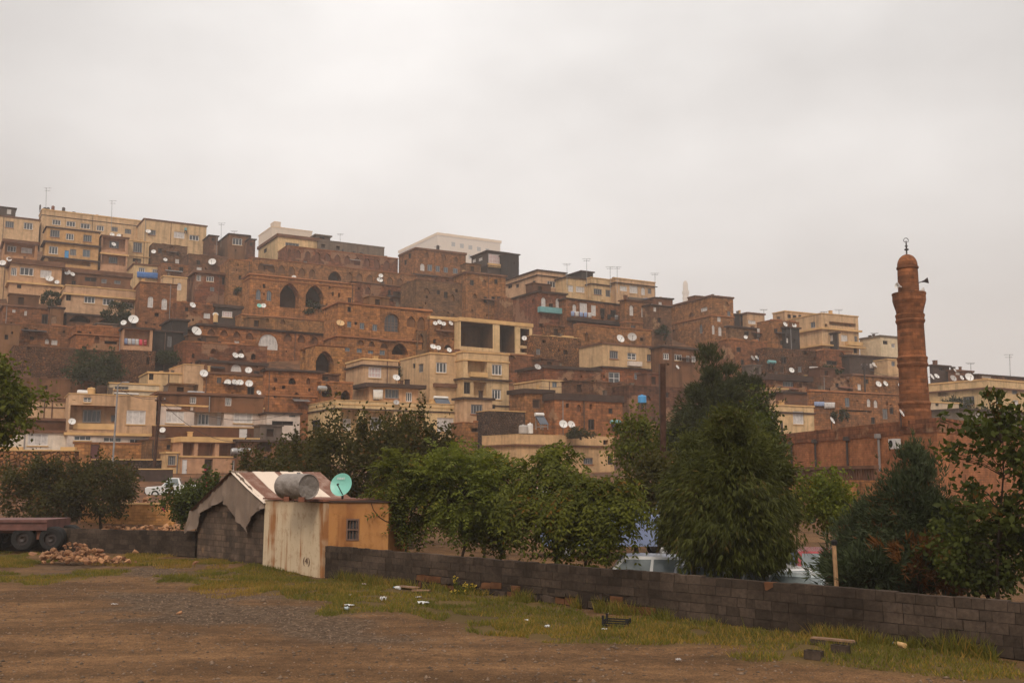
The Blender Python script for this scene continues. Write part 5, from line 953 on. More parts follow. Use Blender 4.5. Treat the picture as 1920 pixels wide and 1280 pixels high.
tpx('weeping_conifer', 'big weeping conifer filling the space over the silver car', 'tree', 1372, 1095, 25, 726, 225, 'spray', 'leaf_conifer', 14, 1062, n=105, per=230, lsize=0.17, cr=0.4, shape='cone', group=GT, tr=.11, droop=.55)
tpx('weeping_conifer', 'second weeping conifer with a loose top beside the rusty pole', 'tree', 1300, 1085, 27, 770, 130, 'spray', 'leaf_conifer', 15, 1035, n=44, per=190, lsize=0.17, cr=0.36, shape='cone', group=GT, tr=.08, droop=.5)
tpx('weeping_conifer', 'broad weeping conifer leaning over towards the small yellow green tree', 'tree', 1430, 1090, 27, 800, 105, 'spray', 'leaf_conifer', 16, 1050, n=42, per=190, lsize=0.17, cr=0.36, group=GT, tr=.08, droop=.7)
tpx('small_tree', 'small round yellow green tree above the red car', 'tree', 1540, 1080, 29, 888, 120, 'leaf', 'leaf_bright', 17, 1000, n=60, per=85, lsize=.10, cr=.34, group=GT, tr=.055, shoots=14)
tpx('dark_thicket_tree', 'dark leafy tree between the conifer and the mosque wall', 'tree', 1432, 1050, 40, 760, 90, 'leaf', 'leaf_dark', 18, 960, n=44, per=70, lsize=.16, cr=.5, group=GT, tr=.07, shoots=8)
tpx('tamarisk', 'blue green feathery tamarisk with rusty dead branches low down', 'tree', 1712, 1115, 23.4, 832, 235, 'feather', 'leaf_blue', 19, 1112, n=125, per=180, lsize=0.14, cr=0.34, group=GT, tr=.08, limbs=.4, shape='cone')
tpx('tamarisk', 'lower blue green tamarisk spreading beside the wooden stake', 'tree', 1640, 1110, 24.2, 940, 140, 'feather', 'leaf_blue', 20, 1108, n=46, per=170, lsize=0.14, cr=0.32, group=GT, tr=.06, limbs=.4)
tpx('dead_bush', 'rusty brown dead bush at the foot of the tamarisk', 'bush', 1720, 1115, 22.3, 1010, 170, 'feather', 'leaf_rust', 21, 1112, n=34, per=14, lsize=.22, cr=.22, tr=.03, limbs=.6)
tpx('mulberry_tree', 'big leaved tree leaning in at the picture edge before the mosque', 'tree', 1872, 1120, 20.2, 720, 200, 'leaf', 'leaf_dark', 22, 1060, n=54, per=24, lsize=.15, cr=0.22, group=GT, tr=.05, shoots=12, limbs=0.9)
tpx('mulberry_tree', 'leafy branchy tree shading the wall end below the apartment house', 'tree', 1935, 1130, 19.8, 690, 120, 'leaf', 'leaf_dark', 23, 1080, n=52, per=34, lsize=.14, cr=.25, group=GT, tr=.06, limbs=0.9)
tpx('shrub', 'dense dark shrub pressed against the far end of the block wall', 'shrub', 1830, 1120, 20.9, 945, 200, 'leaf', 'leaf_dark', 24, 1118, n=80, per=60, lsize=.11, cr=.28, tr=.04)
tpx('shrub', 'dark low shrub behind the wall by the wooden stake', 'shrub', 1625, 1105, 22.8, 1035, 180, 'feather', 'leaf_blue', 25, 1104, n=60, per=40, lsize=.2, cr=.25, tr=.03)
tpx('poplar_tree', 'dense leafy tree cut off by the picture edge above the rubble wall', 'tree', -40, 1000, 34, 660, 190, 'leaf', 'leaf_green', 26, 850, n=110, per=85, lsize=.17, cr=.42, tr=.12, group='trees by the trailer')
tpx('round_tree', 'broad dark olive tree before the orange rubble wall', 'tree', 90, 985, 56, 862, 185, 'leaf', 'leaf_olive', 27, 985, n=85, per=130, lsize=.17, cr=.6, tr=.1, group='trees by the trailer', shoots=10)
tpx('round_tree', 'olive tree beside the brown brick wall with a dark narrow foot', 'tree', 196, 985, 57, 862, 130, 'leaf', 'leaf_olive', 28, 975, n=60, per=110, lsize=.16, cr=.55, tr=.1, group='trees by the trailer', shoots=8)
tpx('oleander', 'dark oleander bush with pink flowers beside the tarpaulin hut', 'bush', 378, 990, 47, 893, 130, 'leaf', 'leaf_dark', 29, 988, n=60, per=100, lsize=.17, cr=.45, tr=.05, extra=[('blossoms', 'flower_pink', 26, .11)], shoots=8)
# bushes and trees between the houses
def hb(label, px, py, w_, h_, seed, Y=None, name='bush', n=26, m='leaf_hill', **k):
    Yh = Y or yhit(px, py + 8) - 1.5; x = ray(px, py).x * Yh; b = at(px, py, Yh)
    tree(name, label, 'tree' if 'tree' in name else 'bush', b, 0, h_ / F * Yh * .5, w_ / F * Yh / 2 * .85, h_ / F * Yh / 2 * .9, leaf='leaf', m=m, seed=seed, n=n, per=70, lsize=.32, cr=w_ / F * Yh * .12, tr=.12, limbs=.3, group='greenery between the houses', **k)
hb('bush hanging beside the peach house terrace', 95, 577, 38, 32, 41)
hb('dark tree spilling over under the long cream house', 214, 608, 58, 44, 42, name='small_tree', n=34)
hb('large bushy tree against the high rubble retaining wall', 174, 738, 108, 84, 43, name='bushy_tree', n=70, shoots=10)
hb('clipped bush in front of the second great arch', 580, 594, 50, 32, 44, n=30)
hb('flat topped hedge on a roof below the charcoal stair box', 311, 684, 56, 24, 45, name='hedge', n=34)
hb('rounded bush on the cream roof beside a row of dishes', 376, 726, 48, 30, 46, n=30)
hb('vine canopy over the peach house awning', 752, 712, 74, 26, 47, Y=144, name='vine', n=40)
hb('vine hanging over the grey garden wall', 1106, 730, 52, 22, 48, name='vine', n=26)
hb('dark tree in the gap behind the square tower house', 1236, 642, 34, 36, 49, name='small_tree')
hb('dark bush in front of the stone house with laundry', 1556, 716, 48, 32, 50)
hb('bush on the small roof behind the twin dishes', 1087, 822, 46, 20, 51, Y=118, n=20, m='leaf_olive')
hb('scrub on the slope past the minaret', 1800, 772, 52, 30, 52, n=26)
hb('dark scrub spreading under the cream apartment house', 1838, 790, 60, 26, 53, n=26)
hb('shrub beside the dark marble shed', 442, 553, 34, 16, 54, n=16)
hb('tangled bush on the ruins below the portico', 1010, 588, 44, 20, 55, n=18)
hb('weedy bush at the foot of the portico wing', 838, 672, 24, 22, 56, n=14)
hb('dark shrub on the terrace of the long brown house', 1568, 792, 60, 24, 57, n=20)
hb('trailing shrub on the dark terrace edge by the tall cream house', 820, 756, 52, 16, 58, Y=137, n=20)

# ------------------------------------------------------------------ grass, gravel
rng = np.random.default_rng(5)
def scatter(polys, n, jit, seed, extra=None):
    Pts = [p for q in polys for p in q]; x0, x1 = min(p[0] for p in Pts) - 1, max(p[0] for p in Pts) + 1; y0, y1 = min(p[1] for p in Pts) - 1, max(p[1] for p in Pts) + 1
    X = rng.uniform(x0, x1, n * 8); Y = rng.uniform(y0, y1, n * 8); k = area(polys, X, Y, jit, seed) > 0
    k &= vnoise(X, Y, .55, 77) + .5 * vnoise(X, Y, 1.9, 78) > .54
    X, Y = X[k][:n], Y[k][:n]; return X, Y
def blades(name, X, Y, h0, h1, m, label, wmul=1.0):
    n = len(X); Z = terrain(X, Y) - .01; a = rng.uniform(0, 2 * np.pi, n); h = rng.uniform(h0, h1, n) * (.55 + .9 * vnoise(X, Y, .9, 31)); w_ = rng.uniform(.008, .018, n) * wmul
    lean = rng.normal(size=(n, 2)) * .45 * h[:, None]; dx, dy = np.cos(a) * w_, np.sin(a) * w_
    B = np.stack([X, Y, Z], -1); V = np.stack([B + np.stack([-dx, -dy, 0 * dx], -1), B + np.stack([dx, dy, 0 * dx], -1), B + np.stack([lean[:, 0], lean[:, 1], h], -1)], 1)
    o = npmesh(name, V.reshape(-1, 3), np.arange(3 * n).reshape(-1, 3), MAT[m], nv=3); tag(o, label, 'grass', kind='stuff'); return o
X, Y = scatter(GRASS, 80000, .9, 11); blades('grass', X, Y, .035, .12, 'leaf_grass', 'short green and yellow grass in front of the block wall')
X, Y = scatter(YELLOW, 26000, 1.1, 61); blades('dry_grass', X, Y, .05, .15, 'leaf_straw', 'dry yellow grass mixed into the verge')
# taller weeds right at the foot of the walls
u = rng.uniform(0, 21, 9000); X = W0.x + WD.x * u - WN_.x * np.abs(rng.normal(size=9000)) * .25 - WN_.x * .03; Y = W0.y + WD.y * u - WN_.y * np.abs(rng.normal(size=9000)) * .25 - WN_.y * .03
k = vnoise(X, Y, .8, 90) > .5; blades('weeds', X[k], Y[k], .08, .34, 'leaf_grass', 'taller weeds along the foot of the block wall', 1.1)
# pebbles
X = rng.uniform(-14, 12, 60000); Y = 13.5 + 22.5 * rng.random(60000) ** 1.3; gq = area(GRAVEL, X, Y, 1.3, 21) * .8 + .30; k = (rng.random(60000) < gq) & (area(GRASS, X, Y, .9, 11) == 0); X, Y = X[k], Y[k]; n = len(X); Z = terrain(X, Y); r = rng.gamma(1.6, .0075, n) + .006
oct_ = np.array([(1, 0, 0), (0, 1, 0), (-1, 0, 0), (0, -1, 0), (0, 0, .7), (0, 0, -.4)], float); V = oct_[None] * r[:, None, None] * rng.uniform(.7, 1.3, (n, 6, 3)) + np.stack([X, Y, Z + r * .1], -1)[:, None]
tri = np.array([(0, 1, 4), (1, 2, 4), (2, 3, 4), (3, 0, 4), (1, 0, 5), (2, 1, 5), (3, 2, 5), (0, 3, 5)]); Ti = (np.arange(n)[:, None, None] * 6 + tri[None]).reshape(-1, 3)
t = NT('pebble'); ge = t.n('ShaderNodeNewGeometry'); m = t.mix((ge, 'Random Per Island'), (.065, .040, .023, 1), (.215, .135, .082, 1)); t.col((m, 0)); t.bsdf.inputs['Roughness'].default_value = .9; MAT['pebble'] = t.mat
tag(npmesh('gravel', V.reshape(-1, 3), Ti, MAT['pebble'], nv=3), 'loose grey and brown pebbles scattered over the lot', 'gravel', kind='stuff')
# ------------------------------------------------------------------ satellite dishes
def dish(label, px, py, d, key=None, face=(.25, -1, .45), m='dish_white', Y=None, text=None, group='satellite dishes on the roofs'):
    if key:
        r_, O, yw, Wd, dp, H = HS[key]; nrm = Vector((-math.sin(yw), math.cos(yw), 0)); p = plane_hit(px, py, O + nrm * .9, nrm); zr = O.z + H
        if p.z < zr + .15: p = plane_hit(px, py, O - nrm * .45, nrm)
    else: p = at(px, py, Y); zr = p.z - .9
    R_ = d / F * p.y / 2 * 1.06; wallm = key is not None and p.z < zr + .15
    root = empty('satellite_dish', p); tag(root, label, 'satellite dish', group)
    f = Vector(face).normalized(); M = Vector((0, 0, 1)).rotation_difference(f).to_matrix().to_4x4()
    prof = [(R_ * k, R_ * .22 * k * k) for k in (.001, .35, .7, 1)] + [(R_ * 1.03, R_ * .23), (R_ * 1.0, R_ * .17), (R_ * .6, R_ * .03), (.001, -R_ * .05)]
    mb = MB(); mb.lathe(prof, 24, M=M @ Matrix.Translation((0, 0, -R_ * .05))); rf = mb.build('reflector', MAT[m], root, smooth=False)
    mb = MB(); a = M @ Vector((0, -R_ * .95, R_ * .1)); b = M @ Vector((0, -R_ * .25, R_ * .95)); mb.tube([a, b], max(.018, R_ * .035), 5); mb.tube([b, b + (M @ Vector((0, R_ * .1, -R_ * .18)))], R_ * .09, 7); mb.build('feed_arm', MAT['metal_dark'], root)
    mb = MB(); q = M @ Vector((0, 0, -R_ * .1))
    if wallm: n_ = Vector((-math.sin(HS[key][2]), math.cos(HS[key][2]), 0)); mb.tube([q, q + n_ * .5], .04, 6); mb.build('bracket', MAT['metal_dark'], root)
    else: mb.tube([q, Vector((q.x, q.y + .08, q.z)), Vector((q.x, q.y + .08, min(-R_ * .7, zr - p.z)))], .04, 6); mb.build('pole', MAT['metal_dark'], root)
    if text:
        cu = bpy.data.curves.new('lettering', 'FONT'); cu.body = text; cu.size = R_ * .42; cu.align_x = 'CENTER'; to = bpy.data.objects.new('tmp', cu); COL.objects.link(to); me = bpy.data.meshes.new_from_object(to); bpy.data.objects.remove(to)
        me.materials.clear(); me.materials.append(MAT['lightplastic']); g = bpy.data.objects.new('lettering', me); COL.objects.link(g); g.parent = root; right = Vector((0, 0, 1)).cross(f).normalized(); up = f.cross(right); B = Matrix((right, up, f)).transposed().to_4x4(); g.matrix_local = Matrix.Translation(f * R_ * .16 + up * R_ * .45 - right * .1 * R_) @ B
    return root
S = 'white satellite dish '
tilt = lambda i: [(.3, -1, .5), (.55, -1, .55), (.1, -1, .45), (.8, -.8, .6), (.45, -1, .8)][i % 5]
DL = [(5, 493, 11, 'a4', 'tilted low over the cream house cut by the picture edge'), (17, 486, 9, 'a4', 'on the brown roof of the peach house with three wide windows'),
 (127, 511, 10, 'b4', 'first of the pair at the end of the mud brown house'), (136, 514, 8, 'b4', 'second of the pair at the end of the mud brown house'), (93, 523, 13, 'a4', 'leaning under the windows of the peach house'), (107, 529, 8, 'a4', 'at the lower corner of the peach house'),
 (210, 440, 8, 'b3', 'first on the curved roof of the stacked loggias'), (223, 442, 8, 'b3', 'second on the curved roof of the stacked loggias'), (213, 458, 8, 'b3', 'inside the upper loggia of the peach house'), (278, 434, 9, 'd1', 'at the dark end of the cream skyline house'),
 (288, 472, 8, 'd3b', 'high on the stone wall beside the tall window house'), (310, 487, 7, 'd3b', 'small and upright on the stone wall with tiny openings'), (398, 491, 13, 'd3', 'lying flat on the dark stone house'), (361, 572, 11, 'g11c', 'round and bright beside the small dark house'),
 (404, 590, 10, 'g11', 'at the corner of the small dark house'), (494, 573, 9, 'g11b', 'white one of two under the pointed windows'), (486, 573, 8, 'g11b', 'greenish one of two under the pointed windows', 'dish_teal'), (551, 520, 8, 'p3', 'above the first great pointed arch'),
 (467, 503, 9, 'p2', 'at the near corner of the arcaded palace'), (712, 525, 11, 'p3b', 'broad on the terrace house near the low dark arch'), (714, 517, 8, 'p3b', 'small on the terrace house near the low dark arch'), (250, 599, 17, 'g10', 'large on the laundry house roof'), (232, 605, 10, 'g10', 'small on the laundry house roof'),
 (368, 621, 18, 'g4', 'large and tilted at the end of the fan window house'), (638, 606, 14, 'g1', 'golden on the side of the great orange mansion', 'dish_gold'),
 (816, 606, 8, 'g3w', 'first in the cluster below the portico beam'), (824, 604, 9, 'g3w', 'second in the cluster below the portico beam'), (832, 607, 8, 'g3w', 'third in the cluster below the portico beam'), (845, 606, 9, 'g3w', 'apart from the cluster below the portico beam'),
 (812, 650, 11, 'h9s', 'first of three on the cream three storey house'), (822, 652, 9, 'h9s', 'second of three on the cream three storey house'), (842, 656, 9, 'h9s', 'third of three on the cream three storey house'), (983, 634, 9, 'g3', 'inside the narrow portico bay'),
 (441, 666, 11, 'g6', 'squarish pale one on the arched doorway terrace'), (452, 667, 10, 'g6', 'round on the arched doorway terrace'), (466, 694, 12, 'g6b', 'beside the white arched dormer'), (382, 700, 14, 'g6c', 'low and pale over the rounded rooftop bush'),
 (427, 717, 12, 'g6c', 'first in the row on the orange terrace wall'), (440, 717, 12, 'g6c', 'second in the row on the orange terrace wall'), (450, 717, 12, 'g6c', 'third in the row on the orange terrace wall'), (467, 719, 13, 'g6c', 'last in the row on the orange terrace wall'),
 (135, 790, 12, 'h1', 'on a thin pole before the recessed balcony', ), (305, 806, 10, 'h4b', 'on the brown terrace wall below the white house'), (485, 736, 9, 'h4r', 'at the end of the brown roof storey'), (743, 708, 13, 'h8', 'upright on the peach house awning'), (743, 754, 10, 'h7', 'grey and small on the parapet above the veranda bays', 'dish_grey'),
 (1163, 635, 15, 'h10', 'edge on above the cream upper house'), (1185, 632, 16, 'h10', 'greyish and round above the cream upper house', 'dish_grey'), (1270, 688, 8, 'h11', 'under the bright white windows'), (1008, 688, 12, 'h12', 'pale at the end of the long brown stone house', 'dish_grey'), (1056, 795, 15, 'h15', 'first of the twin dishes above the low peach house'), (1071, 796, 14, 'h15', 'second of the twin dishes above the low peach house'),
 (1398, 632, 7, 'j1', 'tiny on the stepping stone house'), (1411, 671, 10, 'j1', 'pale next to the blue barrels', 'dish_grey'), (1419, 670, 8, 'j1', 'bright next to the blue barrels'), (1484, 694, 10, 'j3', 'on the wide hip roof'), (1472, 608, 9, 'j1c', 'first below the hazy cream block'), (1489, 610, 8, 'j1c', 'second below the hazy cream block'),
 (1540, 659, 10, 'j2', 'at the top of the crumbling rubble wall'), (1640, 684, 11, 'j2c', 'broad above the dark sprawling house'), (1647, 720, 11, 'j2e', 'first of three before the minaret'), (1660, 719, 10, 'j2e', 'second of three before the minaret'), (1689, 722, 10, 'j2e', 'third of three half behind the minaret'),
 (1747, 706, 11, 'k4', 'first on the cream apartment house near the minaret'), (1756, 705, 10, 'k4', 'second on the cream apartment house near the minaret'), (1787, 709, 12, 'k4', 'grey round one in the middle of the apartment roof', 'dish_grey'), (1803, 708, 9, 'k4', 'small edge on one on the apartment roof'), (1817, 707, 15, 'k4', 'largest on the apartment roof'), (1790, 694, 7, 'k2', 'on the flat roofed low brown house')]
for i, q in enumerate(DL):
    dish((S if len(q) < 6 else 'satellite dish ') + q[4], q[0], q[1], q[2], q[3], tilt(i), q[5] if len(q) > 5 else 'dish_white')
dish('white satellite dish on the long mosque parapet away from the minaret', 1560, 788, 13, None, (.9, -.7, .6), 'dish_white', Y=80)
dish('white satellite dish on the mosque parapet at the minaret foot', 1690, 774, 14, None, (.9, -.7, .6), 'dish_white', Y=66)
dish('pale satellite dish half hidden in the drooping trees', 1017, 916, 18, None, (.1, -1, .2), 'dish_white', Y=60)
dish('teal satellite dish with white lettering standing behind the orange room', 641, 909, 40, None, (-.32, -1, .32), 'dish_teal', Y=34.0, text='next')
# ------------------------------------------------------------------ antennas, poles
def mast(label, px, py0, py1, Y, r=.05, name='antenna', cross=2, m='metal_grey', down=3):
    b, t_ = at(px, py1, Y), at(px, py0, Y); root = empty(name, b); tag(root, label, 'antenna' if name == 'antenna' else 'pole', 'antennas on the skyline' if name == 'antenna' else None); h_ = t_.z - b.z
    mb = MB(); mb.tube([(0, 0, -down), (t_.x - b.x, 0, h_)], r, 6); mb.build('mast' if name == 'antenna' else 'shaft', MAT[m], root)
    if cross:
        mb = MB()
        for i in range(cross): zz = h_ * (.98 - i * .14); w_ = (.9 - .2 * i); mb.tube([(-w_, 0, zz), (w_, 0, zz)], r * .7, 5); mb.tube([(-w_ * .6, -.3, zz), (-w_ * .6, .3, zz)], r * .5, 4); mb.tube([(w_ * .6, -.3, zz), (w_ * .6, .3, zz)], r * .5, 4)
        mb.build('aerial', MAT[m], root)
for px, a, b, Y, lb in ((87, 352, 388, 236, 'tall antenna over the roof tanks of the long cream block'), (210, 376, 410, 232, 'thin antenna with a knob on the long cream block'), (415, 418, 440, 240, 'short antenna beside the brown skyline cottage'), (439, 433, 440, 240, 'tiny aerial on the brown skyline cottage'),
                        (638, 438, 452, 245, 'short antenna on the grey roof terrace wall'), (1063, 494, 514, 205, 'antenna with a knob on the cream corner flat'), (1100, 485, 510, 205, 'antenna behind the dark tin gable'), (1144, 500, 522, 205, 'forked antenna above the brown windowed flat'), (1157, 500, 522, 205, 'thin antenna at the start of the far cream flat'), (1228, 512, 530, 205, 'antenna at the far end of the cream row'),
                        (1432, 580, 588, 215, 'small antenna on the little cream house'), (1545, 584, 588, 205, 'short antenna on the corner of the big villa'), (1573, 580, 592, 205, 'antenna on the roof of the big villa'), (1640, 624, 632, 208, 'antenna on the hazy block by the minaret'), (1820, 680, 694, 195, 'thin aerial on the flat brown house past the minaret'), (1893, 664, 700, 190, 'antenna above the long grey house ending the skyline'), (820, 462, 470, 245, 'short aerial on the four window stone house')):
    mast(lb, px, a, b, Y)
def upole(label, px0, py0, px1, py1, Y, r, m, name='utility_pole', parts=None):
    b, t_ = at(px1, py1, Y), at(px0, py0, Y); b.z = min(b.z, tz(b.x, b.y)); root = empty(name, b); tag(root, label, 'pole'); d = t_ - b
    mb = MB(); mb.tube([(0, 0, -.4), d], [r * 1.15, r * .85], 9); mb.build('shaft', MAT[m], root)
    if parts == 'lamp':
        mb = MB(); mb.tube([d, d + Vector((.5, -.3, .25)), d + Vector((.9, -.5, .25))], .05, 6); mb.box(d.x + .8, d.y - .65, d.z + .18, d.x + 1.3, d.y - .4, d.z + .3); mb.build('lamp_arm', MAT['metal_grey'], root)
    if parts == 'cross':
        mb = MB(); mb.box(d.x - .5, -.08 + d.y, d.z - .5, d.x + .5, .08 + d.y, d.z - .36); mb.build('crossarm', MAT[m], root)
        mb = MB()
        for k in (-.42, 0, .42): mb.lathe([(.03, 0), (.06, .04), (.03, .08), (.055, .12), (.02, .18)], 8, c=(d.x + k, d.y)); mb.v[-40:] = [(x, y, zz + d.z - .36) for x, y, zz in mb.v[-40:]]
        mb.build('insulators', MAT['metal_grey'], root)
    return root
upole('thick rusty brown pole without wires beside the thin tree', 1243, 682, 1243, 990, 42, .135, 'pole_brown')
upole('thin grey lamp post in front of the recessed balcony', 221, 722, 211, 868, 100, .09, 'metal_grey', 'lamp_post', 'lamp')
upole('leaning brown utility pole between cream house and white house', 301, 742, 286, 905, 96, .14, 'pole_brown', 'utility_pole', 'cross')
upole('dark utility pole standing before the long brown stone house', 1620, 680, 1624, 790, 150, .13, 'metal_dark', 'utility_pole', 'cross')
upole('slim dark pole at the far corner of the mosque wall', 1466, 790, 1468, 885, 88, .10, 'metal_dark')
upole('thin dark pole before the cream upper house', 1236, 682, 1236, 760, 110, .06, 'metal_dark')
# wooden stake behind the wall
p = at(1568, 1100, 22); stk = empty('wooden_stake', (p.x, p.y, tz(p.x, p.y))); tag(stk, 'pale wooden stake standing behind the block wall', 'stake'); z1 = at(1567, 1022, 22).z - stk.location.z
mb = MB(); mb.tube([(0, 0, -.2), (.01, 0, z1 * .5), (-.012, 0, z1)], [.055, .05, .046], 8); mb.build('post', MAT['wood'], stk)
mb = MB(); mb.lathe([(.001, z1 - .01), (.06, z1 + .01), (.07, z1 + .09), (.03, z1 + .12), (.001, z1 + .12)], 10); mb.build('cap', MAT['rubber'], stk)
# ------------------------------------------------------------------ small things on roofs
def roofthing(name, label, cat, px, py, key, fn, Y=None, group=None):
    if Y: p = at(px, py, Y)
    else: r_, O, yw, Wd, dp, H = HS[key]; nrm = Vector((-math.sin(yw), math.cos(yw), 0)); p = plane_hit(px, py, O + nrm * 1.2, nrm)
    if not Y and p.z < O.z + H - .6: p = plane_hit(px, py, O - nrm * .7, nrm)
    root = empty(name, p, R(30)); tag(root, label, cat, group); fn(root, p.y / F); return root
def f_tank(w_, h_, m):
    def fn(root, s):
        mb = MB(); mb.lathe([(.001, 0), (w_ * s / 2, 0), (w_ * s / 2, h_ * s * .85), (w_ * s * .4, h_ * s), (w_ * s * .12, h_ * s), (w_ * s * .12, h_ * s * 1.12), (.001, h_ * s * 1.12)], 16); mb.build('barrel', MAT[m], root)
        mb = MB(); [mb.box(x - .05, y - .05, -.8, x + .05, y + .05, .003) for x in (-w_ * s * .3, w_ * s * .3) for y in (-w_ * s * .3, w_ * s * .3)]; mb.box(-w_ * s * .3 - .03, -w_ * s * .3 - .03, -.12, w_ * s * .3 + .03, w_ * s * .3 + .03, -.02); mb.build('stand', MAT['metal_dark'], root)
    return fn
def f_htank(w_, h_, m):
    def fn(root, s):
        mb = MB(); r = h_ * s / 2; mb.lathe([(.001, -.1 * r), (r * .8, -.05), (r, .1), (r, w_ * s - .1), (r * .8, w_ * s + .05), (.001, w_ * s + .1 * r)], 18, M=Matrix.Translation((-w_ * s / 2, 0, r)) @ Matrix.Rotation(math.pi / 2, 4, 'Y')); mb.build('drum', MAT[m], root)
        mb = MB(); mb.box(-w_ * s * .35, -r * .8, -.3, -w_ * s * .25, r * .8, .12); mb.box(w_ * s * .25, -r * .8, -.3, w_ * s * .35, r * .8, .12); mb.build('cradle', MAT['metal_dark'], root)
    return fn
def f_solar(w_, h_):
    def fn(root, s):
        W_, H_ = w_ * s, h_ * s; mb = MB(); mb.add([(-W_ / 2, 0, 0), (W_ / 2, 0, 0), (W_ / 2, H_ * .8, H_ * .75), (-W_ / 2, H_ * .8, H_ * .75), (-W_ / 2, .06, -.06), (W_ / 2, .06, -.06), (W_ / 2, H_ * .8 + .06, H_ * .7), (-W_ / 2, H_ * .8 + .06, H_ * .7)], [(0, 1, 2, 3), (7, 6, 5, 4), (0, 4, 5, 1), (1, 5, 6, 2), (2, 6, 7, 3), (3, 7, 4, 0)]); mb.build('panel', MAT['solar'], root)
        mb = MB(); r = H_ * .16; mb.lathe([(.001, 0), (r, .02), (r, W_ - .02), (.001, W_)], 14, M=Matrix.Translation((-W_ / 2, H_ * .85, H_ * .86)) @ Matrix.Rotation(math.pi / 2, 4, 'Y')); mb.build('boiler', MAT['dish_white'], root)
        mb = MB(); [mb.box(x - .04, H_ * .8, -.6, x + .04, H_ * .88, H_ * .8) for x in (-W_ * .4, W_ * .4)]; [mb.box(x - .04, .02, -.6, x + .04, .1, 0) for x in (-W_ * .4, W_ * .4)]; mb.box(-W_ * .4, .06, -.3, W_ * .4, .1, -.22); mb.box(-W_ * .4, H_ * .82, -.3, W_ * .4, H_ * .86, -.22); [mb.box(x - .02, .1, -.3, x + .02, H_ * .82, -.24) for x in (-W_ * .4, W_ * .4)]; mb.build('frame', MAT['metal_grey'], root)
    return fn
rt = 'roof tanks on the skyline block'
roofthing('chimney', 'thin chimney pipe at the corner of the long cream block', 'chimney', 75, 392, 'b1', f_tank(3, 8, 'metal_dark'))
for px, lb in ((84, 'dark roof tank under the tall antenna'), (90, 'dark roof tank next to the one under the tall antenna'), (119, 'dark roof tank standing apart on the long cream block')): roofthing('roof_tank', lb, 'water tank', px, 396, 'b1', f_tank(6, 7, 'metal_dark'), group=rt)
roofthing('roof_tank', 'pointed brown roof tank on the long cream block', 'water tank', 99, 395, 'b1', f_tank(6, 9, 'rust'), group=rt)
roofthing('roof_tank', 'green roof tank on the cream skyline house', 'water tank', 348, 432, 'd1', f_tank(5, 5, 'teal_paint'), group=rt)
roofthing('roof_tank', 'squat dark barrel on the four window stone house', 'water tank', 821, 466, 'e4', f_tank(6, 6, 'metal_dark'), group=rt)
for i, (px, py, key) in enumerate(((664, 477, 'p1'), (678, 480, 'p1'), (643, 473, 'p1'))): roofthing('roof_tank', ['squat dark barrel in the middle of the palace roof', 'wide dark barrel last on the palace roof', 'small dark barrel first on the palace roof'][i], 'water tank', px, py, key, f_tank((6, 9, 5)[i], 6, 'metal_dark'), group=rt)
roofthing('horizontal_tank', 'grey cylinder tank on the brown roof storey of the white house', 'water tank', 367, 742, 'h4r', f_htank(30, 9, 'metal_grey'))
roofthing('horizontal_tank', 'bluish grey cylinder tank beside the three bay peach house', 'water tank', 452, 853, 'h5', f_htank(36, 13, 'metal_grey'), Y=100)
roofthing('horizontal_tank', 'white oval tank on the balcony house parapet', 'water tank', 155, 740, 'h1', f_htank(18, 9, 'dish_white'))
roofthing('chimney_block', 'cream chimney block on the balcony house parapet', 'chimney', 171, 739, 'h1', f_tank(15, 12, 'cap_cream'))
roofthing('chimney_block', 'dark chimney block on the balcony house parapet', 'chimney', 190, 740, 'h1', f_tank(20, 17, 'void_brown'))
roofthing('solar_heater', 'blue edged solar panel on the balcony house roof', 'solar heater', 238, 744, 'h1', f_solar(44, 8))
roofthing('solar_heater', 'white topped solar water heater on the broad cream house', 'solar heater', 832, 757, 'h7', f_solar(30, 15))
roofthing('solar_heater', 'solar water heater with a shiny boiler above the low peach house', 'solar heater', 1021, 795, 'h15', f_solar(19, 22))
roofthing('roof_tank', 'dented pale barrel on the low peach house parapet', 'water tank', 981, 812, 'h15', f_tank(17, 15, 'dish_grey'))
roofthing('roof_box', 'white lidded box on the low peach house parapet', 'box', 994, 812, 'h15', f_tank(11, 18, 'dish_white'))
roofthing('water_tank', 'bright blue round water tank behind the rusty pole', 'water tank', 1204, 755, None, f_tank(16, 14, 'azure_plastic'), Y=122)
roofthing('horizontal_tank', 'bright blue barrel among the houses near the pine', 'water tank', 1429, 678, 'j1', f_htank(14, 10, 'azure_plastic'))
roofthing('horizontal_tank', 'light blue trough beside the bright blue barrel', 'water tank', 1447, 682, 'j2', f_htank(18, 7, 'teal_paint'))
roofthing('water_tank', 'grey shining tank standing behind the red house end', 'water tank', 604, 733, 'g7b', f_htank(16, 10, 'metal_grey'))
roofthing('lantern', 'white and amber barrel standing on the fan window roof', 'barrel', 404, 604, 'g4', f_tank(9, 16, 'dish_gold'))
roofthing('skylight', 'bluish roof vent on the orange house with a blue cloth', 'vent', 480, 746, 'h4r', f_tank(9, 6, 'azure_plastic'))
roofthing('roof_tank', 'teal tilted basin on the crooked dark roof', 'basin', 1154, 795, 'h14', f_htank(20, 8, 'teal_paint'))
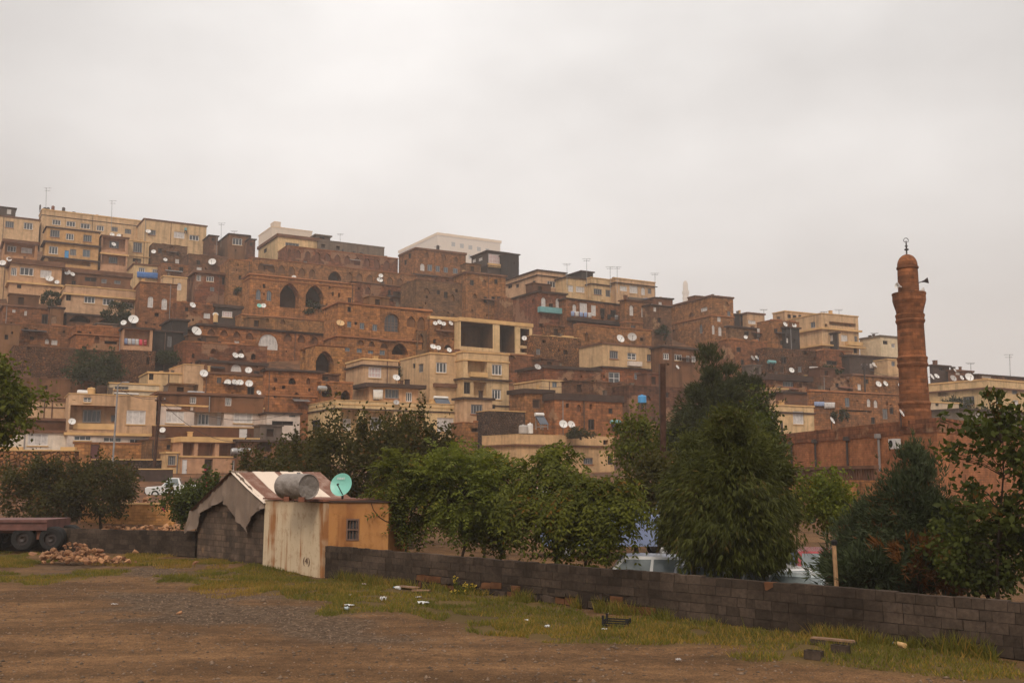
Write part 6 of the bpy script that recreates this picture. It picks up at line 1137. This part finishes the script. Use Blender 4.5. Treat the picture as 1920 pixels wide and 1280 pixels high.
# cloths and balcony railings
def cloth(label, px0, px1, py0, py1, key, m, out=.35, name='cloth', wave=.06, dy=0):
    r_, O, yw, Wd, dp, H = HS[key]; nrm = Vector((-math.sin(yw), math.cos(yw), 0)); Vv = []; n = 22
    for i in range(n + 1):
        for j in range(4): px = px0 + (px1 - px0) * i / n; q = plane_hit(px, py0 + (py1 - py0) * j / 3 + dy * i / n + math.sin(i * 1.3) * .5 * (j / 3), O - nrm * out, nrm); q = q - nrm * (wave * math.sin(i * 1.1) * j / 3); Vv.append(q)
    c0 = Vv[0].copy(); o = npmesh(name, [v - c0 for v in Vv], [(i * 4 + j, i * 4 + j + 1, (i + 1) * 4 + j + 1, (i + 1) * 4 + j) for i in range(n) for j in range(3)], MAT[m]); o.location = c0
    sm = o.modifiers.new('thickness', 'SOLIDIFY'); sm.thickness = .04; tag(o, label, 'tarpaulin' if 'tarp' in label else 'cloth'); return o
cloth('blue tarpaulin stretched along the small cream house', 257, 299, 509, 520, 'b6', 'blue_tarp', .5, 'tarpaulin', dy=3)
cloth('blue and grey sheet hung on the long brown stone house', 1527, 1546, 753, 761, 'j5', 'paint_blue', .3, 'sheet')
cloth('white sheet hung on the long brown stone house', 1546, 1566, 754, 765, 'j5', 'curtain', .3, 'sheet')
cloth('white sheet draped beside the door of the peach awning house', 700, 718, 730, 748, 'h8', 'dish_white', .5, 'sheet')
cloth('blue canvas strip on the balcony under the far cream flat', 1200, 1226, 559, 564, 'f6', 'blue_tarp', .6, 'sheet')
cloth('white laundry strung by the stone house with a dark bush', 1518, 1538, 687, 694, 'j2', 'curtain', .3, 'laundry')
cloth('white laundry strung along the dark sprawling house', 1631, 1650, 682, 690, 'j2c', 'curtain', .3, 'laundry')
cloth('long white cloth sagging over the grey brown stone house roof', 1420, 1440, 616, 632, 'j1b', 'curtain', .3, 'sheet')
for i, (x, m) in enumerate(((236, 'paint_blue'), (243, 'curtain'), (250, 'paint_silver'), (257, 'curtain'), (264, 'flower_pink'), (272, 'paint_red'))):
    cloth(['pale blue shirt first on the loggia washing line', 'white shirt second on the loggia washing line', 'grey shirt third on the loggia washing line', 'white towel in the middle of the loggia washing line', 'pink shirt on the loggia washing line', 'red garment last on the loggia washing line'][i], x - 3, x + 3, 634 + i * .5, 645 + i * .5, 'g10', m, -.3, 'laundry', .03)
for i, x in enumerate((1074, 1082, 1090, 1098, 1106, 1130, 1142, 1156)):
    cloth(['violet', 'white', 'blue', 'violet', 'white', 'dark', 'dark', 'grey'][i] + ' washing, ' + ['first', 'second', 'third', 'fourth', 'fifth', 'sixth', 'seventh', 'eighth'][i] + ' along the washing line balcony', x - 3.2, x + 3.2, 583 + (x - 1070) * .09, 592 + (x - 1070) * .09, 'f4', ['paint_blue', 'curtain', 'paint_blue', 'paint_blue', 'curtain', 'void', 'void', 'metal_grey'][i], .75, 'laundry', .03)
def balcony(key, px0, px1, py0, py1, m, label=None, out=.9, rail=False, nm='balcony'):
    r_, O, yw, Wd, dp, H = HS[key]; M = Matrix.Translation(O) @ Matrix.Rotation(yw, 4, 'Z'); nrm = M.to_3x3() @ Vector((0, 1, 0)); a, b = M.inverted() @ plane_hit(px0, py1, O, nrm), M.inverted() @ plane_hit(px1, py1, O, nrm); h_ = (py1 - py0) / F * O.y
    mb = MB(); mb.box(a.x, -out, a.z - .15, b.x, -.003, a.z); mb.box(a.x, -out, a.z + .002, b.x, -out + .08, a.z + h_); mb.box(a.x, -out + .08, a.z + .002, a.x + .08, -.003, a.z + h_); mb.box(b.x - .08, -out + .08, a.z + .002, b.x, -.003, a.z + h_); mb.build(nm, MAT[m], r_)
balcony('f2', 1008, 1061, 575, 584, 'teal_paint'); balcony('f4', 1063, 1160, 595, 600, 'cap_dark', out=1.2); balcony('e8', 914, 952, 493, 499, 'cap_cream', out=.5); balcony('h10', 1176, 1200, 677, 684, 'cap_white', out=.6); balcony('h1', 137, 214, 793, 801, 'cap_cream', out=.15); balcony('i3', 1585, 1612, 640, 646, 'cap_cream', out=.8)
balcony('f6', 1176, 1226, 557, 564, 'concrete', out=.7); balcony('h9', 880, 912, 697, 704, 'cap_cream', out=.4); balcony('h9s', 812, 862, 718, 723, 'cap_brown', out=.5)

# overhead cables
for lb, a, b, sag in (('thin black cable from the leaning pole to the grey lamp post', (299, 745, 96), (221, 726, 100), .5), ('thin black cable from the leaning pole across the white house', (302, 746, 96), (560, 768, 112), 1.6), ('second black cable from the leaning pole to the brown annex', (302, 752, 96), (448, 828, 104), 1.0),
                      ('black cable from the dark utility pole towards the minaret', (1620, 684, 150), (1690, 700, 140), .8), ('black cable from the dark utility pole over the cream block', (1620, 684, 150), (1450, 752, 140), 1.8), ('cable hanging from the cream upper house to the stone roofs below', (1140, 690, 130), (1010, 725, 132), .9), ('cable strung from the tall cream house to the stone palace', (952, 660, 138), (806, 640, 165), 1.5)):
    A_, B_ = at(*a), at(*b); o = empty('cable', A_); o2 = MB(); o2.tube([(B_ - A_) * k + Vector((0, 0, -4 * sag * k * (1 - k))) for k in np.linspace(0, 1, 14)], .025, 4); bpy.data.objects.remove(o); o = o2.build('cable', MAT['metal_dark']); o.location = A_; tag(o, lb, 'cable')
# ------------------------------------------------------------------ cars behind the wall
def loft(mb, secs, mi=0, close=True):
    n = len(secs[0]); b = []
    for s_ in secs: b += s_
    Fs = [(i * n + k, i * n + (k + 1) % n, (i + 1) * n + (k + 1) % n, (i + 1) * n + k) for i in range(len(secs) - 1) for k in range(n)]
    mb.add(b, Fs + [tuple(range(n - 1, -1, -1)), tuple((len(secs) - 1) * n + k for k in range(n))], mi)
def car(label, loc, yaw, pm, L=4.0, W_=1.66, Hh=1.45, kind='hatch', cat='car', name='parked_car', text=None):
    root = empty(name, loc, yaw); tag(root, label, cat, 'cars parked behind the wall'); X = lambda f: (f - .5) * L
    belt, sill = .58 * Hh, .16 * Hh
    prof = [(0.0, .30), (.0, .46), (.03, .54), (.28, belt / Hh), (.97, belt / Hh + .03), (1.0, .50), (.99, .25)]
    low = [(X(f), z_ * Hh) for f, z_ in prof] + [(X(.97), sill), (X(.03), sill)]
    mb = MB(); loft(mb, [[Vector((x * k, y, sill + (z_ - sill) * q)) for x, z_ in low] for y, k, q in ((-W_ / 2 + .0, .985, .93), (-W_ / 2 + .05, 1, 1), (W_ / 2 - .05, 1, 1), (W_ / 2, .985, .93))])
    if kind == 'hatch': cab = [(.27, belt), (.43, Hh * .985), (.55, Hh), (.86, Hh * .975), (.985, belt + .03)]
    elif kind == 'van': cab = [(.16, belt), (.30, Hh * .985), (.40, Hh), (.98, Hh * .985), (.995, belt + .03)]
    else: cab = [(.28, belt), (.42, Hh * .98), (.48, Hh), (.58, Hh * .98), (.64, belt + .03)]
    C = [(X(f), z_) for f, z_ in cab]; cz = lambda z_: (z_ - belt) / (Hh - belt); ys = lambda z_: W_ / 2 - .04 - .17 * cz(z_)
    V = [Vector((x, s_ * ys(z_), z_ - .002)) for s_ in (-1, 1) for x, z_ in C]; n = len(C)
    mb.add(V, [tuple(range(n)), tuple(range(2 * n - 1, n - 1, -1))] + [(i, n + i, n + i + 1, i + 1) for i in range(n - 1)]); mb.build('body', MAT[pm], root)
    def glass(nm, pts, off=.012):
        P = [Vector(p) for p in pts]; nn = (P[1] - P[0]).cross(P[2] - P[0]).normalized(); ctr = sum(P, Vector()) / len(P)
        if nn.dot(ctr - Vector((0, 0, belt))) < 0: nn = -nn
        g = MB(); g.add([p + nn * off for p in P], [tuple(range(len(P)))]); return g.build(nm, MAT['carglass'], root)
    def lerp2(a, b, f): return (a[0] + (b[0] - a[0]) * f, a[1] + (b[1] - a[1]) * f)
    A, B = C[0], C[1]; a, b = lerp2(A, B, .08), lerp2(A, B, .92); glass('windscreen', [(a[0], -ys(a[1]) + .08, a[1]), (a[0], ys(a[1]) - .08, a[1]), (b[0], ys(b[1]) - .08, b[1]), (b[0], -ys(b[1]) + .08, b[1])])
    A, B = C[-1], C[-2]; a, b = lerp2(A, B, .12), lerp2(A, B, .9); rg = glass('rear_window', [(a[0], -ys(a[1]) + .1, a[1]), (a[0], ys(a[1]) - .1, a[1]), (b[0], ys(b[1]) - .1, b[1]), (b[0], -ys(b[1]) + .1, b[1])])
    x0, x1 = C[0][0], C[-1][0]; zt_, zb_ = Hh - .09, belt + .05; xa = C[0][0] + (C[1][0] - C[0][0]) * .95; xe = C[-2][0]
    ks = (.0, .47, .97) if kind == 'hatch' else (.0, .33, .36) if kind == 'van' else (0, .95)
    for s_ in (-1, 1):
        for i in range(len(ks) - 1):
            f0, f1 = ks[i] + .02, ks[i + 1] - .02
            if f1 - f0 < .1: continue
            lo0, lo1 = x0 + .14 + (x1 - x0 - .25) * f0, x0 + .14 + (x1 - x0 - .25) * f1; hi0, hi1 = xa + .03 + (xe - xa - .06) * f0, xa + .03 + (xe - xa - .06) * f1
            glass('side_window', [(lo0, s_ * ys(zb_), zb_), (lo1, s_ * ys(zb_), zb_), (hi1, s_ * ys(zt_), zt_), (hi0, s_ * ys(zt_), zt_)])
        m2 = MB(); m2.box(x0 + .35, s_ * (W_ / 2 + .02) - .08, belt + .02, x0 + .5, s_ * (W_ / 2 + .02) + .1, belt + .16); m2.build('wing_mirror', MAT['rubber'], root)
        m2 = MB(); m2.box(X(.002) - .01, s_ * W_ * .36 - .16, .42 * Hh, X(.04), s_ * W_ * .36 + .14, .50 * Hh); m2.build('headlight', MAT['lamp_clear'], root)
        m2 = MB(); m2.box(X(.975), s_ * W_ * .42 - .1, .46 * Hh, X(1.003), s_ * W_ * .42 + .08, .58 * Hh); m2.build('tail_light', MAT['lamp_red'], root)
        for fx in (.18, .80):
            cx = X(fx); M = Matrix.Translation((cx, s_ * (W_ / 2 - .09), .29)) @ Matrix.Rotation(s_ * -math.pi / 2, 4, 'X')
            wl = empty('wheel', (0, 0, 0)); wl.parent = root
            t2 = MB(); t2.lathe([(.17, -.09), (.29, -.09), (.3, -.05), (.3, .07), (.28, .1), (.17, .1)], 20, M=M); t2.build('tyre', MAT['rubber'], wl); t2 = MB(); t2.lathe([(.001, .07), (.1, .085), (.17, .06), (.18, .1)], 16, M=M); t2.build('rim', MAT['hubcap'], wl)
    m2 = MB(); m2.box(X(0) - .06, -W_ / 2 + .06, .22 * Hh, X(.02), W_ / 2 - .06, .33 * Hh); m2.build('front_bumper', MAT['rubber'], root); m2 = MB(); m2.box(X(.985), -W_ / 2 + .06, .22 * Hh, X(1) + .05, W_ / 2 - .06, .34 * Hh); m2.build('rear_bumper', MAT['rubber'], root)
    if kind == 'pickup':
        m2 = MB(); m2.box(X(.64), -W_ / 2 + .08, belt + .0, X(.99), -W_ / 2 + .14, belt + .12); m2.box(X(.64), W_ / 2 - .14, belt, X(.99), W_ / 2 - .08, belt + .12); m2.build('bed_rail', MAT[pm], root)
    if text:
        cu = bpy.data.curves.new('lettering', 'FONT'); cu.body = text; cu.size = .2; cu.align_x = 'CENTER'; to = bpy.data.objects.new('tmp', cu); COL.objects.link(to); me = bpy.data.meshes.new_from_object(to); bpy.data.objects.remove(to); me.materials.clear(); me.materials.append(MAT['lightplastic'])
        g = bpy.data.objects.new('lettering', me); COL.objects.link(g); g.parent = root; a, b = Vector((C[-1][0], 0, C[-1][1])), Vector((C[-2][0], 0, C[-2][1])); up = (b - a).normalized(); rt = Vector((0, 1, 0)); nn = rt.cross(up); g.matrix_local = Matrix.Translation(a.lerp(b, .62) + nn * .03) @ Matrix((rt, up, nn)).transposed().to_4x4()
    return root
def cpos(px, Y): x = ray(px, 1050).x * Y; return Vector((x, Y, tz(x, Y)))
car('white hatchback seen side on through the drooping trees', cpos(1190, 29), R(-8), 'paint_white', L=3.9, Hh=1.5)
car('silver car hidden under the big weeping conifer', cpos(1312, 27.5), R(78), 'paint_silver', L=4.1, Hh=1.32)
car('white saloon between conifer and red car', cpos(1420, 27.2), R(-72), 'paint_white', L=4.1, Hh=1.42)
car('red car seen from behind with white lettering on its rear window', cpos(1524, 29.5), R(-94), 'paint_red', L=3.8, W_=1.75, Hh=1.66, text='1978')
car('ice grey car with a sloping windscreen beside the wooden stake', cpos(1500, 25.2), R(60), 'paint_ice', L=4.0, Hh=1.33)
car('white pickup parked on the street above the brown brick wall', Vector((at(327, 930, 80).x, 80, at(327, 932, 80).z - .02)), R(12), 'paint_white', L=4.2, Hh=1.55, kind='pickup', cat='pickup', name='pickup_truck')
car('pale blue van mostly hidden behind the drooping trees', cpos(1150, 42), R(4), 'paint_blue', L=6.2, W_=2.0, Hh=2.9, kind='van', cat='van', name='parked_van')
# ------------------------------------------------------------------ trailer
g0 = gpt(30, 1033); Yt = g0.y; tr_ = empty('flatbed_trailer', (0, 0, 0)); bx = lambda px: ray(px, 1000).x * Yt; tr_.location = (bx(85), Yt, 0); tag(tr_, 'rusty red flatbed trailer with big double wheels', 'trailer')
zz = lambda py: at(60, py, Yt).z
mb = MB(); mb.box(-7, .1, zz(994), 0, 2.4, zz(974)); mb.box(-7, .02, zz(979), .04, .1, zz(974)); mb.build('bed', MAT['trailer_paint'], tr_)
mb = MB(); mb.box(-7, .5, zz(1000), -.3, .7, zz(994) - .003); mb.box(-7, 1.8, zz(1000), -.3, 2.0, zz(994) - .003); mb.box(-.5, .3, zz(1000) - .25, -.35, 2.2, zz(994) - .003); mb.build('chassis', MAT['rust'], tr_)
for px in (39, 92, -30):
    for yy in (.12, 1.72):
        wl = empty('wheel', (bx(px) - bx(85), yy, .5)); wl.parent = tr_
        for k in (0, .32):
            mb = MB(); M = Matrix.Translation((0, k + .14, 0)) @ Matrix.Rotation(math.pi / 2, 4, 'X'); mb.lathe([(.27, -.13), (.44, -.14), (.5, -.08), (.505, 0), (.5, .08), (.44, .14), (.27, .13)], 28, M=M); mb.build('tyre', MAT['rubber'], wl)
        mb = MB(); M = Matrix.Translation((0, .14, 0)) @ Matrix.Rotation(math.pi / 2, 4, 'X'); mb.lathe([(.001, .02), (.12, .1), (.14, .03), (.26, .02), (.28, .1)], 18, M=M); mb.build('rim', MAT['metal_dark'], wl)
# ------------------------------------------------------------------ rubble heap: every stone its own
def stone_mesh(seed):
    r = random.Random(seed); import bmesh; bm = bmesh.new(); bmesh.ops.create_icosphere(bm, subdivisions=2, radius=.5)
    cuts = [(Vector((r.gauss(0, 1), r.gauss(0, 1), r.gauss(0, 1))).normalized(), r.uniform(.17, .36)) for _ in range(13)]
    for v in bm.verts:
        for n_, d in cuts:
            e = v.co.dot(n_) - d
            if e > 0: v.co -= n_ * e
        v.co *= 1 + r.uniform(-.03, .03)
    me = bpy.data.meshes.new('stone'); bm.to_mesh(me); bm.free(); return me
t = NT('rubblestone'); oi = t.n('ShaderNodeObjectInfo'); co = t.n('ShaderNodeTexCoord'); n = t.noise((co, 3), 3, 5, .7); m = t.mix((oi, 'Random'), (.20, .085, .040, 1), (.48, .24, .11, 1)); r = t.rng((n, 0), .3, .7, .6, 1.3); m = t.mix(1.0, (m, 0), (r, 0), 'MULTIPLY'); t.col((m, 0)); t.bsdf.inputs['Roughness'].default_value = .95; t.bump((n, 0), .5, .05); MAT['rubblestone'] = t.mat
SM = [stone_mesh(i) for i in range(8)]
for me in SM: me.materials.append(MAT['rubblestone'])
rs = random.Random(4)
def stone(label, x, y, z_, sx, sy, sz, group=None, name='stone'):
    o = bpy.data.objects.new(name, SM[rs.randrange(8)]); COL.objects.link(o); o.location = (x, y, z_); o.scale = (sx, sy, sz); o.rotation_euler = (rs.uniform(-.5, .5), rs.uniform(-.5, .5), rs.uniform(0, 6.3)); tag(o, label, 'stone', group); return o
for i in range(150):
    u = rs.random(); px = 72 + 190 * rs.betavariate(1.5, 2.2); t_ = (px - 75) / 175; hgt = .62 * max(.12, math.exp(-((px - 140) / 56) ** 2)); lay = rs.random() ** 1.3; y = 38.2 + rs.gauss(0, .45) * (1 - .6 * lay) - .5 * (1 - lay); s_ = .12 + .30 * rs.random() ** 1.8; x = ray(px, 1000).x * y
    stone('broken orange stone in the rubble heap beside the trailer', x, y, lay * hgt + s_ * .18, s_ * 1.25, s_, s_ * .75, 'stones of the rubble heap')
for lb, px, py, s_ in (('flat pale stone lying in front of the rubble heap', 222, 1051, .5), ('round stone last in line after the rubble heap', 254, 1036, .42), ('stone lying alone before the rubble heap on the yellow grass', 62, 1041, .4), ('orange flat stone resting against the block wall foot', 1008, 1118, .62), ('small brown stone beside the tarpaulin hut', 366, 1056, .3), ('pale stone on the gravel in the open lot', 337, 1150, .16)):
    g = gpt(px, py); stone(lb, g.x, g.y, s_ * .15, s_ * 1.3, s_, s_ * .6)
# stones piled at the foot of the brown brick wall
tag_s = 'pale stone in the low bank under the brown brick wall'
for i in range(70):
    px = rs.uniform(185, 355); y = 57.5 + rs.uniform(-1.2, 1.6); x = ray(px, 1000).x * y; s_ = rs.uniform(.2, .5); stone(tag_s, x, y, tz(x, y) + rs.uniform(0, .35), s_ * 1.2, s_, s_ * .8, 'stones under the brown brick wall')
for i in range(26):
    px = rs.uniform(215, 325); y = 70 + rs.uniform(-1.5, 2.5); x = ray(px, 940).x * y; s_ = rs.uniform(.25, .6); stone('orange stone in the bank below the parked white pickup', x, y, tz(x, y) + rs.uniform(-.05, .3), s_ * 1.2, s_, s_ * .8, 'stones under the pickup')
# ------------------------------------------------------------------ litter on the verge
def litter(name, label, px, py, fn, rz=None):
    g = gpt(px, py); root = empty(name, (g.x, g.y, tz(g.x, g.y)), rs.uniform(0, 3) if rz is None else rz); tag(root, label, {'litter': 'litter'}.get(name, name.replace('_', ' '))); fn(root); return root
def paper(sx, sy, h_, m='lightplastic'):
    sx, sy, h_ = sx * .8, sy * .8, h_ * .8
    def fn(root):
        n = 6; V = [((i / n - .5) * sx, (j / n - .5) * sy, .02 + h_ * abs(math.sin(i * 2.1 + j * 1.3 + rs.random()))) for i in range(n + 1) for j in range(n + 1)]
        npmesh('sheet', V, [(i * (n + 1) + j, (i + 1) * (n + 1) + j, (i + 1) * (n + 1) + j + 1, i * (n + 1) + j + 1) for i in range(n) for j in range(n)], MAT[m], root)
    return fn
def bottle(m='lightplastic', L_=.3, r=.045):
    def fn(root):
        mb = MB(); M = Matrix.Translation((0, 0, r)) @ Matrix.Rotation(math.pi / 2, 4, 'Y'); mb.lathe([(.001, 0), (r, .005), (r, L_ * .6), (r * .45, L_ * .8), (r * .4, L_ * .93)], 14, M=M); mb.build('body', MAT[m], root); mb = MB(); mb.lathe([(r * .46, L_ * .92), (r * .46, L_), (.001, L_)], 12, M=M); mb.build('cap', MAT['azure_plastic'], root)
    return fn
for lb, px, py, f in (('white flat plastic scrap on the near grass edge by the gravel', 655, 1131, paper(.30, .14, .05)), ('pale blue crumpled bag below the white flat scrap', 650, 1139, paper(.16, .14, .12, 'paint_ice')), ('round white crumpled bag on the grass', 719, 1122, paper(.17, .16, .15)), ('white torn bag lying wide on the grass', 794, 1127, paper(.36, .18, .08)), ('small grey scrap above the torn bag', 785, 1118, paper(.18, .15, .06, 'dish_grey')),
                      ('tiny white scrap in the middle of the grass band', 988, 1153, paper(.1, .1, .05)), ('white scrap on the grass left of the black crate'.replace('left of', 'before'), 1133, 1170, paper(.14, .08, .04)), ('white cup beside a thin stalk on the grass', 1026, 1165, paper(.14, .12, .09)), ('tiny pale scrap by the whitewashed shed', 657, 1113, paper(.1, .1, .05)), ('crumpled pale scrap at the dirt edge', 1272, 1228, paper(.14, .1, .06, 'curtain')), ('pinkish scrap against the wall foot by the shed', 683, 1091, paper(.2, .12, .06, 'curtain_pink')), ('white scrap on the dirt near the gravel', 215, 1128, paper(.22, .1, .04, 'curtain'))):
    litter('litter', lb, px, py, f)
litter('plastic_bottle', 'empty clear bottle lying in the grass below the wall stones', 750, 1098, bottle())
litter('plastic_bottle', 'orange and white bottle by the far wall foot', 1697, 1207, bottle('dish_gold', .34, .05))
def crate(root):
    mb = MB(); w_, d_, h_ = .52, .34, .17
    mb.box(-w_ / 2, -d_ / 2, 0, w_ / 2, d_ / 2, .015)
    for k in range(3):
        z0 = .025 + k * .05
        mb.box(-w_ / 2, -d_ / 2, z0, w_ / 2, -d_ / 2 + .012, z0 + .03); mb.box(-w_ / 2, d_ / 2 - .012, z0, w_ / 2, d_ / 2, z0 + .03); mb.box(-w_ / 2, -d_ / 2 + .012, z0, -w_ / 2 + .012, d_ / 2 - .012, z0 + .03); mb.box(w_ / 2 - .012, -d_ / 2 + .012, z0, w_ / 2, d_ / 2 - .012, z0 + .03)
    for x in (-1, 1):
        for y in (-1, 1): mb.box(x * w_ / 2 - .02, y * d_ / 2 - .02, 0, x * w_ / 2 + .02, y * d_ / 2 + .02, h_ + (.08 if x < 0 else 0))
    mb.build('slatted_box', MAT['rubber'], root)
litter('crate', 'black plastic crate lying in the grass', 1156, 1163, crate, R(-20))
def cblock(root):
    mb = MB()
    for a, b in ((-.15, -.12), (-.015, .015), (.12, .15)): mb.box(a, -.055, 0, b, .055, .15)
    mb.box(-.149, -.085, .001, .149, -.055, .149); mb.box(-.149, .055, .001, .149, .085, .149); mb.build('hollow_block', MAT['blockwork'], root)
litter('concrete_block', 'dark concrete block lying nearest the dirt', 1526, 1228, cblock, R(-38)); litter('concrete_block', 'concrete block half sunk in the grass beside the first', 1576, 1218, cblock, R(-50)); litter('concrete_block', 'concrete block under the near end of the plank', 1534, 1200, cblock, R(-20)).location.z -= .07; litter('concrete_block', 'concrete block under the far end of the plank', 1590, 1204, cblock, R(-30)).location.z -= .07
def plank(L_, w_=.2, z0=0.0, m='oldwood'):
    def fn(root):
        mb = MB(); mb.box(-L_ / 2, -w_ / 2, z0, L_ / 2, w_ / 2, z0 + .035, jit=.01); mb.build('board', MAT[m], root)
    return fn
litter('plank', 'weathered plank laid across two concrete blocks by the wall', 1562, 1201, plank(.8, .16, .152), R(-38)).location.z -= .07; litter('plank', 'old board leaning in the weeds near the shed', 765, 1098, plank(.7, .25, .06), R(-40)); litter('plank', 'short broken board beside the old board', 790, 1104, plank(.5, .18, .03), R(-15))
def stalks(n, hgt, col_, sp):
    def fn(root):
        mb = MB(); rr = np.random.default_rng(n); tips = []
        for i in range(n):
            a = rr.uniform(0, 6.28); r = rr.uniform(0, sp); p = Vector((r * math.cos(a), r * math.sin(a), 0)); q = p + Vector((rr.normal() * .06, rr.normal() * .06, hgt * rr.uniform(.6, 1.1))); mb.tube([p, q], .006, 4); tips.append(q)
        mb.build('stem', MAT['leaf_green'], root); T = np.repeat(np.array([tuple(t_) for t_ in tips]), 9, 0); d = unit(rr.normal(size=T.shape)); quads_mesh('petals', leaf_quads(T + d * .01, d, np.full(len(T), .034), np.full(len(T), .03), rr), MAT[col_], root)
        Lf = np.repeat(np.array([tuple(t_ * .5) for t_ in tips]), 8, 0) + rr.normal(size=(n * 8, 3)) * .05; Lf[:, 2] = np.abs(Lf[:, 2]) + .03; d = unit(rr.normal(size=Lf.shape)); quads_mesh('leaves', leaf_quads(Lf, d, np.full(len(Lf), .08), np.full(len(Lf), .03), rr), MAT['leaf_green'], root)
    return fn
litter('flowering_weed', 'clump of yellow flowers at the foot of the block wall', 880, 1108, stalks(14, .24, 'flower_yellow', .2)); litter('flowering_weed', 'tall yellow flowers beside the clump at the wall', 856, 1106, stalks(6, .42, 'flower_yellow', .08))
litter('flowering_weed', 'small patch of yellow flowers nearest the boards', 862, 1112, stalks(6, .14, 'flower_yellow', .2))
# ------------------------------------------------------------------ haze: one even body of air round the whole scene
hz = MB(); hz.box(-1700, -80, -2.5, 1700, 2700, 390); t = NT('haze'); t.t.nodes.remove(t.bsdf)
pvn = t.n('ShaderNodeVolumePrincipled', {'Color': (.98, .95, .92, 1), 'Density': HAZE, 'Anisotropy': .25}); t.l(pvn, 0, t.out, 1)
hzo = hz.build('haze', t.mat); tag(hzo, 'thin pale mist lying over the whole hillside', 'haze', kind='stuff')
